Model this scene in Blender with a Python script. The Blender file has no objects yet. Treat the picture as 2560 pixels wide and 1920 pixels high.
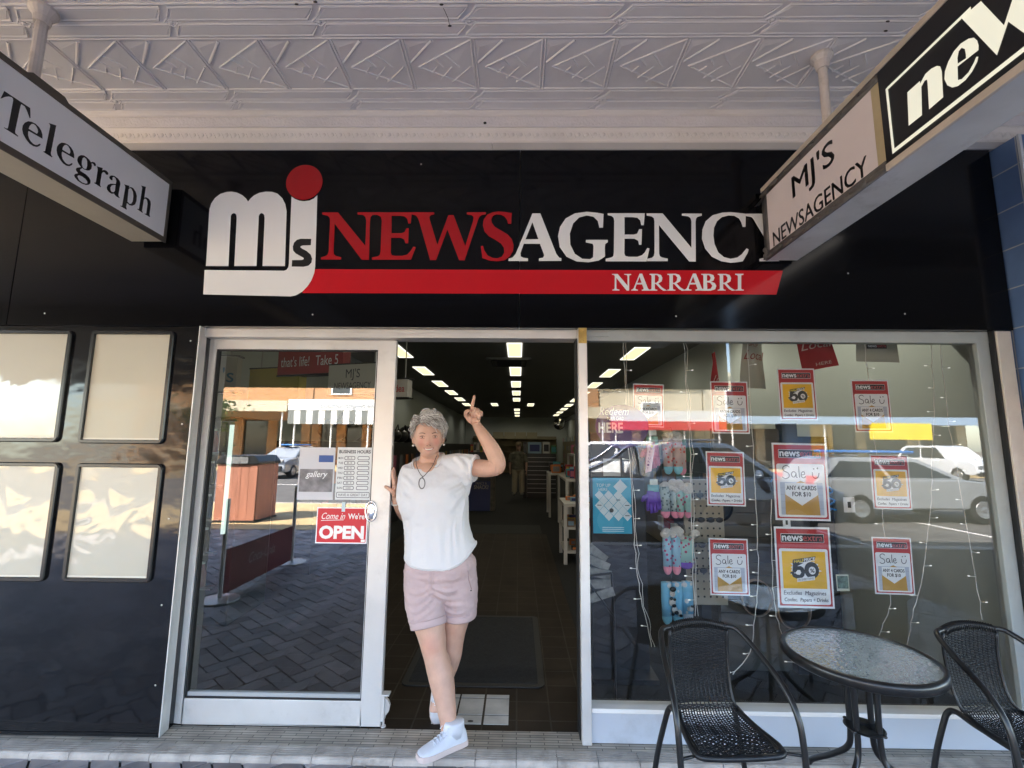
import bpy, bmesh, math, random
from mathutils import Vector, Matrix, noise
from mathutils.geometry import tessellate_polygon
R = math.radians
PI = math.pi
sc = bpy.context.scene
COL = sc.collection
random.seed(7)

# ------------------------------------------------------------------ camera, sky, sun, exposure
cam_d = bpy.data.cameras.new("camera")
cam = bpy.data.objects.new("camera", cam_d)
COL.objects.link(cam)
cam_d.sensor_width = 36.0
cam_d.lens = 1150.0 / 2560.0 * 36.0
cam_d.clip_start = 0.02
cam_d.clip_end = 800.0
cam.matrix_world = (Matrix.Translation((0.0, -2.6, 1.62)) @ Matrix.Rotation(R(0.85), 4, 'Z')
                    @ Matrix.Rotation(R(90 + 7.53), 4, 'X') @ Matrix.Rotation(R(0.5), 4, 'Z'))
sc.camera = cam

SUN = Vector((-0.50, 0.46, 0.73)).normalized()
world = bpy.data.worlds.new("World")
sc.world = world
world.use_nodes = True
wn = world.node_tree.nodes
wl = world.node_tree.links
sky = wn.new('ShaderNodeTexSky')
sky.sky_type = 'NISHITA'
sky.sun_disc = False
sky.sun_elevation = math.asin(SUN.z)
sky.sun_rotation = math.atan2(SUN.x, SUN.y)
wl.new(sky.outputs[0], wn['Background'].inputs[0])
wn['Background'].inputs[1].default_value = 0.15
sun_d = bpy.data.lights.new("sun", 'SUN')
sun_d.energy = 5.0
sun_d.angle = R(0.53)
sun_d.color = (1.0, 0.93, 0.82)
sun = bpy.data.objects.new("sun", sun_d)
COL.objects.link(sun)
sun.rotation_euler = SUN.to_track_quat('Z', 'Y').to_euler()
sun.location = (0, 0, 30)
sc.view_settings.view_transform = 'Standard'
sc.view_settings.look = 'None'
sc.view_settings.gamma = 1.0
sc.view_settings.exposure = 3.6
sc.view_settings.use_curve_mapping = False
sc.render.engine = 'CYCLES'
sc.cycles.use_denoising = True
sc.cycles.max_bounces = 10
sc.cycles.diffuse_bounces = 5
sc.cycles.glossy_bounces = 5
sc.cycles.transmission_bounces = 8
sc.cycles.transparent_max_bounces = 24
sc.cycles.sample_clamp_indirect = 6.0
sc.cycles.caustics_reflective = False
sc.cycles.caustics_refractive = False

# ------------------------------------------------------------------ materials
def M(name, col, rough=0.55, metal=0.0, var=0.0, vscale=8.0, bump=0.0, bscale=60.0, spec=0.5,
      emit=None, estr=0.0, coat=0.0, sheen=0.0, sss=0.0, dist=0.01, stretch=None, dirt=0.0, dscale=3.0):
    m = bpy.data.materials.new(name)
    m.use_nodes = True
    nt = m.node_tree
    b = nt.nodes['Principled BSDF']
    b.inputs['Base Color'].default_value = (*col, 1)
    b.inputs['Roughness'].default_value = rough
    b.inputs['Metallic'].default_value = metal
    b.inputs['Specular IOR Level'].default_value = spec
    b.inputs['Coat Weight'].default_value = coat
    b.inputs['Sheen Weight'].default_value = sheen
    if sss:
        b.inputs['Subsurface Weight'].default_value = sss
        b.inputs['Subsurface Radius'].default_value = (1.0, 0.35, 0.2)
        b.inputs['Subsurface Scale'].default_value = 0.012
    if emit:
        b.inputs['Emission Color'].default_value = (*emit, 1)
        b.inputs['Emission Strength'].default_value = estr
    tc = None
    def coords():
        nonlocal tc
        if tc is None:
            t = nt.nodes.new('ShaderNodeTexCoord')
            if stretch:
                mp = nt.nodes.new('ShaderNodeMapping')
                mp.inputs['Scale'].default_value = stretch
                nt.links.new(t.outputs['Object'], mp.inputs['Vector'])
                tc = mp.outputs[0]
            else:
                tc = t.outputs['Object']
        return tc
    if var:
        n = nt.nodes.new('ShaderNodeTexNoise')
        n.inputs['Scale'].default_value = vscale
        n.inputs['Detail'].default_value = 5
        nt.links.new(coords(), n.inputs['Vector'])
        r = nt.nodes.new('ShaderNodeValToRGB')
        r.color_ramp.elements[0].position = 0.3
        r.color_ramp.elements[1].position = 0.7
        r.color_ramp.elements[0].color = (*[c * (1 - var) for c in col], 1)
        r.color_ramp.elements[1].color = (*[min(1, c * (1 + var * 0.6)) for c in col], 1)
        nt.links.new(n.outputs['Fac'], r.inputs[0])
        out = r.outputs[0]
        if dirt:
            n2 = nt.nodes.new('ShaderNodeTexNoise')
            n2.inputs['Scale'].default_value = dscale
            n2.inputs['Detail'].default_value = 9
            n2.inputs['Roughness'].default_value = 0.7
            nt.links.new(coords(), n2.inputs['Vector'])
            r2 = nt.nodes.new('ShaderNodeValToRGB')
            r2.color_ramp.elements[0].position = 0.55
            r2.color_ramp.elements[1].position = 0.75
            r2.color_ramp.elements[0].color = (0, 0, 0, 1)
            r2.color_ramp.elements[1].color = (dirt, dirt, dirt, 1)
            nt.links.new(n2.outputs['Fac'], r2.inputs[0])
            mx = nt.nodes.new('ShaderNodeMix')
            mx.data_type = 'RGBA'
            mx.inputs['B'].default_value = (col[0] * 0.35, col[1] * 0.32, col[2] * 0.28, 1)
            nt.links.new(r2.outputs[0], mx.inputs['Factor'])
            nt.links.new(out, mx.inputs['A'])
            out = mx.outputs['Result']
        nt.links.new(out, b.inputs['Base Color'])
    if bump:
        n = nt.nodes.new('ShaderNodeTexNoise')
        n.inputs['Scale'].default_value = bscale
        n.inputs['Detail'].default_value = 4
        nt.links.new(coords(), n.inputs['Vector'])
        bp = nt.nodes.new('ShaderNodeBump')
        bp.inputs['Strength'].default_value = bump
        bp.inputs['Distance'].default_value = dist
        nt.links.new(n.outputs['Fac'], bp.inputs['Height'])
        nt.links.new(bp.outputs[0], b.inputs['Normal'])
    return m

def brick_mat(name, c1, c2, mortar, w, h, gap, rough=0.7, bump=0.4, plane='XY', offset=0.5, var=0.3, spec=0.4):
    m = bpy.data.materials.new(name)
    m.use_nodes = True
    nt = m.node_tree
    b = nt.nodes['Principled BSDF']
    b.inputs['Roughness'].default_value = rough
    b.inputs['Specular IOR Level'].default_value = spec
    tc = nt.nodes.new('ShaderNodeTexCoord')
    sep = nt.nodes.new('ShaderNodeSeparateXYZ')
    cmb = nt.nodes.new('ShaderNodeCombineXYZ')
    nt.links.new(tc.outputs['Object'], sep.inputs[0])
    nt.links.new(sep.outputs[plane[0]], cmb.inputs[0])
    nt.links.new(sep.outputs[plane[1]], cmb.inputs[1])
    br = nt.nodes.new('ShaderNodeTexBrick')
    br.offset = offset
    br.inputs['Color1'].default_value = (*c1, 1)
    br.inputs['Color2'].default_value = (*c2, 1)
    br.inputs['Mortar'].default_value = (*mortar, 1)
    br.inputs['Scale'].default_value = 1.0
    br.inputs['Brick Width'].default_value = w
    br.inputs['Row Height'].default_value = h
    br.inputs['Mortar Size'].default_value = gap
    br.inputs['Mortar Smooth'].default_value = 0.2
    nt.links.new(cmb.outputs[0], br.inputs['Vector'])
    n = nt.nodes.new('ShaderNodeTexNoise')
    n.inputs['Scale'].default_value = 5.0
    n.inputs['Detail'].default_value = 8
    nt.links.new(tc.outputs['Object'], n.inputs['Vector'])
    r = nt.nodes.new('ShaderNodeValToRGB')
    r.color_ramp.elements[0].position = 0.3
    r.color_ramp.elements[1].position = 0.7
    r.color_ramp.elements[0].color = (1 - var, 1 - var, 1 - var, 1)
    r.color_ramp.elements[1].color = (1, 1, 1, 1)
    nt.links.new(n.outputs['Fac'], r.inputs[0])
    mx = nt.nodes.new('ShaderNodeMix')
    mx.data_type = 'RGBA'
    mx.blend_type = 'MULTIPLY'
    mx.inputs['Factor'].default_value = 1.0
    nt.links.new(br.outputs['Color'], mx.inputs['A'])
    nt.links.new(r.outputs[0], mx.inputs['B'])
    nt.links.new(mx.outputs['Result'], b.inputs['Base Color'])
    bp = nt.nodes.new('ShaderNodeBump')
    bp.invert = True
    bp.inputs['Strength'].default_value = bump
    bp.inputs['Distance'].default_value = 0.006
    nt.links.new(br.outputs['Fac'], bp.inputs['Height'])
    nt.links.new(bp.outputs[0], b.inputs['Normal'])
    return m

def glass_mat(name, tint=(0.93, 0.97, 0.95), refl=2.0, rough=0.0, wave=0.0, wscale=1.2):
    m = bpy.data.materials.new(name)
    m.use_nodes = True
    nt = m.node_tree
    nt.nodes.clear()
    out = nt.nodes.new('ShaderNodeOutputMaterial')
    tr = nt.nodes.new('ShaderNodeBsdfTransparent')
    tr.inputs[0].default_value = (*tint, 1)
    gl = nt.nodes.new('ShaderNodeBsdfGlossy')
    gl.inputs['Roughness'].default_value = rough
    fr = nt.nodes.new('ShaderNodeFresnel')
    fr.inputs[0].default_value = 1.5
    mu = nt.nodes.new('ShaderNodeMath')
    mu.operation = 'MULTIPLY'
    mu.use_clamp = True
    mu.inputs[1].default_value = refl
    mix = nt.nodes.new('ShaderNodeMixShader')
    nt.links.new(fr.outputs[0], mu.inputs[0])
    nt.links.new(mu.outputs[0], mix.inputs[0])
    nt.links.new(tr.outputs[0], mix.inputs[1])
    nt.links.new(gl.outputs[0], mix.inputs[2])
    nt.links.new(mix.outputs[0], out.inputs[0])
    if wave:
        tc = nt.nodes.new('ShaderNodeTexCoord')
        n = nt.nodes.new('ShaderNodeTexNoise')
        n.inputs['Scale'].default_value = wscale
        n.inputs['Detail'].default_value = 1
        nt.links.new(tc.outputs['Object'], n.inputs['Vector'])
        bp = nt.nodes.new('ShaderNodeBump')
        bp.inputs['Strength'].default_value = 1.0
        bp.inputs['Distance'].default_value = wave
        nt.links.new(n.outputs['Fac'], bp.inputs['Height'])
        nt.links.new(bp.outputs[0], gl.inputs['Normal'])
    return m

# ------------------------------------------------------------------ mesh helpers
class MB:
    def __init__(s):
        s.v = []; s.f = []
    def add(s, vs, fs):
        o = len(s.v)
        s.v += [tuple(v) for v in vs]
        s.f += [tuple(i + o for i in f) for f in fs]
        return s
    def box(s, x0, x1, y0, y1, z0, z1):
        return s.add([(x0,y0,z0),(x1,y0,z0),(x1,y1,z0),(x0,y1,z0),(x0,y0,z1),(x1,y0,z1),(x1,y1,z1),(x0,y1,z1)],
                     [(0,3,2,1),(4,5,6,7),(0,1,5,4),(1,2,6,5),(2,3,7,6),(3,0,4,7)])
    def obox(s, c, size, mat=None):
        a, b, d = [q / 2 for q in size]
        vs = [Vector((x*a, y*b, z*d)) for z in (-1, 1) for x, y in ((-1,-1),(1,-1),(1,1),(-1,1))]
        if mat is not None:
            vs = [mat @ q for q in vs]
        c = Vector(c)
        return s.add([q + c for q in vs], [(0,3,2,1),(4,5,6,7),(0,1,5,4),(1,2,6,5),(2,3,7,6),(3,0,4,7)])
    def quad(s, a, b, c, d):
        return s.add([a, b, c, d], [(0,1,2,3)])
    def flat(s, loops, fn):
        """flat filled outline, loops of 2D points (holes after the first), fn maps 2D to 3D"""
        pts = [p for l in loops for p in l]
        tr = tessellate_polygon([[Vector((p[0], p[1], 0)) for p in l] for l in loops])
        return s.add([fn(*p) for p in pts], tr)
    def prism(s, loop, fa, fb):
        n = len(loop)
        tr = tessellate_polygon([[Vector((p[0], p[1], 0)) for p in loop]])
        vs = [fa(*p) for p in loop] + [fb(*p) for p in loop]
        fs = [t for t in tr] + [(t[2]+n, t[1]+n, t[0]+n) for t in tr]
        fs += [(i, (i+1) % n, (i+1) % n + n, i + n) for i in range(n)]
        return s.add(vs, fs)
    def tube(s, path, r, seg=8, closed=False, caps=True, flat=1.0, up=None):
        P = [Vector(p) for p in path]
        n = len(P)
        rr = r if isinstance(r, (list, tuple)) else [r] * n
        T = []
        for i in range(n):
            if closed:
                t = P[(i+1) % n] - P[i-1]
            else:
                t = P[min(i+1, n-1)] - P[max(i-1, 0)]
            T.append(t.normalized())
        u = Vector(up) if up else (Vector((0,0,1)) if abs(T[0].z) < 0.9 else Vector((1,0,0)))
        u = (u - T[0] * u.dot(T[0])).normalized()
        vs = []
        for i in range(n):
            u = (u - T[i] * u.dot(T[i]))
            u = u.normalized() if u.length > 1e-6 else T[i].orthogonal().normalized()
            w = T[i].cross(u)
            q = rr[i]
            ru, rw = q if isinstance(q, (list, tuple)) else (q * flat, q)
            for k in range(seg):
                a = 2 * PI * k / seg
                vs.append(P[i] + u * (math.cos(a) * ru) + w * (math.sin(a) * rw))
        fs = []
        for i in range(n if closed else n - 1):
            j = (i + 1) % n
            for k in range(seg):
                k2 = (k + 1) % seg
                fs.append((i*seg+k, i*seg+k2, j*seg+k2, j*seg+k))
        if caps and not closed:
            fs.append(tuple(range(seg))[::-1])
            fs.append(tuple((n-1)*seg + k for k in range(seg)))
        return s.add(vs, fs)
    def ell(s, c, rx, ry, rz, seg=16, rings=10, mat=None):
        c = Vector(c)
        vs = []
        for i in range(rings + 1):
            t = PI * i / rings
            for k in range(seg):
                a = 2 * PI * k / seg
                p = Vector((rx*math.sin(t)*math.cos(a), ry*math.sin(t)*math.sin(a), rz*math.cos(t)))
                vs.append(c + (mat @ p if mat is not None else p))
        fs = [(i*seg+k, (i+1)*seg+k, (i+1)*seg+(k+1) % seg, i*seg+(k+1) % seg) for i in range(rings) for k in range(seg)]
        return s.add(vs, fs)
    def loft(s, rings):
        n = len(rings[0])
        vs = [p for r_ in rings for p in r_]
        fs = [(i*n+k, i*n+(k+1) % n, (i+1)*n+(k+1) % n, (i+1)*n+k) for i in range(len(rings)-1) for k in range(n)]
        fs.append(tuple(range(n))[::-1])
        fs.append(tuple((len(rings)-1)*n + k for k in range(n)))
        return s.add(vs, fs)
    def lathe(s, c, prof, seg=24):
        c = Vector(c)
        return s.loft([[c + Vector((r*math.cos(2*PI*k/seg), r*math.sin(2*PI*k/seg), z)) for k in range(seg)] for r, z in prof])
    def mesh(s, name):
        me = bpy.data.meshes.new(name)
        me.from_pydata(s.v, [], s.f)
        me.validate()
        bm = bmesh.new()
        bm.from_mesh(me)
        bmesh.ops.remove_doubles(bm, verts=bm.verts, dist=1e-6)
        bmesh.ops.recalc_face_normals(bm, faces=bm.faces)
        bm.to_mesh(me)
        bm.free()
        return me

WLOC = {}
def part(name, mb, mat, parent=None, smooth=False, bevel=0.0, label=None, local=False, sub=0):
    me = mb.mesh(name)
    me.materials.append(mat)
    o = bpy.data.objects.new(name, me)
    COL.objects.link(o)
    if parent is not None:
        o.parent = parent
        if not local and parent.name in WLOC:
            o.location = -WLOC[parent.name]
    if smooth:
        for p in me.polygons:
            p.use_smooth = True
    if bevel:
        md = o.modifiers.new('bevel', 'BEVEL')
        md.width = bevel
        md.segments = 2
        md.limit_method = 'ANGLE'
        md.angle_limit = R(40)
    if sub:
        md = o.modifiers.new('subdivision', 'SUBSURF')
        md.levels = md.render_levels = sub
    if label:
        o['label'] = label
    return o

def tag(o, label, cat, group=None):
    o['label'] = label
    o['category'] = cat
    if group:
        o['group'] = group
    return o

def thing(name, label, cat, loc=(0, 0, 0), group=None, rz=0.0):
    o = bpy.data.objects.new(name, None)
    o.empty_display_size = 0.1
    COL.objects.link(o)
    o.location = loc
    o.rotation_euler = (0, 0, rz)
    WLOC[o.name] = Vector(loc)
    return tag(o, label, cat, group)

def struct(name, mb, mat, kind='structure', smooth=False, bevel=0.0):
    o = part(name, mb, mat, None, smooth, bevel)
    o['kind'] = kind
    return o

def dup(root, loc, label, rz=None, scale=None, group=None):
    r = root.copy()
    COL.objects.link(r)
    r.location = loc
    if rz is not None:
        r.rotation_euler = (0, 0, rz)
    if scale is not None:
        r.scale = (scale, scale, scale)
    r['label'] = label
    if group:
        r['group'] = group
    for ch in list(root.children):
        c = ch.copy()
        COL.objects.link(c)
        c.parent = r
        for g in list(ch.children):
            d = g.copy()
            COL.objects.link(d)
            d.parent = c
    return r

_tc = {}
def text_pts(s, bold=0.0, space=1.0):
    """outline mesh of a line of text at size 1, lower left at 0,0; returns verts, faces, width"""
    key = (s, bold, space)
    if key not in _tc:
        cu = bpy.data.curves.new('text', 'FONT')
        cu.body = s
        cu.size = 1.0
        cu.offset = bold
        cu.resolution_u = 3
        cu.space_character = space
        cu.fill_mode = 'FRONT'
        ob = bpy.data.objects.new('text', cu)
        COL.objects.link(ob)
        dg = bpy.context.evaluated_depsgraph_get()
        me = bpy.data.meshes.new_from_object(ob.evaluated_get(dg))
        vs = [(v.co.x, v.co.y) for v in me.vertices]
        fs = [tuple(p.vertices) for p in me.polygons]
        bpy.data.objects.remove(ob)
        bpy.data.curves.remove(cu)
        bpy.data.meshes.remove(me)
        x0 = min((v[0] for v in vs), default=0)
        x1 = max((v[0] for v in vs), default=1)
        _tc[key] = ([(x - x0, y) for x, y in vs], fs, x1 - x0)
    return _tc[key]

def put_text(mb, s, fn, x, y, h, w=None, bold=0.0, shear=0.0, align='l', rot=0.0, mirror=False, space=1.0):
    """write s in a plane: fn maps (u,v) to 3D; h is the capital height, w an optional total width"""
    vs, fs, tw = text_pts(s, bold, space)
    k = h / 0.70
    kx = (w / tw) if w else k
    W = tw * kx
    ox = {'l': 0, 'c': -W/2, 'r': -W}[align]
    ca, sa = math.cos(rot), math.sin(rot)
    out = []
    for a, b in vs:
        u = a * kx + ox + b * k * shear
        v = b * k
        if mirror:
            u = -u
        out.append(fn(x + u*ca - v*sa, y + u*sa + v*ca))
    mb.add(out, fs)
    return W

def put_heavy(mb, s, lay_, k, x, y, h, w, d, **kw):
    """bold lettering: the line is laid down a few times, each slightly shifted and on its own layer"""
    for q, (du, dv) in enumerate(((0, 0), (d, 0), (-d, 0), (0, d), (0, -d))):
        put_text(mb, s, lay_(k + q*0.15), x + du, y + dv, h, w=w, **kw)

def rrect(x0, y0, x1, y1, r, n=5):
    o = []
    for cx, cy, a0 in ((x1-r, y1-r, 0), (x0+r, y1-r, 90), (x0+r, y0+r, 180), (x1-r, y0+r, 270)):
        for i in range(n + 1):
            a = R(a0 + 90*i/n)
            o.append((cx + r*math.cos(a), cy + r*math.sin(a)))
    return o
def circ(cx, cy, rx, ry=None, n=28):
    ry = rx if ry is None else ry
    return [(cx + rx*math.cos(2*PI*i/n), cy + ry*math.sin(2*PI*i/n)) for i in range(n)]
def spl(pts, n=6, closed=False):
    """Catmull-Rom through points"""
    P = [Vector(p) for p in pts]
    m = len(P)
    o = []
    for i in range(m if closed else m - 1):
        g = (lambda k: P[k % m]) if closed else (lambda k: P[max(0, min(m-1, k))])
        p0, p1, p2, p3 = g(i-1), g(i), g(i+1), g(i+2)
        for j in range(n):
            t = j / n
            o.append(0.5*((2*p1) + (p2-p0)*t + (2*p0-5*p1+4*p2-p3)*t*t + (3*p1-p0-3*p2+p3)*t**3))
    if not closed:
        o.append(P[-1])
    return o
def ribbon(mb, pts, w, fn):
    """flat stroke of width w along 2D points"""
    P = [Vector((p[0], p[1], 0)) for p in pts]
    P = spl(P, 5) if len(P) > 2 else P
    vs = []
    for i, p in enumerate(P):
        t = (P[min(i+1, len(P)-1)] - P[max(i-1, 0)]).normalized()
        nrm = Vector((-t.y, t.x, 0)) * (w / 2)
        vs += [fn(p.x + nrm.x, p.y + nrm.y), fn(p.x - nrm.x, p.y - nrm.y)]
    mb.add(vs, [(2*i, 2*i+1, 2*i+3, 2*i+2) for i in range(len(P) - 1)])

def bake(o, folds=(), amp=0.006, rad=0.010, nz=None, namp=0.0, front=9.0):
    """apply the modifiers, then press creases into the cloth along (x,z) polylines on its front"""
    import numpy as np
    dg = bpy.context.evaluated_depsgraph_get()
    me = bpy.data.meshes.new_from_object(o.evaluated_get(dg))
    n = len(me.vertices)
    co = np.empty(n*3); me.vertices.foreach_get('co', co); co = co.reshape(n, 3)
    no = np.empty(n*3); me.vertices.foreach_get('normal', no); no = no.reshape(n, 3)
    d = np.zeros(n)
    for pts, a_, r_ in folds:
        P = [np.array(p) for p in spl([Vector((p[0], p[1], 0)) for p in pts], 6)]
        best = np.full(n, 9.0); tt = np.zeros(n)
        for i in range(len(P) - 1):
            a, b = P[i][:2], P[i+1][:2]
            ab = b - a
            q = np.clip(((co[:, [0, 2]] - a) @ ab) / (ab @ ab + 1e-12), 0, 1)
            dd = np.linalg.norm(co[:, [0, 2]] - (a + q[:, None]*ab), axis=1)
            m = dd < best
            best[m] = dd[m]; tt[m] = (i + q[m])/(len(P) - 1)
        w = np.sin(np.clip(tt*0.85 + 0.12, 0, 1)*PI)*(co[:, 1] < front)*np.clip(-no[:, 1]*1.6, 0, 1)
        d += w*a_*amp*(np.exp(-(best/(rad*r_))**2) - 0.55*np.exp(-((best - 1.9*rad*r_)/(rad*r_))**2))
    if nz:
        d += np.array([noise.noise(Vector((c[0]*nz[0], c[1]*nz[1], c[2]*nz[2]))) for c in co])*namp
    co = co + no*d[:, None]
    me.vertices.foreach_set('co', co.reshape(-1))
    me.update()
    for p in me.polygons:
        p.use_smooth = True
    o.modifiers.clear()
    o.data = me
    return o

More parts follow.
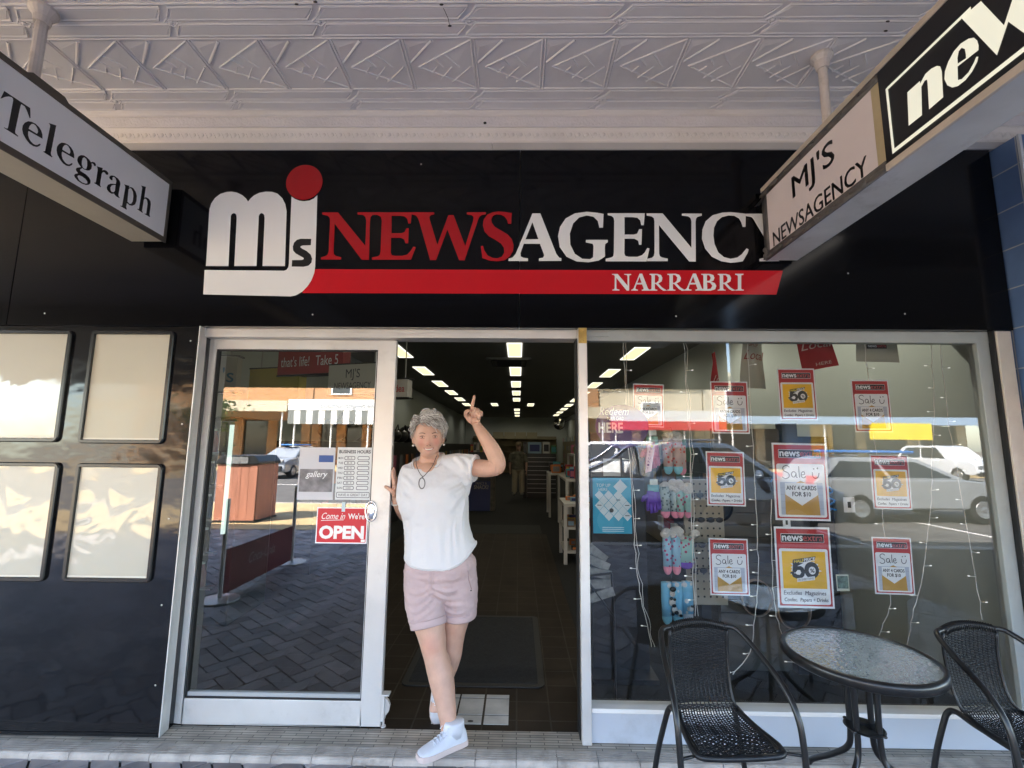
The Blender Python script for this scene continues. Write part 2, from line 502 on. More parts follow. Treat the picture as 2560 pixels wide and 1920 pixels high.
def remesh(o, vox, smooth=4, fac=0.5):
    md = o.modifiers.new('remesh', 'REMESH')
    md.mode = 'VOXEL'
    md.voxel_size = vox
    md.use_smooth_shade = True
    if smooth:
        s_ = o.modifiers.new('smooth', 'SMOOTH')
        s_.factor = fac
        s_.iterations = smooth
    return o
GLYPH={
'N':[[-1.183,2.989,-1.088,2.989,-0.913,2.779,-0.916,2.936,-0.923,2.961,-0.938,2.973,-0.97,2.976,-0.971,2.99,-0.854,2.99,-0.853,2.976,-0.881,2.972,-0.891,2.957,-0.893,2.93,-0.887,2.693,-0.93,2.693,-1.104,2.918,-1.1,2.748,-1.097,2.727,-1.083,2.716,-1.053,2.709,-1.053,2.694,-1.172,2.694,-1.173,2.708,-1.148,2.715,-1.134,2.725,-1.129,2.745,-1.133,2.93,-1.136,2.954,-1.149,2.968,-1.182,2.976]],
'E':[[-0.882,2.99,-0.644,2.99,-0.647,2.948,-0.649,2.919,-0.663,2.919,-0.671,2.948,-0.687,2.963,-0.712,2.967,-0.764,2.967,-0.761,2.858,-0.702,2.859,-0.683,2.866,-0.674,2.89,-0.66,2.89,-0.659,2.795,-0.675,2.795,-0.684,2.819,-0.704,2.829,-0.762,2.829,-0.76,2.737,-0.752,2.722,-0.733,2.718,-0.691,2.718,-0.663,2.726,-0.645,2.746,-0.629,2.775,-0.613,2.772,-0.639,2.694,-0.869,2.693,-0.87,2.708,-0.835,2.715,-0.824,2.725,-0.821,2.745,-0.823,2.939,-0.829,2.96,-0.848,2.972,-0.882,2.976]],
'W':[[-0.644,2.99,-0.511,2.99,-0.51,2.976,-0.53,2.972,-0.538,2.96,-0.536,2.943,-0.486,2.787,-0.426,2.972,-0.395,2.973,-0.321,2.779,-0.277,2.94,-0.276,2.961,-0.286,2.971,-0.316,2.977,-0.316,2.99,-0.202,2.991,-0.202,2.977,-0.227,2.972,-0.241,2.961,-0.249,2.94,-0.323,2.691,-0.355,2.691,-0.429,2.881,-0.491,2.692,-0.526,2.692,-0.598,2.931,-0.608,2.954,-0.62,2.969,-0.644,2.976]],
'S':[[-0.048,2.988,-0.051,2.917,-0.07,2.917,-0.076,2.94,-0.09,2.961,-0.112,2.974,-0.14,2.976,-0.16,2.967,-0.169,2.943,-0.165,2.923,-0.148,2.899,-0.111,2.876,-0.072,2.852,-0.047,2.823,-0.036,2.785,-0.039,2.748,-0.057,2.716,-0.087,2.692,-0.134,2.685,-0.181,2.69,-0.219,2.705,-0.229,2.779,-0.216,2.781,-0.207,2.75,-0.187,2.721,-0.159,2.707,-0.131,2.704,-0.104,2.715,-0.091,2.739,-0.093,2.768,-0.11,2.794,-0.144,2.817,-0.183,2.84,-0.209,2.87,-0.219,2.908,-0.215,2.946,-0.193,2.976,-0.163,2.991,-0.127,2.996,-0.085,2.992,-0.057,2.987]],
'A2':[[0.074,2.983,0.121,2.983,0.215,2.731,0.232,2.708,0.244,2.705,0.244,2.688,0.113,2.687,0.113,2.703,0.138,2.708,0.144,2.724,0.119,2.793,0.024,2.793,0.005,2.736,0.007,2.715,0.022,2.707,0.049,2.703,0.049,2.687,-0.065,2.687,-0.065,2.702,-0.042,2.708,-0.023,2.731],[0.034,2.821,0.11,2.822,0.074,2.927]],
'G':[[0.495,2.98,0.49,2.894,0.469,2.894,0.46,2.936,0.435,2.962,0.396,2.97,0.35,2.957,0.315,2.92,0.295,2.857,0.297,2.789,0.323,2.732,0.367,2.701,0.412,2.699,0.429,2.711,0.433,2.779,0.428,2.794,0.388,2.802,0.389,2.818,0.517,2.818,0.517,2.803,0.502,2.794,0.499,2.773,0.499,2.716,0.461,2.691,0.402,2.68,0.333,2.685,0.274,2.714,0.235,2.773,0.225,2.841,0.237,2.898,0.271,2.951,0.326,2.983,0.396,2.993,0.456,2.987]],
'E2':[[0.519,2.984,0.738,2.984,0.73,2.909,0.715,2.909,0.71,2.939,0.693,2.956,0.665,2.959,0.618,2.959,0.616,2.851,0.668,2.851,0.69,2.857,0.702,2.885,0.719,2.885,0.713,2.788,0.699,2.788,0.694,2.813,0.673,2.825,0.615,2.825,0.612,2.735,0.618,2.719,0.637,2.714,0.686,2.714,0.714,2.724,0.731,2.741,0.746,2.769,0.759,2.765,0.74,2.686,0.502,2.686,0.503,2.702,0.533,2.709,0.547,2.717,0.551,2.738,0.557,2.936,0.553,2.956,0.541,2.967,0.519,2.971]],
'N2':[[0.748,2.983,0.843,2.983,1.003,2.77,1.01,2.933,1.005,2.954,0.992,2.964,0.955,2.969,0.956,2.982,1.073,2.982,1.072,2.968,1.047,2.962,1.038,2.951,1.034,2.928,1.025,2.686,0.986,2.686,0.819,2.91,0.814,2.735,0.818,2.718,0.831,2.71,0.863,2.703,0.862,2.688,0.743,2.687,0.744,2.702,0.771,2.708,0.782,2.718,0.787,2.738,0.793,2.933,0.79,2.954,0.776,2.964,0.748,2.969]],
'C':[[1.33,2.981,1.324,2.899,1.307,2.899,1.301,2.925,1.289,2.951,1.262,2.968,1.229,2.97,1.19,2.96,1.159,2.934,1.14,2.893,1.134,2.846,1.138,2.794,1.157,2.742,1.189,2.713,1.226,2.703,1.265,2.711,1.293,2.731,1.322,2.767,1.334,2.76,1.326,2.737,1.296,2.688,1.258,2.682,1.225,2.679,1.171,2.688,1.118,2.716,1.082,2.765,1.066,2.823,1.071,2.881,1.093,2.934,1.136,2.972,1.192,2.988,1.241,2.991,1.291,2.986]],
'Y':[[1.33,2.981,1.467,2.981,1.466,2.968,1.446,2.963,1.442,2.955,1.473,2.87,1.525,2.952,1.526,2.964,1.504,2.968,1.505,2.981,1.588,2.981,1.587,2.968,1.564,2.962,1.55,2.949,1.482,2.835,1.474,2.72,1.482,2.71,1.506,2.703,1.505,2.689,1.391,2.688,1.392,2.703,1.417,2.709,1.424,2.72,1.431,2.829,1.371,2.949,1.361,2.96,1.329,2.966]],
'sN':[[0.538,2.611,0.571,2.611,0.627,2.54,0.628,2.595,0.626,2.602,0.622,2.605,0.609,2.607,0.609,2.611,0.649,2.611,0.649,2.606,0.641,2.604,0.638,2.601,0.637,2.593,0.635,2.511,0.621,2.511,0.563,2.587,0.562,2.528,0.563,2.522,0.568,2.519,0.579,2.516,0.579,2.511,0.538,2.511,0.538,2.516,0.547,2.518,0.551,2.522,0.552,2.528,0.554,2.595,0.553,2.601,0.548,2.605,0.538,2.607]],
'sA1':[[0.698,2.613,0.713,2.613,0.743,2.526,0.749,2.518,0.753,2.517,0.753,2.511,0.708,2.511,0.708,2.516,0.717,2.518,0.719,2.524,0.711,2.548,0.679,2.548,0.672,2.528,0.672,2.521,0.677,2.518,0.686,2.516,0.686,2.511,0.647,2.511,0.648,2.516,0.655,2.518,0.662,2.526],[0.683,2.557,0.708,2.558,0.697,2.594]],
'sA2':[[1.006,2.614,1.023,2.614,1.053,2.527,1.059,2.519,1.064,2.518,1.063,2.512,1.016,2.512,1.016,2.517,1.025,2.519,1.028,2.524,1.02,2.549,0.985,2.548,0.978,2.529,0.978,2.521,0.983,2.518,0.993,2.517,0.993,2.512,0.952,2.511,0.952,2.517,0.96,2.519,0.968,2.527],[0.99,2.558,1.017,2.558,1.006,2.595]],
'sR0':[[0.756,2.612,0.8,2.612,0.821,2.605,0.829,2.587,0.824,2.567,0.804,2.554,0.825,2.53,0.842,2.518,0.854,2.512,0.832,2.51,0.815,2.522,0.79,2.551,0.784,2.551,0.783,2.524,0.787,2.518,0.797,2.516,0.797,2.511,0.753,2.511,0.753,2.516,0.762,2.519,0.764,2.524,0.767,2.598,0.764,2.605,0.755,2.606],[0.786,2.605,0.8,2.604,0.809,2.59,0.806,2.57,0.793,2.558,0.784,2.558]],
'sR1':[[0.858,2.612,0.905,2.613,0.927,2.606,0.936,2.587,0.93,2.567,0.909,2.554,0.931,2.53,0.949,2.518,0.962,2.512,0.938,2.51,0.92,2.522,0.895,2.551,0.888,2.551,0.887,2.524,0.891,2.517,0.901,2.516,0.901,2.511,0.854,2.511,0.854,2.516,0.864,2.518,0.867,2.524,0.87,2.598,0.867,2.605,0.858,2.607],[0.89,2.606,0.905,2.604,0.915,2.59,0.911,2.57,0.898,2.558,0.888,2.558]],
'sR2':[[1.148,2.612,1.194,2.612,1.216,2.606,1.224,2.587,1.218,2.567,1.197,2.554,1.218,2.53,1.236,2.518,1.248,2.513,1.225,2.511,1.207,2.522,1.183,2.551,1.176,2.551,1.175,2.525,1.179,2.518,1.189,2.516,1.189,2.512,1.143,2.512,1.143,2.516,1.153,2.519,1.156,2.525,1.159,2.598,1.157,2.605,1.148,2.607],[1.179,2.606,1.194,2.604,1.203,2.59,1.2,2.57,1.186,2.559,1.177,2.559]],
'sB':[[1.053,2.612,1.102,2.612,1.123,2.605,1.128,2.588,1.122,2.572,1.108,2.565,1.129,2.557,1.137,2.54,1.129,2.52,1.103,2.511,1.049,2.511,1.049,2.516,1.06,2.52,1.062,2.525,1.065,2.599,1.063,2.605,1.053,2.607],[1.086,2.605,1.099,2.604,1.107,2.588,1.099,2.571,1.084,2.57],[1.084,2.561,1.102,2.559,1.114,2.541,1.104,2.523,1.084,2.52]],
'sI':[[1.248,2.613,1.296,2.613,1.295,2.607,1.283,2.604,1.282,2.597,1.278,2.526,1.281,2.519,1.293,2.517,1.292,2.512,1.246,2.512,1.246,2.517,1.257,2.519,1.259,2.526,1.263,2.597,1.26,2.604,1.248,2.607]],
'm':[[-1.853,2.652,-1.866,2.983,-1.866,3.011,-1.859,3.045,-1.84,3.08,-1.81,3.106,-1.773,3.119,-1.741,3.121,-1.707,3.114,-1.673,3.097,-1.65,3.077,-1.636,3.057,-1.623,3.077,-1.603,3.097,-1.572,3.114,-1.534,3.121,-1.496,3.12,-1.463,3.109,-1.431,3.08,-1.409,3.04,-1.398,2.995,-1.383,2.653,-1.516,2.653,-1.527,2.949,-1.53,2.969,-1.538,2.98,-1.548,2.984,-1.558,2.98,-1.564,2.966,-1.552,2.653,-1.684,2.652,-1.696,2.949,-1.699,2.969,-1.706,2.98,-1.717,2.983,-1.728,2.978,-1.733,2.966,-1.719,2.652]],
'j':[[-1.375,3.09,-1.352,3.074,-1.324,3.063,-1.297,3.06,-1.265,3.064,-1.239,3.077,-1.219,3.099,-1.203,2.65,-1.206,2.611,-1.219,2.568,-1.24,2.53,-1.269,2.497,-1.304,2.475,-1.335,2.468,-1.852,2.478,-1.858,2.627,-1.386,2.624,-1.371,2.63,-1.362,2.646,-1.36,2.665]],
's':[[-1.237,2.821,-1.237,2.782,-1.283,2.78,-1.296,2.776,-1.299,2.769,-1.287,2.76,-1.26,2.746,-1.234,2.724,-1.224,2.699,-1.226,2.674,-1.243,2.655,-1.272,2.648,-1.342,2.649,-1.342,2.689,-1.283,2.69,-1.273,2.696,-1.275,2.703,-1.289,2.711,-1.322,2.729,-1.34,2.748,-1.344,2.773,-1.338,2.798,-1.323,2.815,-1.3,2.822]],
'tT':[[1.653,3.015,1.752,3.018,1.759,2.977,1.756,2.974,1.749,2.985,1.741,2.998,1.731,3.009,1.719,3.009,1.717,3.004,1.716,2.994,1.712,2.882,1.714,2.874,1.726,2.87,1.724,2.866,1.672,2.867,1.673,2.87,1.681,2.871,1.685,2.874,1.686,2.884,1.688,3.002,1.686,3.008,1.681,3.01,1.671,3.005,1.659,2.993,1.65,2.98,1.645,2.974]],
'te':[[1.816,2.922,1.76,2.918,1.758,2.913,1.76,2.898,1.766,2.886,1.773,2.88,1.783,2.876,1.793,2.877,1.8,2.882,1.806,2.891,1.81,2.895,1.812,2.892,1.808,2.882,1.799,2.872,1.786,2.866,1.77,2.867,1.754,2.877,1.741,2.891,1.735,2.908,1.735,2.925,1.741,2.942,1.752,2.957,1.765,2.964,1.78,2.967,1.795,2.963,1.806,2.954,1.813,2.94],[1.758,2.927,1.76,2.941,1.766,2.955,1.774,2.961,1.783,2.959,1.792,2.95,1.795,2.939,1.792,2.928]],
'te2':[[1.96,2.926,1.904,2.922,1.902,2.917,1.904,2.902,1.91,2.89,1.917,2.884,1.927,2.88,1.937,2.881,1.944,2.886,1.95,2.895,1.954,2.899,1.956,2.896,1.952,2.886,1.943,2.876,1.93,2.87,1.914,2.871,1.898,2.881,1.885,2.895,1.879,2.912,1.879,2.929,1.885,2.946,1.896,2.961,1.909,2.968,1.924,2.971,1.939,2.967,1.95,2.958,1.957,2.944],[1.902,2.931,1.904,2.945,1.91,2.959,1.918,2.965,1.927,2.963,1.936,2.954,1.939,2.943,1.936,2.932]],
'tl':[[1.83,3.008,1.862,3.02,1.857,2.882,1.86,2.875,1.866,2.871,1.864,2.867,1.825,2.868,1.833,2.876,1.838,3,1.835,3.005]],
'tg':[[1.974,2.933,1.977,2.947,1.987,2.961,2.001,2.969,2.015,2.97,2.03,2.966,2.041,2.958,2.047,2.945,2.046,2.929,2.038,2.915,2.027,2.908,2.011,2.904,1.995,2.906,1.982,2.914,1.975,2.923],[1.996,2.937,1.998,2.952,2.004,2.961,2.014,2.961,2.021,2.951,2.024,2.931,2.022,2.914,2.015,2.908,2.005,2.909,1.998,2.92]],
'tg2':[[2.038,2.958,2.048,2.967,2.059,2.97,2.065,2.964,2.065,2.955,2.058,2.951,2.053,2.957,2.045,2.957,2.042,2.951]],
'tg3':[[1.997,2.906,2.005,2.907,1.994,2.893,1.995,2.886,2.005,2.886,2.024,2.886,2.042,2.88,2.05,2.87,2.051,2.857,2.044,2.845,2.031,2.836,2.01,2.831,1.989,2.833,1.974,2.841,1.97,2.848,1.974,2.857,1.982,2.864,1.987,2.869,1.977,2.874,1.974,2.881,1.977,2.89,1.988,2.899],[1.986,2.851,1.988,2.858,1.995,2.863,2.008,2.865,2.025,2.863,2.035,2.856,2.037,2.848,2.028,2.841,2.012,2.837,1.996,2.84]],
'tr':[[2.07,2.958,2.102,2.969,2.101,2.955,2.11,2.964,2.122,2.968,2.133,2.964,2.135,2.957,2.13,2.949,2.123,2.948,2.115,2.953,2.106,2.95,2.101,2.938,2.099,2.88,2.102,2.874,2.107,2.871,2.105,2.868,2.068,2.869,2.07,2.872,2.077,2.877,2.078,2.943,2.075,2.953]],
'ta':[[2.142,2.941,2.144,2.952,2.154,2.962,2.169,2.968,2.19,2.967,2.202,2.96,2.207,2.948,2.204,2.885,2.207,2.878,2.214,2.874,2.21,2.871,2.194,2.87,2.182,2.874,2.18,2.878,2.166,2.869,2.151,2.869,2.139,2.876,2.136,2.887,2.14,2.902,2.153,2.916,2.182,2.932,2.183,2.949,2.177,2.959,2.167,2.962,2.16,2.956,2.16,2.949,2.161,2.939,2.152,2.936],[2.181,2.926,2.171,2.92,2.16,2.91,2.155,2.896,2.158,2.884,2.165,2.879,2.176,2.883,2.182,2.895]],
'tp':[[2.228,2.958,2.261,2.969,2.26,2.958,2.27,2.968,2.285,2.97,2.302,2.96,2.313,2.941,2.314,2.914,2.309,2.89,2.292,2.873,2.276,2.867,2.259,2.87,2.257,2.849,2.263,2.837,2.26,2.834,2.223,2.834,2.224,2.837,2.233,2.84,2.238,2.946,2.235,2.955],[2.258,2.946,2.266,2.96,2.276,2.96,2.287,2.948,2.292,2.926,2.292,2.899,2.284,2.88,2.273,2.875,2.261,2.88]],
'th':[[2.33,3.012,2.362,3.023,2.36,2.957,2.371,2.967,2.389,2.969,2.403,2.961,2.408,2.945,2.407,2.884,2.413,2.873,2.409,2.87,2.374,2.87,2.375,2.873,2.385,2.877,2.386,2.936,2.381,2.952,2.372,2.958,2.362,2.954,2.359,2.943,2.356,2.879,2.363,2.872,2.359,2.869,2.325,2.871,2.326,2.875,2.335,2.877,2.34,3.003,2.336,3.009]],
'nn':[[1.552,2.914,1.499,2.914,1.499,2.904,1.476,2.921,1.453,2.921,1.432,2.913,1.421,2.901,1.418,2.88,1.424,2.789,1.478,2.787,1.472,2.879,1.472,2.896,1.481,2.9,1.496,2.889,1.506,2.787,1.562,2.788]],
'ne':[[1.297,2.845,1.365,2.85,1.369,2.805,1.357,2.798,1.334,2.802,1.315,2.818,1.306,2.83,1.3,2.825,1.305,2.812,1.323,2.795,1.346,2.785,1.372,2.786,1.39,2.796,1.405,2.817,1.412,2.846,1.407,2.87,1.392,2.892,1.37,2.91,1.346,2.915,1.321,2.908,1.305,2.896,1.297,2.878,1.295,2.859],[1.363,2.859,1.362,2.878,1.355,2.896,1.345,2.899,1.336,2.886,1.335,2.867,1.336,2.853]],
'nW':[[1.333,2.994,1.271,2.989,1.22,2.853,1.186,2.913,1.131,2.858,1.155,2.74,1.208,2.853,1.249,2.782]]}

# ------------------------------------------------------------------ material library
m_black = M('black_laminate', (0.006, 0.006, 0.007), 0.10, bump=1.0, bscale=1.3, dist=0.014, spec=0.65, stretch=(1.0, 1.0, 1.6))
m_fascia = M('black_fascia_laminate', (0.004, 0.004, 0.005), 0.11, bump=1.0, bscale=0.7, dist=0.002, spec=0.22)
m_white_vinyl = M('white_vinyl', (0.78, 0.77, 0.76), 0.25, spec=0.5)
m_red_vinyl = M('red_vinyl', (0.52, 0.006, 0.012), 0.22, spec=0.5)
m_darkred = M('dark_red_vinyl', (0.36, 0.004, 0.008), 0.25, spec=0.5)
m_blk_vinyl = M('black_vinyl', (0.007, 0.007, 0.007), 0.3)
m_alu = M('brushed_aluminium', (0.66, 0.64, 0.61), 0.42, metal=0.35, var=0.10, vscale=3, bump=0.05, bscale=150, dirt=0.35, dscale=4)
m_alu_blue = M('anodised_kick_panel', (0.60, 0.64, 0.70), 0.38, metal=0.3, var=0.06, vscale=2, dirt=0.3, dscale=3)
m_alu_green = M('window_frame_grey', (0.36, 0.38, 0.36), 0.45, metal=0.2, var=0.12, vscale=4, dirt=0.3)
m_gasket = M('rubber_gasket', (0.01, 0.01, 0.01), 0.6)
m_cream = M('cream_paint', (0.62, 0.56, 0.48), 0.5, var=0.12, vscale=6, dirt=0.4, dscale=5)
m_brass = M('brass', (0.55, 0.38, 0.12), 0.35, metal=0.9, var=0.2, vscale=20)
m_ceil = M('pressed_tin_paint', (0.79, 0.765, 0.785), 0.42, var=0.07, vscale=2.2, bump=0.12, bscale=14, dist=0.004, dirt=0.18, dscale=1.6)
m_corn = M('cornice_paint', (0.80, 0.75, 0.73), 0.45, var=0.07, vscale=3, bump=0.08, bscale=30, dirt=0.15, dscale=2.5)
m_corn_tex = M('embossed_band_paint', (0.70, 0.66, 0.68), 0.5, var=0.08, vscale=5, bump=0.9, bscale=70, dist=0.006)
m_trim = M('grey_trim_paint', (0.50, 0.48, 0.48), 0.5, var=0.1, vscale=3, dirt=0.2)
m_asphalt = M('asphalt', (0.11, 0.105, 0.10), 0.9, var=0.3, vscale=1.5, bump=0.4, bscale=120, dist=0.004)
m_ochre = M('ochre_paving', (0.50, 0.37, 0.19), 0.85, var=0.25, vscale=1.2, bump=0.2, bscale=40)
m_kerb = M('kerb_concrete', (0.42, 0.39, 0.34), 0.85, var=0.2, vscale=3)
m_conc = M('concrete', (0.36, 0.34, 0.30), 0.9, var=0.2, vscale=0.8)
m_paint_white = M('white_paint', (0.78, 0.77, 0.74), 0.6, var=0.06, vscale=2)
m_dirt = M('dry_ground', (0.22, 0.19, 0.14), 0.95, var=0.3, vscale=0.2)

# ------------------------------------------------------------------ ground, road, pavement
struct('ground', MB().box(-300, 300, -300, 120, -0.5, -0.13), m_dirt)
struct('road', MB().box(-120, 120, -25.5, -4.9, -0.3, -0.10), m_asphalt)
mk = MB()
for i in range(1, 14):
    mk.box(i*3.1, i*3.1 + 0.10, -10.4, -5.3, -0.10, -0.096)
    mk.box(i*3.1 + 1, i*3.1 + 1.1, -25.0, -20.4, -0.10, -0.096)
for i in range(-20, 20):
    mk.box(i*6, i*6 + 3, -16.55, -16.43, -0.10, -0.096)
struct('road_marking', mk, m_paint_white)
kb = MB()
for i in range(-40, -1):
    kb.box(i*1.5, i*1.5 + 1.49, -9.52, -9.30, -0.3, 0.065)
for i in range(-1, 40):
    kb.box(i*1.5 - 0.0, i*1.5 + 1.49, -5.12, -4.90, -0.3, 0.065)
kb.box(-1.70, -1.51, -9.52, -4.90, -0.3, 0.065)
struct('kerb', kb, m_kerb, bevel=0.02)
struct('sunlit_footpath', MB().box(-60, -1.705, -9.3, -5.72, -0.3, 0.065), m_ochre)
# herringbone clay pavers
m_paver = bpy.data.materials.new('paver_clay')
m_paver.use_nodes = True
_nt = m_paver.node_tree
_b = _nt.nodes['Principled BSDF']
_b.inputs['Roughness'].default_value = 0.62
_b.inputs['Specular IOR Level'].default_value = 0.35
_g = _nt.nodes.new('ShaderNodeNewGeometry')
_r = _nt.nodes.new('ShaderNodeValToRGB')
_r.color_ramp.elements[0].color = (0.22, 0.20, 0.20, 1)
_r.color_ramp.elements[1].color = (0.58, 0.53, 0.52, 1)
_nt.links.new(_g.outputs['Random Per Island'], _r.inputs[0])
_tc2 = _nt.nodes.new('ShaderNodeTexCoord')
_n = _nt.nodes.new('ShaderNodeTexNoise')
_n.inputs['Scale'].default_value = 9
_n.inputs['Detail'].default_value = 8
_nt.links.new(_tc2.outputs['Object'], _n.inputs['Vector'])
_mx = _nt.nodes.new('ShaderNodeMix')
_mx.data_type = 'RGBA'
_mx.blend_type = 'MULTIPLY'
_mx.inputs['Factor'].default_value = 0.7
_nt.links.new(_r.outputs[0], _mx.inputs['A'])
_nt.links.new(_n.outputs['Fac'], _mx.inputs['B'])
_nt.links.new(_mx.outputs['Result'], _b.inputs['Base Color'])
_bp = _nt.nodes.new('ShaderNodeBump')
_bp.inputs['Strength'].default_value = 0.35
_bp.inputs['Distance'].default_value = 0.003
_nt.links.new(_n.outputs['Fac'], _bp.inputs['Height'])
_nt.links.new(_bp.outputs[0], _b.inputs['Normal'])
pv = MB()
a = 0.115
ca, sa = math.cos(R(40)), math.sin(R(40))
for i in range(-62, 63):
    for j in range(-40, 41):
        # herringbone lattice: each step is one brick laid along u and one along v
        u, v = (i + 2*j) * a, (i - 2*j) * a
        for w, h in ((2*a, a), (a, 2*a)):
            uu, vv = (u, v) if w > h else (u, v + a)
            x0, x1, y0, y1 = uu + 0.005, uu + w - 0.005, vv + 0.005, vv + h - 0.005
            cx, cy = (x0+x1)/2, (y0+y1)/2
            X, Y = cx*ca - cy*sa - 1.5, cx*sa + cy*ca - 3.0
            if -7.2 < X < 4.2 and (-5.66 if X < -1.85 else -4.82) < Y < -0.05:
                z = 0.070 + random.uniform(-0.003, 0.002)
                q = [((x*ca - y*sa) - 1.5, (x*sa + y*ca) - 3.0) for x, y in ((x0, y0), (x1, y0), (x1, y1), (x0, y1))]
                pv.add([(x, y, z) for x, y in q] + [(x, y, 0.056) for x, y in q],
                       [(0,1,2,3), (0,4,5,1), (1,5,6,2), (2,6,7,3), (3,7,4,0)])
struct('pavement', pv, m_paver)
pb_ = MB()
pb_.box(-60, 60, -4.90, -0.13, -0.3, 0.060)
pb_.box(-60, -1.705, -5.72, -4.901, -0.3, 0.060)
struct('pavement_base', pb_, M('paver_joint_sand', (0.035, 0.033, 0.031), 0.95, var=0.3, vscale=20))

# ------------------------------------------------------------------ porch step with ribbed nosing tiles
m_mosaic = brick_mat('strip_mosaic', (0.56, 0.49, 0.40), (0.36, 0.32, 0.265), (0.13, 0.12, 0.10), 0.145, 0.020, 0.0022, rough=0.6, bump=0.8, var=0.45)
m_nosing = M('ribbed_nosing_tile', (0.44, 0.39, 0.34), 0.55, var=0.35, vscale=9, bump=0.2, bscale=50, dirt=0.7, dscale=6)
struct('porch_step', MB().box(-8, 8, -0.055, 0.092, 0.0, 0.0965), m_mosaic)
ns = MB()
for i in range(-36, 37):
    x0, x1 = i*0.2 + 0.0015, i*0.2 + 0.1985
    ns.box(x0, x1, -0.130, -0.058, 0.0, 0.092)
    for k in range(4):
        y = -0.062 - k*0.0165
        ns.box(x0, x1, y - 0.0115, y, 0.0921, 0.0985)
    pr = [(-0.1305, 0.0985), (-0.141, 0.097), (-0.148, 0.090), (-0.150, 0.080), (-0.150, 0.02), (-0.1305, 0.02)]
    ns.prism(pr, lambda y, z, X=x0: (X, y, z), lambda y, z, X=x1: (X, y, z))
struct('step_nosing', ns, m_nosing)

# ------------------------------------------------------------------ shop building
bld = thing('shop_building', 'black clad newsagency shopfront with silver sliding door and wide display window', 'shop')
cl = MB()
cl.box(-8.0, -3.42, -0.02, 0.30, 0.0985, 2.283)
cl.box(-3.416, -1.858, -0.02, 0.088, 0.0985, 2.283)
part('cladding_panel', cl, m_black, bld, bevel=0.002)
m_screw = M('screw_head', (0.5, 0.48, 0.44), 0.4, metal=0.6)
for x, z in ((-2.78, 2.36), (-1.2, 2.36), (0.9, 2.36), (2.2, 2.38), (-0.6, 3.3), (1.9, 2.62), (-3.3, 2.2), (-1.9, 2.2), (-1.9, 1.72), (-1.91, 0.75), (-1.9, 0.35), (-3.3, 0.4), (-1.92, 1.2)):
    part('screw', MB().ell((x, -0.0205, z), 0.005, 0.002, 0.005, 8, 6), m_screw, bld)
jm = MB()
jm.add([(-1.856, -0.021, 0.0985), (-1.850, -0.021, 0.0985), (-1.862, 0.088, 0.0985), (-1.885, 0.088, 0.0985),
        (-1.856, -0.021, 2.29), (-1.850, -0.021, 2.29), (-1.862, 0.088, 2.29), (-1.885, 0.088, 2.29)],
       [(0,3,2,1), (4,5,6,7), (0,1,5,4), (1,2,6,5), (2,3,7,6), (3,0,4,7)])
jm.box(-1.862, 0.338, 0.03, 0.14, 2.237, 2.288)
part('door_frame', jm, m_alu, bld, bevel=0.002)
# centre jamb and its brass plate
cj = part('centre_jamb', MB().box(0.338, 0.388, -0.022, 0.16, 0.0985, 2.288), m_alu, bld, bevel=0.003)
bp_ = MB().box(0.339, 0.386, -0.027, -0.0225, 2.198, 2.287)
for z in (2.21, 2.275):
    bp_.ell((0.362, -0.028, z), 0.008, 0.004, 0.008, 10, 6)
part('brass_plate', bp_, m_brass, cj)
part('jamb_seal', MB().box(0.331, 0.3375, 0.02, 0.12, 0.1, 2.236), m_gasket, cj)

# sliding door leaf, slid open to the left
dr = MB()
dr.box(-1.868, -1.818, 0.09, 0.13, 0.106, 2.235)
dr.box(-0.842, -0.734, 0.09, 0.13, 0.106, 2.235)
dr.box(-1.818, -0.842, 0.09, 0.13, 2.176, 2.235)
dr.box(-1.818, -0.842, 0.09, 0.13, 0.106, 0.232)
door = part('sliding_door', dr, m_alu, bld, bevel=0.003)
gk = MB()
for x0, x1, z0, z1 in ((-1.818, -1.808, 0.232, 2.176), (-0.850, -0.842, 0.232, 2.176), (-1.808, -0.850, 2.168, 2.176), (-1.808, -0.850, 0.232, 0.241)):
    gk.box(x0, x1, 0.096, 0.124, z0, z1)
part('door_seal', gk, m_gasket, door)
gb = MB()
gb.box(-0.8545, -0.8505, 0.100, 0.122, 0.242, 2.167)
gb.box(-1.806, -0.855, 0.100, 0.122, 0.242, 0.262)
part('glazing_bead', gb, M('bead_aluminium', (0.5, 0.52, 0.52), 0.4, metal=0.4), door)
m_glass = glass_mat('door_glass', (0.80, 0.84, 0.82), refl=4.4, wave=0.0006, wscale=0.9)
m_wglass = glass_mat('window_glass', (0.96, 0.985, 0.975), refl=2.1, wave=0.0006, wscale=0.8)
part('door_glass', MB().quad((-1.806, 0.110, 0.242), (-0.855, 0.110, 0.242), (-0.855, 0.110, 2.167), (-1.806, 0.110, 2.167)), m_glass, door)
hd = MB()
hd.tube([(-0.838 + 0.031*math.cos(2*PI*k/20), 0.082, 1.237 + 0.055*math.sin(2*PI*k/20)) for k in range(20)], 0.0055, 8, closed=True)
hd.ell((-0.838, 0.088, 1.237), 0.024, 0.006, 0.046, 18, 10)
part('door_handle', hd, M('chrome', (0.75, 0.75, 0.76), 0.12, metal=1.0), door, smooth=True)
lt = MB()
lt.box(-0.7335, -0.716, 0.085, 0.125, 0.135, 0.262)
lt.box(-0.7335, -0.692, 0.083, 0.128, 0.262, 0.270)
lt.prism([(-0.716, 0.245), (-0.700, 0.23), (-0.690, 0.205), (-0.696, 0.175), (-0.716, 0.15)], lambda x, z: (x, 0.10, z), lambda x, z: (x, 0.122, z))
lt.tube([(-0.722, 0.105, 0.135), (-0.722, 0.105, 0.10)], 0.006, 8)
lt.tube([(-0.722, 0.105, 0.106), (-0.722, 0.105, 0.099)], 0.014, 10)
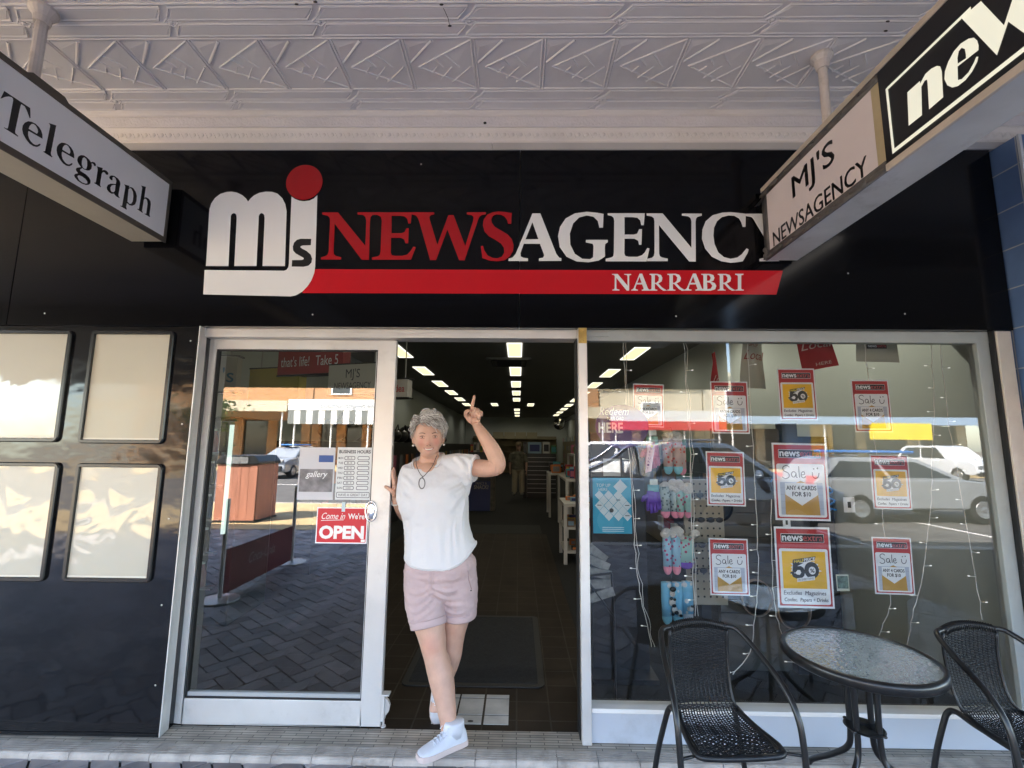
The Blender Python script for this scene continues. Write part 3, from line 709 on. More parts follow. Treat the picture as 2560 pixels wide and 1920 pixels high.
part('floor_bolt', lt, m_alu, door, bevel=0.001)

# display window
wf = MB()
wf.box(0.390, 2.688, 0.015, 0.075, 2.222, 2.287)
wf.box(2.618, 2.688, 0.015, 0.075, 0.268, 2.222)
wf.box(0.390, 0.52, 0.005, 0.014, 2.245, 2.275)
win = part('display_window', wf, m_alu_green, bld, bevel=0.003)
part('window_sill', MB().box(0.390, 2.70, -0.012, 0.075, 0.246, 0.268), m_paint_white, win, bevel=0.003)
part('kick_panel', MB().box(0.390, 2.80, 0.0, 0.09, 0.0985, 0.245), m_alu_blue, win, bevel=0.002)
part('window_glass', MB().quad((0.390, 0.040, 0.268), (2.618, 0.040, 0.268), (2.618, 0.040, 2.222), (0.390, 0.040, 2.222)), m_wglass, win)
part('window_seal', MB().box(2.689, 2.700, -0.01, 0.08, 0.246, 2.287), m_gasket, win)
pl_ = part('window_post', MB().box(2.701, 2.782, -0.020, 0.12, 0.0985, 2.283), m_cream, bld, bevel=0.004)
# blue tiled pier on the right
m_tile = brick_mat('blue_pier_tile', (0.11, 0.19, 0.38), (0.13, 0.215, 0.42), (0.42, 0.45, 0.5), 0.30, 0.23, 0.004, rough=0.28, bump=0.5, plane='XZ', offset=0.0, var=0.25)
m_tile2 = brick_mat('blue_pier_tile_side', (0.11, 0.19, 0.38), (0.13, 0.215, 0.42), (0.42, 0.45, 0.5), 0.15, 0.23, 0.004, rough=0.28, bump=0.5, plane='YZ', offset=0.0, var=0.25)
pier = part('tiled_pier', MB().box(2.822, 3.6, -0.168, 0.2, 0.0985, 3.385), m_tile, bld)
part('pier_side', MB().box(2.812, 2.8215, -0.158, 0.2, 0.0985, 3.384), m_tile2, pier)
part('corner_bead', MB().box(2.810, 2.826, -0.172, -0.1585, 0.0985, 3.386), M('white_bead', (0.6, 0.62, 0.66), 0.4), pier)
# walls, interior ceiling
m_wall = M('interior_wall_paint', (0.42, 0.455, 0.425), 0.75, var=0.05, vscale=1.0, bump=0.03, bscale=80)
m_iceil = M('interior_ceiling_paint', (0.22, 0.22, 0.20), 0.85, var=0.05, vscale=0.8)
wa = MB()
wa.box(2.72, 2.90, 0.16, 23.4, 0.0, 3.3)
wa.box(-3.15, -2.97, 0.31, 23.4, 0.0, 3.3)
wa.box(-2.965, 2.715, 23.2, 23.4, 0.0, 3.3)
wa.box(-2.965, 2.715, 0.16, 0.30, 2.30, 3.3)
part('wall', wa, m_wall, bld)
part('added_outer_wall', MB().box(-9.0, -3.2, 0.31, 1.0, 0.0, 5.0).box(3.61, 9.0, 0.0, 1.0, 0.0, 5.0).box(-8.99, 8.99, 0.35, 23.0, 3.72, 5.4).box(-8.99, 8.99, -0.015, 0.34, 3.43, 5.4), M('render_wall', (0.45, 0.42, 0.38), 0.8, var=0.1), bld)  # unseen wall mass, added so light does not leak in from the sides
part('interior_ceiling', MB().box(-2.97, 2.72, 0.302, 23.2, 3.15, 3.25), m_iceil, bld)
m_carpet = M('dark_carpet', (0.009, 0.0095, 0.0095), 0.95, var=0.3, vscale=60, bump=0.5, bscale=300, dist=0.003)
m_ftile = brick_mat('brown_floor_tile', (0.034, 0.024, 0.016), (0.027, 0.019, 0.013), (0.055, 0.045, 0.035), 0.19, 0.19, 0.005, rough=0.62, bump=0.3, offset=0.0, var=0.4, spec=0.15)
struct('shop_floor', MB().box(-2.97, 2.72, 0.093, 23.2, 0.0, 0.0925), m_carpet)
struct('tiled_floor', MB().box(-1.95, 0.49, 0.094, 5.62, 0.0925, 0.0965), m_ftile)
wt = MB()
for i, (x0, x1) in enumerate(((-0.47, -0.345), (-0.335, -0.195), (-0.182, -0.045))):
    for y0, y1 in ((0.145, 0.225), (0.235, 0.40), (0.41, 0.445)):
        wt.box(x0, x1, y0, y1, 0.0965, 0.0995)
wtile = struct('white_floor_tile', wt, M('white_floor_tile', (0.42, 0.41, 0.39), 0.4, var=0.25, vscale=8, dirt=0.25, dscale=12))
struct('ribbed_carpet_strip', MB().box(-0.95, 0.42, 5.63, 6.5, 0.0925, 0.098), M('ribbed_carpet', (0.03, 0.032, 0.03), 0.95, bump=1, bscale=40, stretch=(4, 0.2, 1)))

# ------------------------------------------------------------------ verandah awning with pressed tin ceiling
awn = thing('street_awning', 'wide verandah awning with mauve white pressed tin ceiling over the footpath', 'awning')
ac = MB()
ac.box(-9.0, 2.98, -3.85, -0.07, 3.602, 3.66)
ac.box(2.98, 12.0, -1.6, -0.07, 3.602, 3.66)
part('ceiling_sheet', ac, m_ceil, awn)
U0, PW = -0.24, 0.71
def D2(u, v, h=0.0):
    return (u, v - 2.6, 3.602 - h)
def ridge(mb, pts, w=0.011, h=0.008, closed=False):
    """raised half round bead pressed into the ceiling sheet along (u,d) points"""
    mb.tube([D2(p[0], p[1], 0.001) for p in pts], [(h*0.72, w*0.9)]*len(pts), 8, closed=closed, up=(0, 0, 1))
rel = MB()
def strip_rows(v0, pitch, k0, k1):
    # two staggered rows of long hexagonal panels with diamond rosettes between them
    for k in range(k0, k1):
        ua, ub = U0 + PW*k, U0 + PW*(k+1)
        for s, (va, vb, sh) in enumerate(((v0, v0 + pitch, 0.0), (v0 + pitch + 0.014, v0 + 2*pitch + 0.014, -0.012))):
            poly = [(ua + 0.035 + sh, va + 0.006), (ub - 0.005 + sh, va + 0.006), (ub - 0.055 + sh, vb - 0.006), (ua - 0.015 + sh, vb - 0.006)]
            ridge(rel, poly, 0.0085, 0.0105, True)
            inn = [(p[0]*0.96 + (ua+ub)/2*0.04, p[1]*0.72 + (va+vb)/2*0.28) for p in poly]
            # slightly raised inner field
            o_ = len(rel.v)
            rel.add([D2(*p, 0.001) for p in poly] + [D2(*p, 0.006) for p in inn],
                    [(4,5,6,7)] + [(i, (i+1) % 4, (i+1) % 4 + 4, i + 4) for i in range(4)])
        c = (ua - 0.005, v0 + pitch + 0.007)
        dm = [(c[0] - 0.034, c[1]), (c[0], c[1] - 0.024), (c[0] + 0.034, c[1]), (c[0], c[1] + 0.024)]
        ridge(rel, dm, 0.006, 0.009, True)
        rel.ell(D2(c[0], c[1], 0.002), 0.012, 0.009, 0.009, 10, 6)
    ridge(rel, [(U0 + PW*k0, v0 - 0.012), (U0 + PW*k1, v0 - 0.012)], 0.007, 0.009)
    ridge(rel, [(U0 + PW*k0, v0 + 2*pitch + 0.026), (U0 + PW*k1, v0 + 2*pitch + 0.026)], 0.007, 0.009)
    mid = v0 + pitch + 0.007
    ridge(rel, [(U0 + PW*k0, mid), (U0 + PW*k1, mid)], 0.004, 0.006)
def tri_row(v0, v1, k0, k1):
    P2 = PW/2
    for k in range(k0*2, k1*2):
        x0, x1 = U0 + P2*k, U0 + P2*(k+1)
        for dx in (-0.008, 0.008):
            ridge(rel, [(x0 + dx, v0), (x0 + dx, v1)], 0.006, 0.009)
        L = lambda a_, b_: (x0 + 0.012 + (P2 - 0.024)*a_, v0 + (v1 - v0)*b_)
        # stepped pyramid pressed triangle, widest toward the right bead
        A, B, C = L(1.0, 0.02), L(1.0, 0.98), L(0.13, 0.53)
        G = L(0.72, 0.5)
        rel.add([D2(*A, 0.001), D2(*B, 0.001), D2(*C, 0.001), D2(*G, 0.0045)], [(0,1,3), (1,2,3), (2,0,3)])
        ridge(rel, [A, C, B], 0.005, 0.008)
        ridge(rel, [L(0.02, 0.45), L(0.42, 0.03)], 0.008, 0.009)
        rel.add([D2(*L(0.0, 0.03), 0.001), D2(*L(0.40, 0.03), 0.001), D2(*L(0.0, 0.44), 0.001), D2(*L(0.06, 0.14), 0.005)], [(0,1,3), (1,2,3), (2,0,3)])
        for a0, b0, a1, b1 in ((0.42, 0.53, 0.32, 0.66), (0.66, 0.53, 0.46, 0.78), (0.96, 0.53, 0.62, 0.86), (0.40, 0.36, 0.52, 0.53), (0.56, 0.27, 0.78, 0.53)):
            ridge(rel, [L(a0, b0), L(a1, b1)], 0.0045, 0.0085)
strip_rows(2.352, 0.066, -5, 5)
tri_row(2.020, 2.335, -5, 5)
strip_rows(1.842, 0.072, -5, 4)
tri_row(1.500, 1.815, -5, 4)
strip_rows(1.324, 0.072, -5, 4)
part('pressed_relief', rel, m_ceil, awn, smooth=False)
# cornice swept along the wall
def sweep(mb, prof, x0, x1):
    n = len(prof)
    mb.add([(x, d - 2.6, z) for x in (x0, x1) for d, z in prof], [(i, (i+1) % n, (i+1) % n + n, i + n) for i in range(n)] + [tuple(range(n))[::-1], tuple(range(n, 2*n))])
cn = MB()
sweep(cn, [(2.600, 3.437), (2.582, 3.437), (2.578, 3.443), (2.582, 3.449), (2.574, 3.455), (2.569, 3.475), (2.562, 3.505), (2.558, 3.515), (2.553, 3.52), (2.556, 3.527), (2.600, 3.527)], -9, 3.9)
sweep(cn, [(2.600, 3.5785), (2.530, 3.5785), (2.521, 3.582), (2.514, 3.589), (2.508, 3.592), (2.500, 3.600), (2.600, 3.601)], -9, 3.9)
for i in range(-66, 78):
    x = i*0.05
    cn.ell((x, -0.0320, 3.485), 0.013, 0.006, 0.016, 10, 6, Matrix.Rotation(R(35), 3, 'Y'))
    cn.tube([(x + 0.013, -0.030, 3.506), (x + 0.022, -0.0335, 3.490), (x + 0.033, -0.0305, 3.465)], 0.0036, 6)
cn_o = part('cornice', cn, m_corn, awn)
sweepb = MB()
sweep(sweepb, [(2.600, 3.5275), (2.5535, 3.5275), (2.550, 3.531), (2.546, 3.545), (2.538, 3.565), (2.533, 3.578), (2.600, 3.578)], -9, 3.9)
part('embossed_band', sweepb, m_corn_tex, cn_o, smooth=False)
tb = MB()
for x0, x1 in ((-9.0, -0.172), (-0.1695, 3.9)):
    tb.box(x0, x1, -0.028, 0.0, 3.392, 3.4365)
part('grey_trim', tb, m_trim, cn_o, bevel=0.002)
hl = MB().ell((-0.215, -0.054, 3.5475), 0.010, 0.004, 0.010, 12, 8)
part('knot_hole', hl, m_gasket, cn_o)
fb = MB()
fb.box(-9.0, 2.98, -3.92, -3.85, 2.43, 3.67)
fb.box(-9.0, 2.98, -3.92, -0.11, 3.672, 3.70)
part('fascia_board', fb, M('awning_fascia_paint', (0.16, 0.15, 0.14), 0.6), awn)
# cobweb threads and dead moths on the ceiling
m_cob = M('dark_cobweb', (0.05, 0.04, 0.035), 0.9)
cw = MB()
cw.tube([(-0.362, -0.764, 3.598), (-0.342, -0.70, 3.592), (-0.34, -0.655, 3.594)], 0.0012, 5)
for x, y in ((-0.362, -0.764), (-0.34, -0.657), (0.53, -0.80), (1.71, -0.67), (1.74, -0.62), (-0.93, -0.78), (-1.02, -0.77)):
    part('dead_moth', MB().ell((x, y, 3.594), 0.010, 0.004, 0.004, 8, 6), m_cob, awn)
part('cobweb', cw, m_cob, awn)
nb = thing('neighbour_awning', 'lower dark verandah awning of the shop next door on the right', 'awning')
na = MB()
na.box(3.07, 12.0, -3.90, -1.62, 3.30, 3.72)
na.box(3.07, 12.0, -3.96, -3.901, 2.06, 3.5)
part('awning_roof', na, M('neighbour_awning_paint', (0.28, 0.27, 0.26), 0.7, var=0.1), nb)

# ------------------------------------------------------------------ fascia sign
fs = thing('fascia_sign', 'long glossy black shop fascia with white and red lettering above the door', 'shop sign')
fm = MB()
fm.box(-8.0, -3.002, -0.019, 0.03, 2.288, 3.392)
fm.box(-2.998, -0.002, -0.019, 0.03, 2.288, 3.392)
fm.box(0.002, 2.80, -0.019, 0.03, 2.288, 3.392)
part('fascia_panel', fm, m_fascia, fs, bevel=0.0015)
def glyph_loops(k):
    return [list(zip(l[0::2], l[1::2])) for l in GLYPH[k]]
YF = -0.0205
def on_f(k):
    return lambda x, z: (x, YF - 0.0006*k, z)
def glyph(mb, keys, fn):
    for i, k in enumerate(keys):
        mb.flat(glyph_loops(k), fn(i))
band = MB().flat([[(-1.27, 2.489), (1.480, 2.491), (1.527, 2.635), (-1.22, 2.635)]], on_f(0))
part('red_band', band, m_red_vinyl, fs)
part('logo_letter', MB().flat(glyph_loops('m'), on_f(2)), m_white_vinyl, fs)
part('logo_letter', MB().flat(glyph_loops('j'), on_f(3)), m_white_vinyl, fs)
part('logo_letter', MB().flat(glyph_loops('s'), on_f(5)), m_blk_vinyl, fs)
part('logo_dot', MB().flat([circ(-1.303, 3.181, 0.111, 0.113, 40)], on_f(6)), m_darkred, fs)
g1 = MB(); glyph(g1, ['N', 'E', 'W', 'S'], lambda i: on_f(2 + i))
part('red_lettering', g1, m_darkred, fs)
g2 = MB(); glyph(g2, ['A2', 'G', 'E2', 'N2', 'C', 'Y'], lambda i: on_f(7 + i))
part('white_lettering', g2, m_white_vinyl, fs)
g3 = MB(); glyph(g3, ['sN', 'sA1', 'sR0', 'sR1', 'sA2', 'sB', 'sR2', 'sI'], lambda i: on_f(3 + i))
part('town_lettering', g3, m_white_vinyl, fs)

# ------------------------------------------------------------------ hanging light box signs
m_sign_w = M('white_sign_acrylic', (0.78, 0.78, 0.80), 0.35, var=0.05, vscale=2)
m_sign_frame = M('bronze_sign_frame', (0.10, 0.085, 0.07), 0.5, metal=0.3, var=0.2)
m_sign_under = M('sign_underside', (0.50, 0.44, 0.33), 0.6, var=0.15, vscale=3, dirt=0.3)
m_pole = M('painted_pole', (0.66, 0.60, 0.58), 0.45, var=0.12, vscale=8, dirt=0.5, dscale=10)
ls = thing('hanging_light_box', 'white hanging light box with one long word in black serif letters', 'hanging sign', group='light box signs hung under the awning')
bx = MB()
bx.box(-2.279, -2.0845, -3.0, -0.062, 2.785, 3.150)
part('sign_case', bx, m_sign_under, ls)
fr = MB()
fr.box(-2.084, -2.076, -3.0, -0.06, 2.776, 2.806)
fr.box(-2.084, -2.076, -3.0, -0.06, 3.133, 3.158)
fr.box(-2.084, -2.076, -0.078, -0.06, 2.806, 3.133)
fr.box(-2.279, -2.0845, -3.0, -0.06, 3.151, 3.160)
part('sign_frame', fr, m_sign_frame, ls, bevel=0.001)
part('sign_face', MB().box(-2.0838, -2.080, -2.99, -0.079, 2.8065, 3.1325), m_sign_w, ls)
tl_ = MB()
glyph(tl_, ['tT', 'te', 'tl', 'te2', 'tg', 'tg2', 'tg3', 'tr', 'ta', 'tp', 'th'], lambda i: (lambda y, z: (-2.0792 + 0.0003*(i % 3), y - 2.6, z)))
part('lettering', tl_, m_blk_vinyl, ls)
hg = MB()
hg.tube([(-2.205, -0.749, 3.20), (-2.205, -0.749, 3.60)], 0.023, 12)
hg.lathe((-2.205, -0.749, 3.55), [(0.055, 0.045), (0.055, 0.03), (0.034, 0.0), (0.03, -0.03)], 16)
part('hanger_pole', hg, m_pole, ls, smooth=False)
pr = [(-0.88, 3.16), (-0.84, 3.192), (-0.70, 3.192), (-0.66, 3.16)]
br_ = MB().prism(pr, lambda y, z: (-2.24, y, z), lambda y, z: (-2.10, y, z))
br_.box(-2.235, -2.175, -0.79, -0.71, 3.1925, 3.205)
part('bracket', br_, m_sign_frame, ls)

rs = thing('hanging_light_box', 'long hanging light box with a taped pink panel and a lit black panel', 'hanging sign', group='light box signs hung under the awning')
m_case = M('weathered_sign_case', (0.60, 0.60, 0.60), 0.55, var=0.15, vscale=4, dirt=0.5, dscale=5)
m_pinkface = M('pinkish_sign_acrylic', (0.64, 0.545, 0.52), 0.4, var=0.06, vscale=3, emit=(1.0, 0.85, 0.8), estr=0.008)
m_tape = M('grey_tape', (0.115, 0.105, 0.10), 0.6, var=0.3, vscale=12, bump=0.5, bscale=30)
m_yellowed = M('yellowed_edge', (0.55, 0.45, 0.27), 0.6, var=0.2, vscale=6)
m_case_edge = M('cream_case_edge', (0.60, 0.52, 0.44), 0.55, var=0.2, vscale=6, dirt=0.4)
cs = MB()
cs.box(1.428, 1.598, -2.3, -0.045, 2.687, 3.125)
part('sign_case', cs, m_case, rs)
ed = MB()
ed.box(1.414, 1.428, -2.3, -0.925, 2.680, 2.708)
ed.box(1.414, 1.428, -2.3, -0.045, 3.100, 3.127)
part('case_edge', ed, m_case_edge, rs, bevel=0.002)
part('pink_face', MB().box(1.4205, 1.4275, -0.915, -0.093, 2.726, 3.062), m_pinkface, rs)
part('yellowed_edge', MB().box(1.4195, 1.4278, -0.924, -0.885, 2.727, 3.095), m_yellowed, rs)
tp = MB()
tp.box(1.4165, 1.4279, -0.924, -0.045, 2.684, 2.7255)
tp.box(1.4165, 1.4279, -0.924, -0.045, 3.0625, 3.0995)
tp.box(1.4165, 1.4279, -0.0925, -0.045, 2.7258, 3.0622)
tp.add([(1.415, -0.16, 3.075), (1.415, -0.03, 3.035), (1.38, -0.03, 3.02), (1.405, -0.17, 3.06)], [(0,1,2,3)])
for k in range(9):
    y = -0.07 - k*0.1
    tp.ell((1.4165, y, 2.70 + 0.006*math.sin(k*2.1)), 0.004, 0.05, 0.012, 8, 6)
    tp.ell((1.4165, y, 3.083 + 0.005*math.sin(k*1.7)), 0.004, 0.05, 0.013, 8, 6)
for k in range(5):
    tp.ell((1.414, -0.06 + 0.01*math.sin(k*2.0), 2.70 + 0.012*k), 0.009, 0.016, 0.014, 8, 6)
part('tape', tp, m_tape, rs, smooth=True)
on_r = lambda k: (lambda y, z: (1.4200 - 0.0006*k, y, z))
tx = MB()
fnr = lambda u, v: (1.4198, u, v)
# the face looks toward -X, so text runs toward -Y
fnt = lambda u, v: (1.4197, -u, v)
for q, (du, dv) in enumerate(((0, 0), (0.0022, 0), (-0.0022, 0), (0, 0.0016))):
    fq = lambda u, v, q=q: (1.4197 - 0.0002*q, -u, v)
    put_text(tx, "MJ'S", fq, 0.335 + du, 2.903 + dv, 0.116, w=0.318)
    put_text(tx, "NEWSAGENCY", fq, 0.132 + du*0.7, 2.731 + dv, 0.082, w=0.700)
part('shop_name_lettering', tx, m_blk_vinyl, rs)
m_lit = M('lit_cream_acrylic', (0.75, 0.75, 0.66), 0.4, emit=(1.0, 1.0, 0.80), estr=0.045)
part('black_face', MB().box(1.4185, 1.4275, -2.3, -0.9265, 2.7085, 3.0995), m_blk_vinyl, rs)
lt_ = MB()
fnl = lambda i: (lambda y, z: (1.4178 - 0.0005*i, y - 2.6, z))
glyph(lt_, ['nn', 'ne', 'nW'], lambda i: fnl(i))
lt_.flat([[(1.640, 2.729), (1.640, 3.001), (1.629, 3.001), (1.629, 2.729)]], fnl(4))
lt_.flat([[(1.629, 2.729), (1.629, 2.744), (0.6, 2.744), (0.6, 2.729)]], fnl(5))
lt_.flat([[(1.629, 2.990), (1.629, 3.001), (1.30, 3.001), (1.30, 2.990)]], fnl(6))
lt_.flat([[(1.00, 2.990), (1.00, 3.001), (0.6, 3.001), (0.6, 2.990)]], fnl(6))
part('lit_lettering', lt_, m_lit, rs)
hp = MB()
hp.tube([(1.53, -0.475, 3.12), (1.53, -0.475, 3.60)], 0.021, 12)
hp.lathe((1.53, -0.475, 3.55), [(0.050, 0.047), (0.052, 0.03), (0.036, 0.01), (0.027, -0.03)], 16)
part('hanger_pole', hp, m_pole, rs)

# ------------------------------------------------------------------ bistro chairs and table
m_tubeb = M('black_powder_coat', (0.012, 0.0115, 0.0115), 0.32, var=0.3, vscale=20, spec=0.5)
m_wick = M('black_wicker', (0.010, 0.010, 0.011), 0.42, var=0.25, vscale=30, spec=0.45)
def chair_parts(t):
    # local frame: x to the picture right, y toward the shop (back of chair), z up from the feet
    H = 0.72
    for s in (-1, 1):
        leg = MB()
        pth = spl([(s*0.135, 0.135, H), (s*0.185, 0.115, H - 0.012), (s*0.216, 0.02, H - 0.065), (s*0.240, -0.12, H - 0.145), (s*0.250, -0.195, H - 0.235),
                   (s*0.252, -0.220, 0.36), (s*0.248, -0.232, 0.18), (s*0.245, -0.238, 0.004)], 6)
        leg.tube(pth, 0.0125, 10)
        leg.tube([(s*0.252, -0.222, 0.352), (s*0.17, -0.198, 0.352)], 0.006, 8)
        part('arm_and_front_leg', leg, m_tubeb, t, smooth=True, local=True)
        rl = MB()
        rl.tube(spl([(s*0.165, -0.20, 0.352), (s*0.155, 0.0, 0.356), (s*0.148, 0.10, 0.366), (s*0.156, 0.132, 0.345), (s*0.170, 0.145, 0.29), (s*0.20, 0.165, 0.15), (s*0.222, 0.18, 0.004)], 6), 0.0125, 10)
        part('rear_leg', rl, m_tubeb, t, smooth=True, local=True)
    tr = MB()
    tr.tube(spl([(-0.135, 0.135, H), (-0.06, 0.155, H + 0.012), (0.0, 0.16, H + 0.015), (0.06, 0.155, H + 0.012), (0.135, 0.135, H)], 6), 0.0125, 10)
    for k in range(26):
        x = -0.128 + 0.256*k/25
        y = 0.135 + 0.025*(1 - (x/0.135)**2)
        z = H + 0.015*(1 - (x/0.135)**2)
        tr.tube([(x + 0.006, y - 0.013, z - 0.022), (x + 0.003, y - 0.0155, z + 0.002), (x - 0.001, y, z + 0.0155), (x - 0.005, y + 0.0155, z), (x - 0.008, y + 0.012, z - 0.02)], 0.0032, 5)
    part('top_rail', tr, m_wick, t, smooth=True, local=True)
    # woven sheet: profile in (y,z), half width
    prof = spl([(0.128, H - 0.01, 0.142), (0.135, 0.62, 0.140), (0.125, 0.50, 0.136), (0.105, 0.42, 0.134), (0.075, 0.378, 0.138), (0.03, 0.362, 0.148),
                (-0.06, 0.356, 0.165), (-0.15, 0.358, 0.178), (-0.205, 0.358, 0.180)], 8)
    L = [0]
    for i in range(1, len(prof)):
        L.append(L[-1] + ((prof[i].x - prof[i-1].x)**2 + (prof[i].y - prof[i-1].y)**2)**0.5)
    def at(s, u, off=0.0):
        s = max(0, min(L[-1] - 1e-5, s))
        i = max(j for j in range(len(L)) if L[j] <= s)
        i = min(i, len(L) - 2)
        f = (s - L[i]) / (L[i+1] - L[i])
        p = prof[i].lerp(prof[i+1], f)
        d = (prof[i+1] - prof[i])
        n = Vector((d.y, -d.x)).normalized()
        hw = p.z
        bow = 0.018*(1 - u*u)
        # bow backwards/downwards in the middle
        return Vector((u*hw, p.x - n.x*(off) + (bow if s < 0.33 else 0), p.y - n.y*off - (0.012*(1-u*u) if s > 0.36 else 0)))
    back, seat = MB(), MB()
    NV = 15
    for mb, s0, s1, n in ((back, 0.0, 0.345, 58), (seat, 0.345, L[-1] - 0.01, 52)):
        for k in range(NV if mb is back else 23):
            u = -1 + 2*k/((NV if mb is back else 23) - 1)
            pts = [at(s0 + (s1-s0)*i/14, u) for i in range(15)]
            mb.tube(pts, 0.0030, 5)
        for i in range(n):
            s = s0 + (s1 - s0)*(i + 0.5)/n
            # seat has open rows near its rear and front third, as the weave is loose there
            if mb is seat and i % 3 == 1 and not (14 < i < 27):
                continue
            pts = []
            for q in range(2*NV - 1):
                u = -1 + q/(NV-1)
                ph = 1 if (q // 2 + i) % 2 else -1
                off = 0.0035*ph if q % 2 == 0 else 0.0
                if mb is back and 18 < i < 38 and abs(u) < 0.42 - 0.040*abs(i - 28):
                    off = 0.0040*(1 if ((q + i*2) // 4) % 2 else -1)
                pts.append(at(s, u, off))
            mb.tube(pts, [(0.0017, 0.0033)]*len(pts) if mb is back else [(0.0016, 0.0034)]*len(pts), 6, up=(0, 0, 1) if mb is seat else (0, 1, 0))
    part('backrest', back, m_wick, t, smooth=True, local=True)
    part('seat', seat, m_wick, t, smooth=True, local=True)
    ed = MB()
    eps = [at(0.36, -1), at(0.45, -1), at(0.55, -1), at(L[-1] - 0.03, -1), at(L[-1], -0.93) + Vector((0, -0.006, -0.004)), at(L[-1], -0.5) + Vector((0, -0.008, -0.004)), at(L[-1], 0) + Vector((0, -0.008, -0.002)),
           at(L[-1], 0.5) + Vector((0, -0.008, -0.004)), at(L[-1], 0.93) + Vector((0, -0.006, -0.004)), at(L[-1] - 0.03, 1), at(0.55, 1), at(0.45, 1), at(0.36, 1)]
    ed.tube(spl(eps, 5), 0.0125, 9)
    for sgn in (-1, 1):
        ed.tube([at(0.345*i/10, sgn) for i in range(11)], 0.007, 7)
    part('seat_edge', ed, m_wick, t, smooth=True, local=True)
c1 = thing('bistro_chair', 'black woven wicker bistro chair in front of the sock display, left of the round table', 'chair', (0.875, -0.385, 0.070), 'black wicker bistro chairs', R(4))
chair_parts(c1)
c1.scale = (1.0, 1.0, 0.966)
c2 = dup(c1, (2.172, -0.368, 0.070), 'black woven wicker bistro chair beside the window post, right of the round table', rz=R(6))

tb_ = thing('bistro_table', 'small round table with rippled glass top and black tube legs between two wicker chairs', 'table', (1.546, -0.352, 0.070))
TZ = 0.623
m_tglass = glass_mat('rippled_table_glass', (0.50, 0.58, 0.57), refl=4.0, rough=0.045, wave=0.0045, wscale=48)
_nt = m_tglass.node_tree
_df = _nt.nodes.new('ShaderNodeBsdfDiffuse'); _df.inputs[0].default_value = (0.55, 0.67, 0.70, 1)
_mxs = _nt.nodes.new('ShaderNodeMixShader'); _mxs.inputs[0].default_value = 0.27
_o = [n for n in _nt.nodes if n.type == 'OUTPUT_MATERIAL'][0]
_src = _o.inputs[0].links[0].from_socket
_nt.links.new(_src, _mxs.inputs[1]); _nt.links.new(_df.outputs[0], _mxs.inputs[2]); _nt.links.new(_mxs.outputs[0], _o.inputs[0])
rim = MB()
rim.lathe((0, 0, TZ), [(0.283, 0.0), (0.283, 0.008), (0.291, 0.012), (0.303, 0.008), (0.307, -0.004), (0.305, -0.026), (0.298, -0.034), (0.287, -0.034), (0.283, -0.028), (0.283, 0.0)], 64)
part('rim', rim, m_tubeb, tb_, smooth=True, local=True)
gt = MB().lathe((0, 0, TZ), [(0.0005, 0.004), (0.15, 0.004), (0.2825, 0.004), (0.2825, -0.002), (0.15, -0.002), (0.0005, -0.002)], 64)
part('glass_top', gt, m_tglass, tb_, smooth=False, local=True)
for k in range(4):
    a_ = R(-62 + 90*k)
    c_, s_ = math.cos(a_), math.sin(a_)
    lg = MB()
    lg.tube(spl([(0.255*c_, 0.255*s_, TZ - 0.034), (0.15*c_, 0.15*s_, TZ - 0.042), (0.080*c_, 0.080*s_, TZ - 0.075), (0.062*c_, 0.062*s_, TZ - 0.14), (0.060*c_, 0.060*s_, 0.42), (0.060*c_, 0.060*s_, 0.27), (0.078*c_, 0.078*s_, 0.20),
                 (0.15*c_, 0.15*s_, 0.13), (0.25*c_, 0.25*s_, 0.05), (0.262*c_, 0.262*s_, 0.004)], 6), 0.0125, 10)
    part('leg', lg, m_tubeb, tb_, smooth=True, local=True)
rg = MB().lathe((0, 0, 0.315), [(0.030, 0.0), (0.030, 0.010), (0.074, 0.010), (0.079, 0.005), (0.074, 0.0), (0.030, 0.0)], 32)
for k in range(4):
    a_ = R(-62 + 90*k)
    rg.ell((0.078*math.cos(a_), 0.078*math.sin(a_), 0.32), 0.010, 0.010, 0.007, 8, 6)
part('leg_ring', rg, m_tubeb, tb_, local=True)

# ------------------------------------------------------------------ empty poster frames on the black panel
m_frame_b = M('black_snap_frame', (0.012, 0.012, 0.012), 0.25, spec=0.6)
m_pframe = bpy.data.materials.new('clear_cover_over_cream')
m_frame_cover = M('cream_backing_under_film', (0.47, 0.44, 0.345), 0.5, coat=1.0, var=0.05, vscale=1.5)
_b = m_frame_cover.node_tree.nodes['Principled BSDF']
_b.inputs['Coat Roughness'].default_value = 0.03
_b.inputs['Coat IOR'].default_value = 1.7
_nt = m_frame_cover.node_tree
_tc3 = _nt.nodes.new('ShaderNodeTexCoord'); _ns = _nt.nodes.new('ShaderNodeTexNoise'); _bp = _nt.nodes.new('ShaderNodeBump')
_ns.inputs['Scale'].default_value = 3.2; _ns.inputs['Detail'].default_value = 1.5
_ns.inputs['Distortion'].default_value = 0.9
_bp.inputs['Strength'].default_value = 1.0; _bp.inputs['Distance'].default_value = 0.0045
_nt.links.new(_tc3.outputs['Object'], _ns.inputs['Vector']); _nt.links.new(_ns.outputs['Fac'], _bp.inputs['Height']); _nt.links.new(_bp.outputs[0], _b.inputs['Coat Normal'])
bpy.data.materials.remove(m_pframe)
def film(name, wave, scale, coat):
    m = m_frame_cover.copy()
    m.name = name
    for n in m.node_tree.nodes:
        if n.type == 'BUMP': n.inputs['Distance'].default_value = wave
        if n.type == 'TEX_NOISE' and n.outputs['Fac'].links and n.outputs['Fac'].links[0].to_node.type == 'BUMP': n.inputs['Scale'].default_value = scale
        if n.type == 'BSDF_PRINCIPLED': n.inputs['Coat Weight'].default_value = coat
    return m
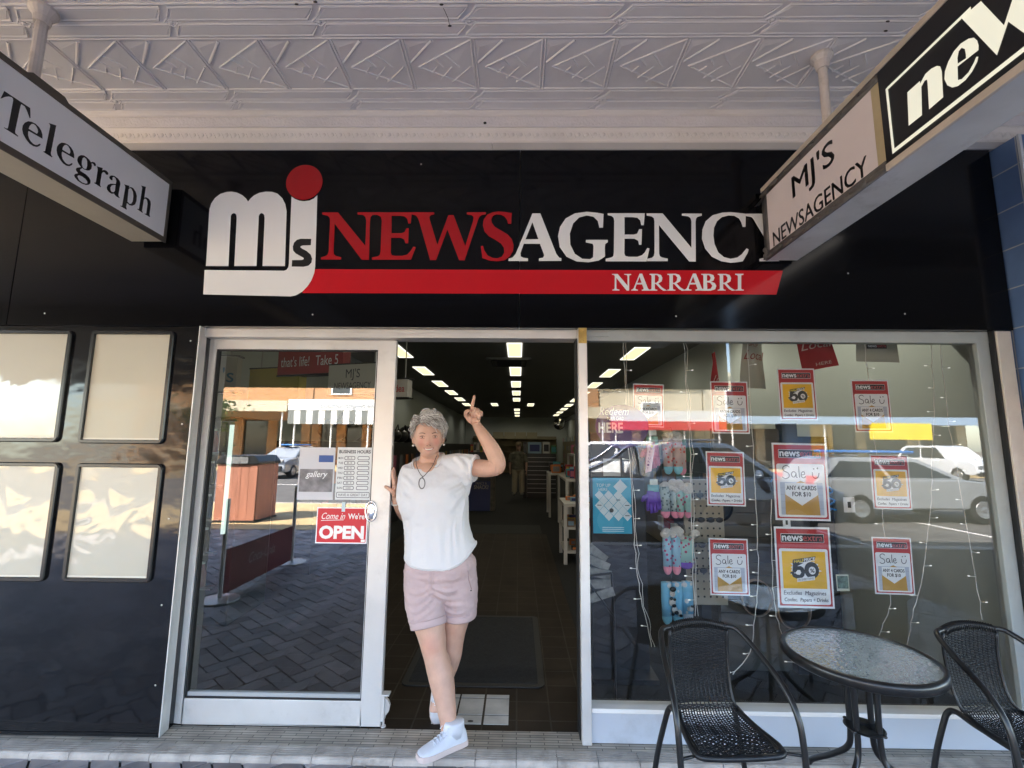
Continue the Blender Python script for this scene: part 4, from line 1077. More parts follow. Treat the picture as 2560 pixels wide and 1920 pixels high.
FILM = {'plain': film('matt_cover_over_cream', 0.002, 2.0, 0.12), 'wavy': m_frame_cover, 'swirl': film('wrinkled_film_over_cream', 0.0075, 3.6, 0.8)}
def poster_frame(x0, x1, z0, z1, label, kind='wavy'):
    t = thing('poster_frame', label, 'poster frame', ((x0+x1)/2, -0.02, z0), 'empty black poster frames on the black panel')
    w, h, b = (x1-x0)/2, z1-z0, 0.022
    fr = MB()
    o = rrect(-w, 0, w, h, 0.028, 5); i = rrect(-w+b, b, w-b, h-b, 0.006, 5)
    n = len(o)
    prof = [(o, -0.001), (o, -0.012), ([(p[0]*0.985, (p[1]-h/2)*0.985+h/2) for p in o], -0.018), ([(p[0]*1.01, (p[1]-h/2)*1.01+h/2) for p in i], -0.018), (i, -0.011), (i, -0.003)]
    vs = [(p[0], y, p[1]) for lp, y in prof for p in lp]
    fr.add(vs, [(k*n+q, k*n+(q+1) % n, (k+1)*n+(q+1) % n, (k+1)*n+q) for k in range(len(prof)-1) for q in range(n)])
    part('frame', fr, m_frame_b, t, smooth=False, local=True)
    gr = MB()
    NX, NZ = 3, 4
    gr.box(-w+b+0.0008, w-b-0.0008, -0.0055, -0.0015, b+0.0008, h-b-0.0008)
    part('backing_sheet', gr, FILM[kind], t, local=True)
    cl_ = MB()
    cl_.box(-w+b+0.001, w-b-0.001, -0.0075, -0.0058, b+0.001, b+0.010)
    part('inner_lip', cl_, M('pale_lip', (0.62, 0.60, 0.52), 0.35) if 'pale_lip' not in bpy.data.materials else bpy.data.materials['pale_lip'], t, local=True)
    return t
poster_frame(-2.474, -1.990, 1.607, 2.257, 'empty black poster frame nearest the door, upper row, plain cream backing', 'plain')
poster_frame(-3.075, -2.588, 1.612, 2.257, 'empty black poster frame farthest from the door, upper row, pale wavy film')
poster_frame(-2.462, -1.976, 0.866, 1.498, 'empty black poster frame nearest the door, lower row, swirling reflections in its film', 'swirl')
poster_frame(-3.04, -2.558, 0.864, 1.500, 'empty black poster frame farthest from the door, lower row, yellowish film', 'swirl')

# ------------------------------------------------------------------ posters behind the window glass
m_paper = M('white_paper', (0.86, 0.87, 0.88), 0.65)
m_pred = M('poster_red', (0.46, 0.022, 0.022), 0.5)
m_pblk = M('poster_black', (0.010, 0.010, 0.010), 0.5)
m_porange = M('poster_orange', (0.90, 0.50, 0.008), 0.5, var=0.2, vscale=5)
m_pyellow = M('poster_yellow', (0.82, 0.62, 0.05), 0.5)
m_pkraft = M('poster_kraft', (0.55, 0.31, 0.06), 0.6, var=0.12, vscale=12)
m_pplank = M('poster_pale_planks', (0.50, 0.54, 0.64), 0.6)
m_pline = M('poster_plank_line', (0.33, 0.36, 0.44), 0.6)
m_pink_ink = M('pink_outline_ink', (0.55, 0.10, 0.10), 0.5)
m_ink = M('marker_ink', (0.03, 0.03, 0.045), 0.5)
def lay(k):
    return lambda u, v: (u - 0.105, -0.0005*k - 0.004*math.sin((u/0.21)*PI)*0 , v - 0.2985)
def poster_base(t):
    part('sheet', MB().box(-0.107, 0.107, 0.0, 0.0004, -0.30, 0.0), m_paper, t, local=True)
    part('red_border', MB().flat([rrect(0.005, 0.006, 0.205, 0.291, 0.002, 2)], lay(1)), m_pred, t, local=True)
    part('white_panel', MB().flat([rrect(0.0115, 0.012, 0.1985, 0.217, 0.008, 4)], lay(2)), m_paper, t, local=True)
    lg = MB()
    lg.flat([rrect(0.022, 0.240, 0.188, 0.273, 0.002, 2)], lay(2))
    part('logo_outline', lg, m_paper, t, local=True)
    part('logo_plate', MB().flat([rrect(0.0235, 0.2415, 0.1865, 0.2715, 0.001, 2)], lay(3)), m_pblk, t, local=True)
    w1 = MB()
    put_heavy(w1, 'news', lay, 4, 0.027, 0.2465, 0.0275, 0.078, 0.0011)
    part('logo_lettering', w1, m_paper, t, local=True)
    w2 = MB()
    put_text(w2, 'extra', lay(4), 0.107, 0.2465, 0.0260, w=0.076, bold=0.004)
    part('logo_lettering', w2, m_pink_ink, t, local=True)
def poster_sale(t):
    poster_base(t)
    pi = MB().flat([[(0.022, 0.020), (0.188, 0.020), (0.188, 0.145), (0.022, 0.145)]], lay(3))
    part('picture', pi, m_pplank, t, local=True)
    ln = MB()
    for v in (0.045, 0.071, 0.097, 0.122):
        ln.flat([[(0.022, v), (0.188, v), (0.188, v + 0.0012), (0.022, v + 0.0012)]], lay(4))
    part('plank_line', ln, m_pline, t, local=True)
    en = MB().flat([[(0.038, 0.020), (0.172, 0.020), (0.168, 0.105), (0.150, 0.130), (0.103, 0.152), (0.058, 0.130), (0.039, 0.105)]], lay(5))
    part('envelope', en, m_pkraft, t, local=True)
    part('card', MB().flat([[(0.040, 0.098), (0.103, 0.056), (0.167, 0.098), (0.164, 0.142), (0.040, 0.142)]], lay(6)), m_paper, t, local=True)
    tx = MB()
    put_heavy(tx, 'ANY 4 CARDS', lay, 7, 0.103, 0.116, 0.0165, 0.116, 0.0006, align='c')
    put_heavy(tx, 'FOR $10', lay, 7, 0.103, 0.092, 0.0165, 0.072, 0.0006, align='c')
    part('printed_lettering', tx, m_pblk, t, local=True)
    hw = MB()
    W = 0.0034
    f = lay(7)
    ribbon(hw, [(0.062, 0.203), (0.050, 0.210), (0.036, 0.203), (0.038, 0.190), (0.056, 0.180), (0.058, 0.166), (0.044, 0.159), (0.031, 0.165)], W, f)
    ribbon(hw, [(0.086, 0.182), (0.076, 0.187), (0.068, 0.178), (0.072, 0.166), (0.081, 0.168), (0.086, 0.180), (0.086, 0.166), (0.092, 0.164)], W, f)
    ribbon(hw, [(0.098, 0.208), (0.098, 0.180), (0.099, 0.164)], W, f)
    ribbon(hw, [(0.106, 0.174), (0.119, 0.177), (0.117, 0.187), (0.108, 0.183), (0.106, 0.170), (0.114, 0.163), (0.124, 0.169)], W, f)
    part('handwriting', hw, m_ink, t, local=True)
    hw = MB()
    ribbon(hw, [(0.150, 0.186), (0.151, 0.170), (0.160, 0.162), (0.172, 0.168), (0.176, 0.184)], W, f)
    hw.flat([circ(0.156, 0.199, 0.0034, n=8)], f)
    hw.flat([circ(0.171, 0.201, 0.0034, n=8)], f)
    part('smiley', hw, m_ink, t, local=True)
def poster_half(t):
    poster_base(t)
    part('picture', MB().flat([[(0.022, 0.070), (0.188, 0.070), (0.188, 0.207), (0.022, 0.207)]], lay(3)), m_porange, t, local=True)
    bs = MB()
    rnd = random.Random(3)
    bl = []
    for i in range(36):
        a_ = 2*PI*i/36
        r_ = 0.046 + (0.013*rnd.random() if i % 2 else -0.002)
        bl.append((0.108 + r_*1.12*math.cos(a_), 0.142 + r_*0.72*math.sin(a_)))
    bs.flat([bl], lay(4))
    part('white_burst', bs, m_paper, t, local=True)
    five = MB()
    five.flat([[(0.066, 0.163), (0.062, 0.160), (0.058, 0.128), (0.070, 0.128), (0.078, 0.138), (0.088, 0.138), (0.092, 0.129), (0.086, 0.120), (0.076, 0.121), (0.070, 0.126), (0.054, 0.126), (0.060, 0.112), (0.074, 0.106), (0.090, 0.106), (0.102, 0.116), (0.107, 0.130), (0.102, 0.146), (0.092, 0.153), (0.078, 0.152), (0.104, 0.165)]], lay(5))
    five.flat([circ(0.132, 0.138, 0.028, 0.031, 32), circ(0.134, 0.137, 0.0135, 0.0145, 24)[::-1]], lay(6))
    five.flat([[(0.060, 0.160), (0.145, 0.176), (0.150, 0.190), (0.062, 0.176)]], lay(7))
    five.flat([[(0.098, 0.104), (0.110, 0.104), (0.104, 0.096)]], lay(5))
    five.flat([[(0.050, 0.124), (0.064, 0.126), (0.064, 0.132), (0.050, 0.130)]], lay(6))
    part('fifty_figure', five, m_pblk, t, local=True)
    pc = MB()
    put_text(pc, '%', lay(7), 0.134, 0.130, 0.014, w=0.017, bold=0.02, align='c')
    part('fifty_figure', pc, m_pblk, t, local=True)
    hp_ = MB()
    put_heavy(hp_, 'HALF', lay, 8, 0.066, 0.1640, 0.0110, 0.037, 0.0005, rot=R(8), shear=0.15)
    part('half_lettering', hp_, m_pyellow, t, local=True)
    pr_ = MB()
    put_heavy(pr_, 'PRICE', lay, 8, 0.105, 0.1700, 0.0110, 0.041, 0.0005, rot=R(8), shear=0.15)
    part('price_lettering', pr_, m_paper, t, local=True)
    part('strip', MB().flat([[(0.074, 0.094), (0.142, 0.103), (0.142, 0.1165), (0.074, 0.1075)]], lay(7)), m_paper, t, local=True)
    oe = MB()
    put_text(oe, 'ON EVERYTHING', lay(8), 0.077, 0.0975, 0.0080, w=0.062, rot=R(7.5))
    part('strip_lettering', oe, m_pblk, t, local=True)
    hw = MB()
    put_heavy(hw, 'Excludes  Magazines', lay, 4, 0.021, 0.047, 0.0145, 0.160, 0.0003, shear=0.12)
    part('handwriting', hw, m_ink, t, local=True)
    hw = MB()
    put_heavy(hw, 'Confec.  Papers + Drinks', lay, 4, 0.022, 0.023, 0.0130, 0.166, 0.0003, shear=0.12)
    part('handwriting', hw, m_ink, t, local=True)
GP = 'sale posters taped inside the window'
YP = 0.050
def place_poster(kind, cx, ztop, label, sc_=1.0, rz=0.0):
    src = POST.get(kind)
    loc = (cx, YP, ztop)
    if src is None:
        t = thing('sale_poster' if kind == 's' else 'half_price_poster', label, 'poster', loc, GP)
        (poster_sale if kind == 's' else poster_half)(t)
        POST[kind] = t
    else:
        t = dup(src, loc, label)
    t.scale = (sc_,)*3
    t.rotation_euler = (0, rz, 0)
    return t
POST = {}
place_poster('s', 1.212, 1.994, 'small red and white Sale poster at the top of the left column, bleached by reflections', 1.0, R(0.3))
place_poster('h', 1.600, 2.072, 'small orange half price poster at the very top, under the red hanging flag', 1.0, R(-0.3))
place_poster('s', 2.017, 2.008, 'small red and white Sale poster highest in the right column, under the dangling news card', 1.0, R(-0.2))
place_poster('h', 1.169, 1.592, 'small orange half price poster in the left column between two Sale posters', 1.0, R(0.9))
place_poster('s', 1.587, 1.643, 'large red and white Sale poster in the middle, above the large half price poster', 1.42, R(0.6))
place_poster('h', 2.086, 1.583, 'small orange half price poster in the right column between two Sale posters', 1.0, R(0.9))
place_poster('s', 1.163, 1.117, 'small red and white Sale poster lowest in the left column, beside the socks', 1.0, R(0.7))
place_poster('h', 1.570, 1.183, 'large orange half price poster in the middle, just above the round table', 1.42, R(0.5))
place_poster('s', 2.055, 1.133, 'small red and white Sale poster lowest in the right column, before the bare grey wall', 1.0, R(1.2))
p10 = place_poster('s', 0.86, 2.028, 'small red topped poster hung deeper inside behind the purple gift card disc', 0.95, R(1.5))
p10.location.y = 0.44

# ------------------------------------------------------------------ other stickers and cards on the window
def on_w(k, y=0.0445):
    return lambda u, v: (u, y - 0.0004*k, v)
m_purple = M('purple_print', (0.085, 0.03, 0.16), 0.5)
m_teal = M('teal_print', (0.008, 0.30, 0.46), 0.5, var=0.1, vscale=3)
m_pale = M('pale_print', (0.52, 0.62, 0.66), 0.6)
gcd = thing('gift_card_sticker', 'round purple sticker reading Redeem your card here on the window', 'sticker')
part('disc', MB().flat([circ(0.591, 1.730, 0.152, 0.125, 48)], on_w(0)), m_purple, gcd)
gl = MB()
put_text(gl, 'Redeem', on_w(1), 0.462, 1.795, 0.045, w=0.165, shear=0.25)
put_text(gl, 'YOUR CARD', on_w(1), 0.505, 1.765, 0.020, w=0.098, bold=0.01)
put_text(gl, 'HERE', on_w(1), 0.457, 1.695, 0.055, w=0.140, bold=0.03)
part('lettering', gl, m_paper, gcd)
tu = thing('top_up_poster', 'teal poster of white diamonds reading Top up here, beside the door jamb', 'poster')
part('sheet', MB().box(0.419, 0.634, 0.0445, 0.0449, 1.137, 1.441), m_teal, tu)
dmd = MB()
for r_, row in enumerate(((0.455, 0.507, 0.560), (0.480, 0.533, 0.585), (0.455, 0.507, 0.560, 0.610), (0.480, 0.533, 0.585), (0.507, 0.560, 0.610))):
    for x in row:
        z = 1.345 - r_*0.0285
        dmd.flat([[(x - 0.025, z), (x, z - 0.0265), (x + 0.025, z), (x, z + 0.0265)]], on_w(1))
dmd.flat([[(0.535, 1.392), (0.574, 1.352), (0.613, 1.392), (0.574, 1.432)]], on_w(2))
part('diamond', dmd, m_pale, tu)
tut = MB()
put_text(tut, 'TOP UP', on_w(1), 0.440, 1.391, 0.017, w=0.078)
put_text(tut, 'HERE', on_w(1), 0.452, 1.368, 0.017, w=0.050)
for z in (1.168, 1.158, 1.148):
    tut.flat([[(0.47, z), (0.59, z), (0.59, z + 0.0035), (0.47, z + 0.0035)]], on_w(1))
part('lettering', tut, m_pale, tu)
dk = MB()
dk.flat([circ(0.522, 1.262, 0.012, n=20)], on_w(3))
for x, z in ((0.455, 1.288), (0.61, 1.288), (0.61, 1.232), (0.56, 1.317)):
    dk.flat([[(x - 0.012, z), (x + 0.012, z), (x + 0.012, z + 0.004), (x - 0.012, z + 0.004)]], on_w(3))
part('mark', dk, m_pblk, tu)
gc = thing('notice_card', 'pale square notice card stuck above the teal poster', 'card')
part('sheet', MB().box(0.480, 0.577, 0.0445, 0.0448, 1.450, 1.547), M('pale_card', (0.42, 0.44, 0.42), 0.6), gc)
gt_ = MB()
put_text(gt_, 'W L T', on_w(1), 0.528, 1.522, 0.014, w=0.05, align='c')
part('lettering', gt_, m_ink, gc)

# flags and cards dangling from the ceiling inside
m_flag = M('red_flag_cloth', (0.33, 0.010, 0.014), 0.8, var=0.1, vscale=10)
m_flagtext = M('flag_print', (0.62, 0.50, 0.44), 0.7)
def dangling(name, label, cat, loc, w, h, mat, rot, words, tmat, curl=0.02):
    t = thing(name, label, cat, loc)
    mb = MB()
    N = 8
    pts = []
    for j in range(N + 1):
        for i in range(N + 1):
            u, v = i/N - 0.5, -j/N
            pts.append((u*w, curl*math.sin(u*4 + v*3), v*h))
    fs_ = [(j*(N+1)+i, j*(N+1)+i+1, (j+1)*(N+1)+i+1, (j+1)*(N+1)+i) for j in range(N) for i in range(N)]
    mb.add(pts, fs_)
    mb.add([(p[0], p[1] + 0.002, p[2]) for p in pts], fs_)
    part('cloth', mb, mat, t, smooth=True, local=True)
    if words:
        tx = MB()
        for s, x, z, hh, ww, sh in words:
            put_text(tx, s, lambda u, v: (u, curl*math.sin(u/w*4 + v/h*3) - 0.003, v), x, z, hh, w=ww, shear=sh, align='c')
        part('lettering', tx, tmat, t, local=True)
    th = MB().tube([(0, 0, 0), (0, 0, 3.15 - loc[2])], 0.001, 4)
    part('string', th, m_pline, t, local=True)
    t.rotation_euler = rot
    return t
dangling('hanging_flag', 'narrow dark red flag seen edge on, left of the shop local banner', 'flag', (1.30, 0.44, 2.24), 0.13, 0.30, m_flag, (0, R(-4), R(55)), [('Local', 0, -0.20, 0.05, 0.10, 0.3)], m_flagtext)
dangling('hanging_flag', 'broad red flag reading Local above the topmost half price poster', 'flag', (1.86, 0.30, 2.42), 0.19, 0.31, m_flag, (0, R(-8), R(-18)), [('Local', 0, -0.18, 0.055, 0.16, 0.3), ('HERE', 0.02, -0.29, 0.02, 0.08, 0)], m_flagtext)
dangling('hanging_banner', 'pale see-through banner reading Shop local hanging between the red flags', 'banner', (1.515, 0.34, 2.33), 0.15, 0.34, M('pale_banner', (0.40, 0.38, 0.31), 0.7), (0, R(3), R(6)), [('SHOP', 0, -0.07, 0.03, 0.08, 0), ('Local', 0, -0.155, 0.06, 0.13, 0.3)], M('banner_red_ink', (0.25, 0.03, 0.02), 0.6))
dangling('hanging_card', 'pale card with a small black plate dangling at the upper right of the window', 'card', (2.28, 0.30, 2.36), 0.26, 0.20, M('beige_card', (0.40, 0.385, 0.31), 0.7), (0, R(2), 0), None, None, 0.006)
hc = thing('news_plate', 'small black lettered plate on the dangling pale card', 'sign', (2.265, 0.288, 2.262))
part('plate', MB().box(-0.062, 0.062, 0, 0.002, -0.018, 0.018), m_pblk, hc, local=True)
ht = MB()
put_text(ht, 'news', lambda u, v: (u, -0.001, v), -0.056, -0.010, 0.020, w=0.055, bold=0.02)
part('lettering', ht, m_paper, hc, local=True)
hr = MB()
put_text(hr, 'extra', lambda u, v: (u, -0.001, v), 0.002, -0.010, 0.020, w=0.055, bold=0.01)
part('lettering', hr, m_pink_ink, hc, local=True)

# ------------------------------------------------------------------ strings of fairy lights on the inside of the glass
m_wire = M('clear_white_wire', (0.80, 0.77, 0.70), 0.4)
m_bulb = M('fairy_bulb', (0.85, 0.85, 0.82), 0.2, emit=(1, 0.97, 0.9), estr=0.045)
FL = [('string of fairy lights nearest the door jamb, running down beside the teal poster', [(0.611, 2.22), (0.621, 1.925), (0.63, 1.6), (0.644, 1.318), (0.651, 1.073), (0.668, 0.868), (0.70, 0.68), (0.729, 0.544)], 1),
      ('string of fairy lights running down along the right side of the sock packs', [(0.970, 2.22), (0.971, 1.927), (0.979, 1.635), (0.974, 1.321), (0.966, 0.973), (0.97, 0.704)], 1),
      ('string of fairy lights just right of the left column of posters, curling at its end', [(1.338, 2.22), (1.335, 1.836), (1.335, 1.508), (1.334, 1.325), (1.328, 1.1), (1.321, 0.893), (1.290, 0.70), (1.25, 0.52), (1.155, 0.412)], 0),
      ('string of fairy lights down the bare grey wall, swinging left toward the table', [(2.405, 2.22), (2.39, 2.0), (2.376, 1.829), (2.34, 1.6), (2.305, 1.335), (2.255, 1.1), (2.205, 0.904), (2.14, 0.72), (2.093, 0.571)], 0),
      ('string of fairy lights nearest the right window edge, ending above the right chair', [(2.454, 2.22), (2.45, 1.83), (2.46, 1.6), (2.474, 1.337), (2.494, 0.992), (2.511, 0.708)], 0),
      ('string of fairy lights behind the right column of posters', [(2.02, 2.22), (2.019, 2.02), (2.025, 1.6), (2.030, 1.28), (2.028, 1.14), (2.031, 0.818), (1.99, 0.70), (1.951, 0.61)], 0),
      ('string of fairy lights behind the middle posters, its tail curling by the table', [(1.42, 1.33), (1.405, 1.0), (1.40, 0.78), (1.43, 0.62), (1.46, 0.50), (1.52, 0.465), (1.57, 0.47)], 0)]
for i, (lab, pts, dbl) in enumerate(FL):
    t = thing('fairy_lights', lab, 'string lights', (pts[0][0], 0.062, pts[0][1]), 'fairy light strings in the window')
    rnd = random.Random(i)
    P = spl([Vector((x, 0.062, z)) for x, z in pts], 5)
    P = [p + Vector((rnd.uniform(-0.004, 0.004), rnd.uniform(-0.002, 0.002), 0)) for p in P]
    wire, bulbs = MB(), MB()
    wire.tube(P, 0.0021, 5)
    if dbl:
        wire.tube([p + Vector((0.012 + 0.006*math.sin(k*1.3), 0, 0)) for k, p in enumerate(P)], 0.0015, 5)
    s_acc = 0
    for k in range(1, len(P)):
        s_acc += (P[k] - P[k-1]).length
        if s_acc > 0.12:
            s_acc = 0
            sg = rnd.choice((-1, 1))
            e = P[k] + Vector((sg*rnd.uniform(0.022, 0.034), -0.004, rnd.uniform(-0.004, 0.006)))
            wire.tube([P[k], e], 0.0015, 5)
            bulbs.tube([e, e + Vector((sg*0.012, 0, 0.001))], 0.0030, 6)
    part('wire', wire, m_wire, t)
    ob = part('bulb', bulbs, m_bulb, t)

# ------------------------------------------------------------------ gloves and sock packs
def glove(label, cx, ztop, cols, loc_y=0.14, h=0.17, lean=0.0):
    t = thing('knitted_gloves', label, 'gloves', (cx, loc_y, ztop), 'knitted gloves hanging in the window', 0)
    for s_, y in ((0, 0.0), (1, 0.022)):
        g = MB()
        dx = 0.012 if s_ else -0.006
        g.loft([[Vector((dx + (0.030 + 0.008*q)*math.cos(a_) , y + 0.010*math.sin(a_), -h*0.28 - h*0.36*q)) for a_ in [2*PI*k/12 for k in range(12)]] for q in (0, 0.33, 0.66, 1)])
        for k, (fx, fl) in enumerate(((-0.027, 0.040), (-0.009, 0.054), (0.010, 0.050), (0.028, 0.036))):
            g.tube([(dx + fx, y, -h*0.60), (dx + fx*1.08, y, -h*0.66 - fl*0.6), (dx + fx*1.12, y, -h*0.66 - fl)], [0.0095, 0.0095, 0.006], 8)
        g.tube([(dx - 0.028, y, -h*0.42), (dx - 0.050, y, -h*0.48), (dx - 0.062, y, -h*0.60)], [0.012, 0.011, 0.007], 8)
        part('glove', g, cols[0], t, smooth=True, local=True)
    cf = MB().loft([[Vector((0.004 + 0.034*math.cos(a_), 0.010 + 0.020*math.sin(a_), -h*q)) for a_ in [2*PI*k/14 for k in range(14)]] for q in (0.10, 0.2, 0.30)])
    part('cuff', cf, cols[1], t, smooth=True, local=True)
    tg = MB().box(-0.022, 0.024, -0.012, -0.010, -0.018, 0.014)
    part('label_card', tg, M('hang_tag', (0.55, 0.62, 0.58), 0.6) if 'hang_tag' not in bpy.data.materials else bpy.data.materials['hang_tag'], t, local=True)
    t.rotation_euler = (0, lean, 0)
    return t
m_gpur = M('purple_knit', (0.17, 0.07, 0.46), 0.95, var=0.15, vscale=60, bump=0.6, bscale=200)
m_gblue = M('pale_blue_knit', (0.22, 0.50, 0.56), 0.95, bump=0.6, bscale=200)
m_gpink = M('pink_knit', (0.62, 0.16, 0.24), 0.95, var=0.1, vscale=60, bump=0.6, bscale=200)
m_gmint = M('mint_knit', (0.32, 0.58, 0.48), 0.95, bump=0.6, bscale=200)
glove('pair of purple gloves with pale blue cuffs hanging left of the socks', 0.785, 1.415, (m_gpur, m_gblue), 0.14, 0.19)
pg = glove('pair of pink gloves with mint cuffs behind a pale pink security strip', 0.79, 1.70, (m_gpink, m_gmint), 0.15, 0.24)
ss = thing('security_strip', 'pale pink strip with vertical security lettering over the pink gloves', 'strip', (0.762, 0.125, 1.63))
part('strip', MB().add([(-0.006, 0, 0), (0.038, 0, 0.012), (0.012, 0, -0.155), (-0.026, 0, -0.165)], [(0,1,2,3)]).add([(-0.006, .001, 0), (0.038, .001, 0.012), (0.012, .001, -0.155), (-0.026, .001, -0.165)], [(0,1,2,3)]), M('pale_pink_paper', (0.66, 0.42, 0.48), 0.6), ss, local=True)
sl = MB()
for k, ch in enumerate('SECURIT'):
    put_text(sl, ch, lambda u, v: (u, -0.001, v), 0.012 - k*0.0036, -0.030 - k*0.019, 0.012, w=0.012, align='c')
part('lettering', sl, M('purple_ink', (0.14, 0.03, 0.16), 0.6), ss, local=True)
dts = MB().flat([circ(0.018, -0.012, 0.008, n=16)], lambda u, v: (u, -0.001, v))
part('mark', dts, m_pyellow, ss, local=True)

def sock_mat(name, base, dots, scale=38):
    m = M(name, base, 0.95, bump=0.4, bscale=180)
    nt = m.node_tree
    b = nt.nodes['Principled BSDF']
    tc = nt.nodes.new('ShaderNodeTexCoord')
    vo = nt.nodes.new('ShaderNodeTexVoronoi')
    vo.inputs['Scale'].default_value = scale
    vo.inputs['Randomness'].default_value = 0.8
    nt.links.new(tc.outputs['Object'], vo.inputs['Vector'])
    r = nt.nodes.new('ShaderNodeValToRGB')
    r.color_ramp.interpolation = 'CONSTANT'
    r.color_ramp.elements[0].color = (*dots, 1)
    r.color_ramp.elements[1].position = 0.30
    r.color_ramp.elements[1].color = (*base, 1)
    nt.links.new(vo.outputs['Distance'], r.inputs[0])
    nt.links.new(r.outputs[0], b.inputs['Base Color'])
    return m
m_fluff = M('white_fluff', (0.66, 0.64, 0.60), 1.0, bump=1.0, bscale=90, dist=0.02)
m_toeb = M('pale_blue_toe', (0.20, 0.50, 0.62), 0.95)
m_toep = M('pink_toe', (0.70, 0.25, 0.33), 0.95)
m_toeg = M('grey_toe', (0.5, 0.5, 0.5), 0.95)
def socks(label, cx, ztop, h, m1, mt, fluff=True, y=0.16, n=2, w=0.062):
    t = thing('sock_pack', label, 'socks', (cx, y, ztop), 'fluffy sock packs hanging in the window')
    for k in range(n):
        s_ = MB()
        x = (k - (n-1)/2)*w*0.94
        s_.tube([(x, 0, -0.03), (x, 0, -h*0.4), (x, 0, -h*0.78)], [(0.018, w*0.46), (0.020, w*0.48), (0.020, w*0.45)], 12, up=(0, 1, 0))
        part('sock', s_, m1, t, smooth=True, local=True)
        to = MB().ell((x, 0, -h*0.80), w*0.45, 0.020, h*0.16, 14, 10)
        part('sock_toe', to, mt, t, smooth=True, local=True)
    if fluff:
        fl = MB()
        rnd = random.Random(int(cx*1000) + int(ztop*100))
        for k in range(9):
            fl.ell((rnd.uniform(-w*0.85, w*0.85), rnd.uniform(-0.015, 0.012), -0.02 + rnd.uniform(-0.018, 0.014)), 0.028, 0.022, 0.022, 10, 8)
        part('fluffy_cuff', fl, m_fluff, t, smooth=True, local=True)
    hk = MB().tube([(0, 0.0, -0.01), (0, 0.01, 0.03), (0, 0.10, 0.03)], 0.002, 6)
    part('hook', hk, m_tubeb, t, smooth=True, local=True)
    return t
s_coral = sock_mat('coral_patterned_knit', (0.55, 0.40, 0.36), (0.62, 0.10, 0.08))
s_mint = sock_mat('mint_patterned_knit', (0.30, 0.50, 0.46), (0.40, 0.06, 0.12))
s_blue = sock_mat('blue_patterned_knit', (0.30, 0.50, 0.62), (0.45, 0.08, 0.20))
s_grey = sock_mat('grey_patterned_knit', (0.34, 0.42, 0.42), (0.08, 0.12, 0.12), 50)
s_panda = sock_mat('sky_blue_knit', (0.20, 0.48, 0.66), (0.60, 0.62, 0.62), 22)
socks('coral patterned socks with pale blue toes, highest pack behind the glass', 0.912, 1.70, 0.255, s_coral, m_toeb, True)
socks('coral and teal socks half hidden beside the highest sock pack', 0.978, 1.655, 0.215, s_coral, m_toep, False, 0.20, 1, 0.055)
socks('grey patterned socks with pink toes in the second pack from the top', 0.890, 1.415, 0.22, s_grey, m_toep, True, 0.17)
socks('mint socks with bright pink toes in front of the second pack', 0.962, 1.400, 0.20, s_mint, m_toep, True, 0.15, 2, 0.045)
socks('pale blue patterned socks with pink toes in the third pack', 0.885, 1.150, 0.27, s_blue, m_toep, True, 0.16, 2, 0.055)
socks('mint socks with red hearts, right of the third pack', 0.975, 1.130, 0.22, s_mint, m_gpur, True, 0.18, 1, 0.10)
socks('sky blue socks with black and white animal patches, lowest pack above the chair', 0.875, 0.885, 0.27, s_panda, m_toeb, False, 0.15, 2, 0.065)
socks('sky blue socks with white spots, right of the lowest pack', 0.968, 0.885, 0.26, s_panda, m_toeg, False, 0.17, 1, 0.07)
pp = MB()
for x, z, r_ in ((0.870, 0.80, 0.020), (0.868, 0.755, 0.024), (0.880, 0.715, 0.020), (0.972, 0.72, 0.016), (0.905, 0.70, 0.018)):
    pp.ell((x, 0.124, z), r_*0.8, 0.006, r_*0.9, 12, 8)
pk = MB()
for x, z, r_ in ((0.872, 0.825, 0.018), (0.862, 0.775, 0.010), (0.880, 0.770, 0.009), (0.876, 0.737, 0.012), (0.888, 0.700, 0.013), (0.868, 0.692, 0.009), (0.975, 0.735, 0.008), (0.912, 0.685, 0.010)):
    pk.ell((x, 0.119, z), r_, 0.006, r_*0.8, 10, 8)
pa = thing('animal_patch', 'black and white animal appliqué on the lowest sky blue socks', 'patch')
part('white_patch', pp, m_fluff, pa, smooth=True)
part('black_patch', pk, m_pblk, pa, smooth=True)

# ------------------------------------------------------------------ interior: lights, mat, fittings
LAMP_W = 1.2
m_lamp = M('light_panel', (0.8, 0.8, 0.7), 0.5, emit=(1.0, 0.86, 0.42), estr=0.125)
m_lampf = M('light_rim', (0.7, 0.7, 0.66), 0.5, emit=(1.0, 0.97, 0.85), estr=0.14)
lp = thing('ceiling_light', 'glowing square ceiling panel nearest the door in the middle row', 'ceiling light', (-0.07, 4.76, 3.15), 'recessed square ceiling lights')
fr_ = MB()
for x0, x1, y0, y1 in ((-0.118, 0.118, -0.55, -0.52), (-0.118, 0.118, 0.52, 0.55), (-0.118, -0.104, -0.52, 0.52), (0.104, 0.118, -0.52, 0.52)):
    fr_.box(x0, x1, y0, y1, -0.012, -0.001)
part('frame', fr_, m_lampf, lp, local=True)
part('diffuser', MB().box(-0.104, 0.104, -0.52, 0.52, -0.008, -0.002), m_lamp, lp, local=True)
def lamp(x, y, e=6.0):
    l = bpy.data.lights.new('panel_fill_lamp', 'SPOT')  # unseen spot added beside the panels to lift the room light
    l.energy = e
    l.spot_size = R(165)
    l.spot_blend = 0.6
    l.shadow_soft_size = 0.0
    l.color = (1.0, 0.94, 0.80)
    o = bpy.data.objects.new('panel_fill_lamp', l)
    COL.objects.link(o)
    o.location = (x, y, 3.13)
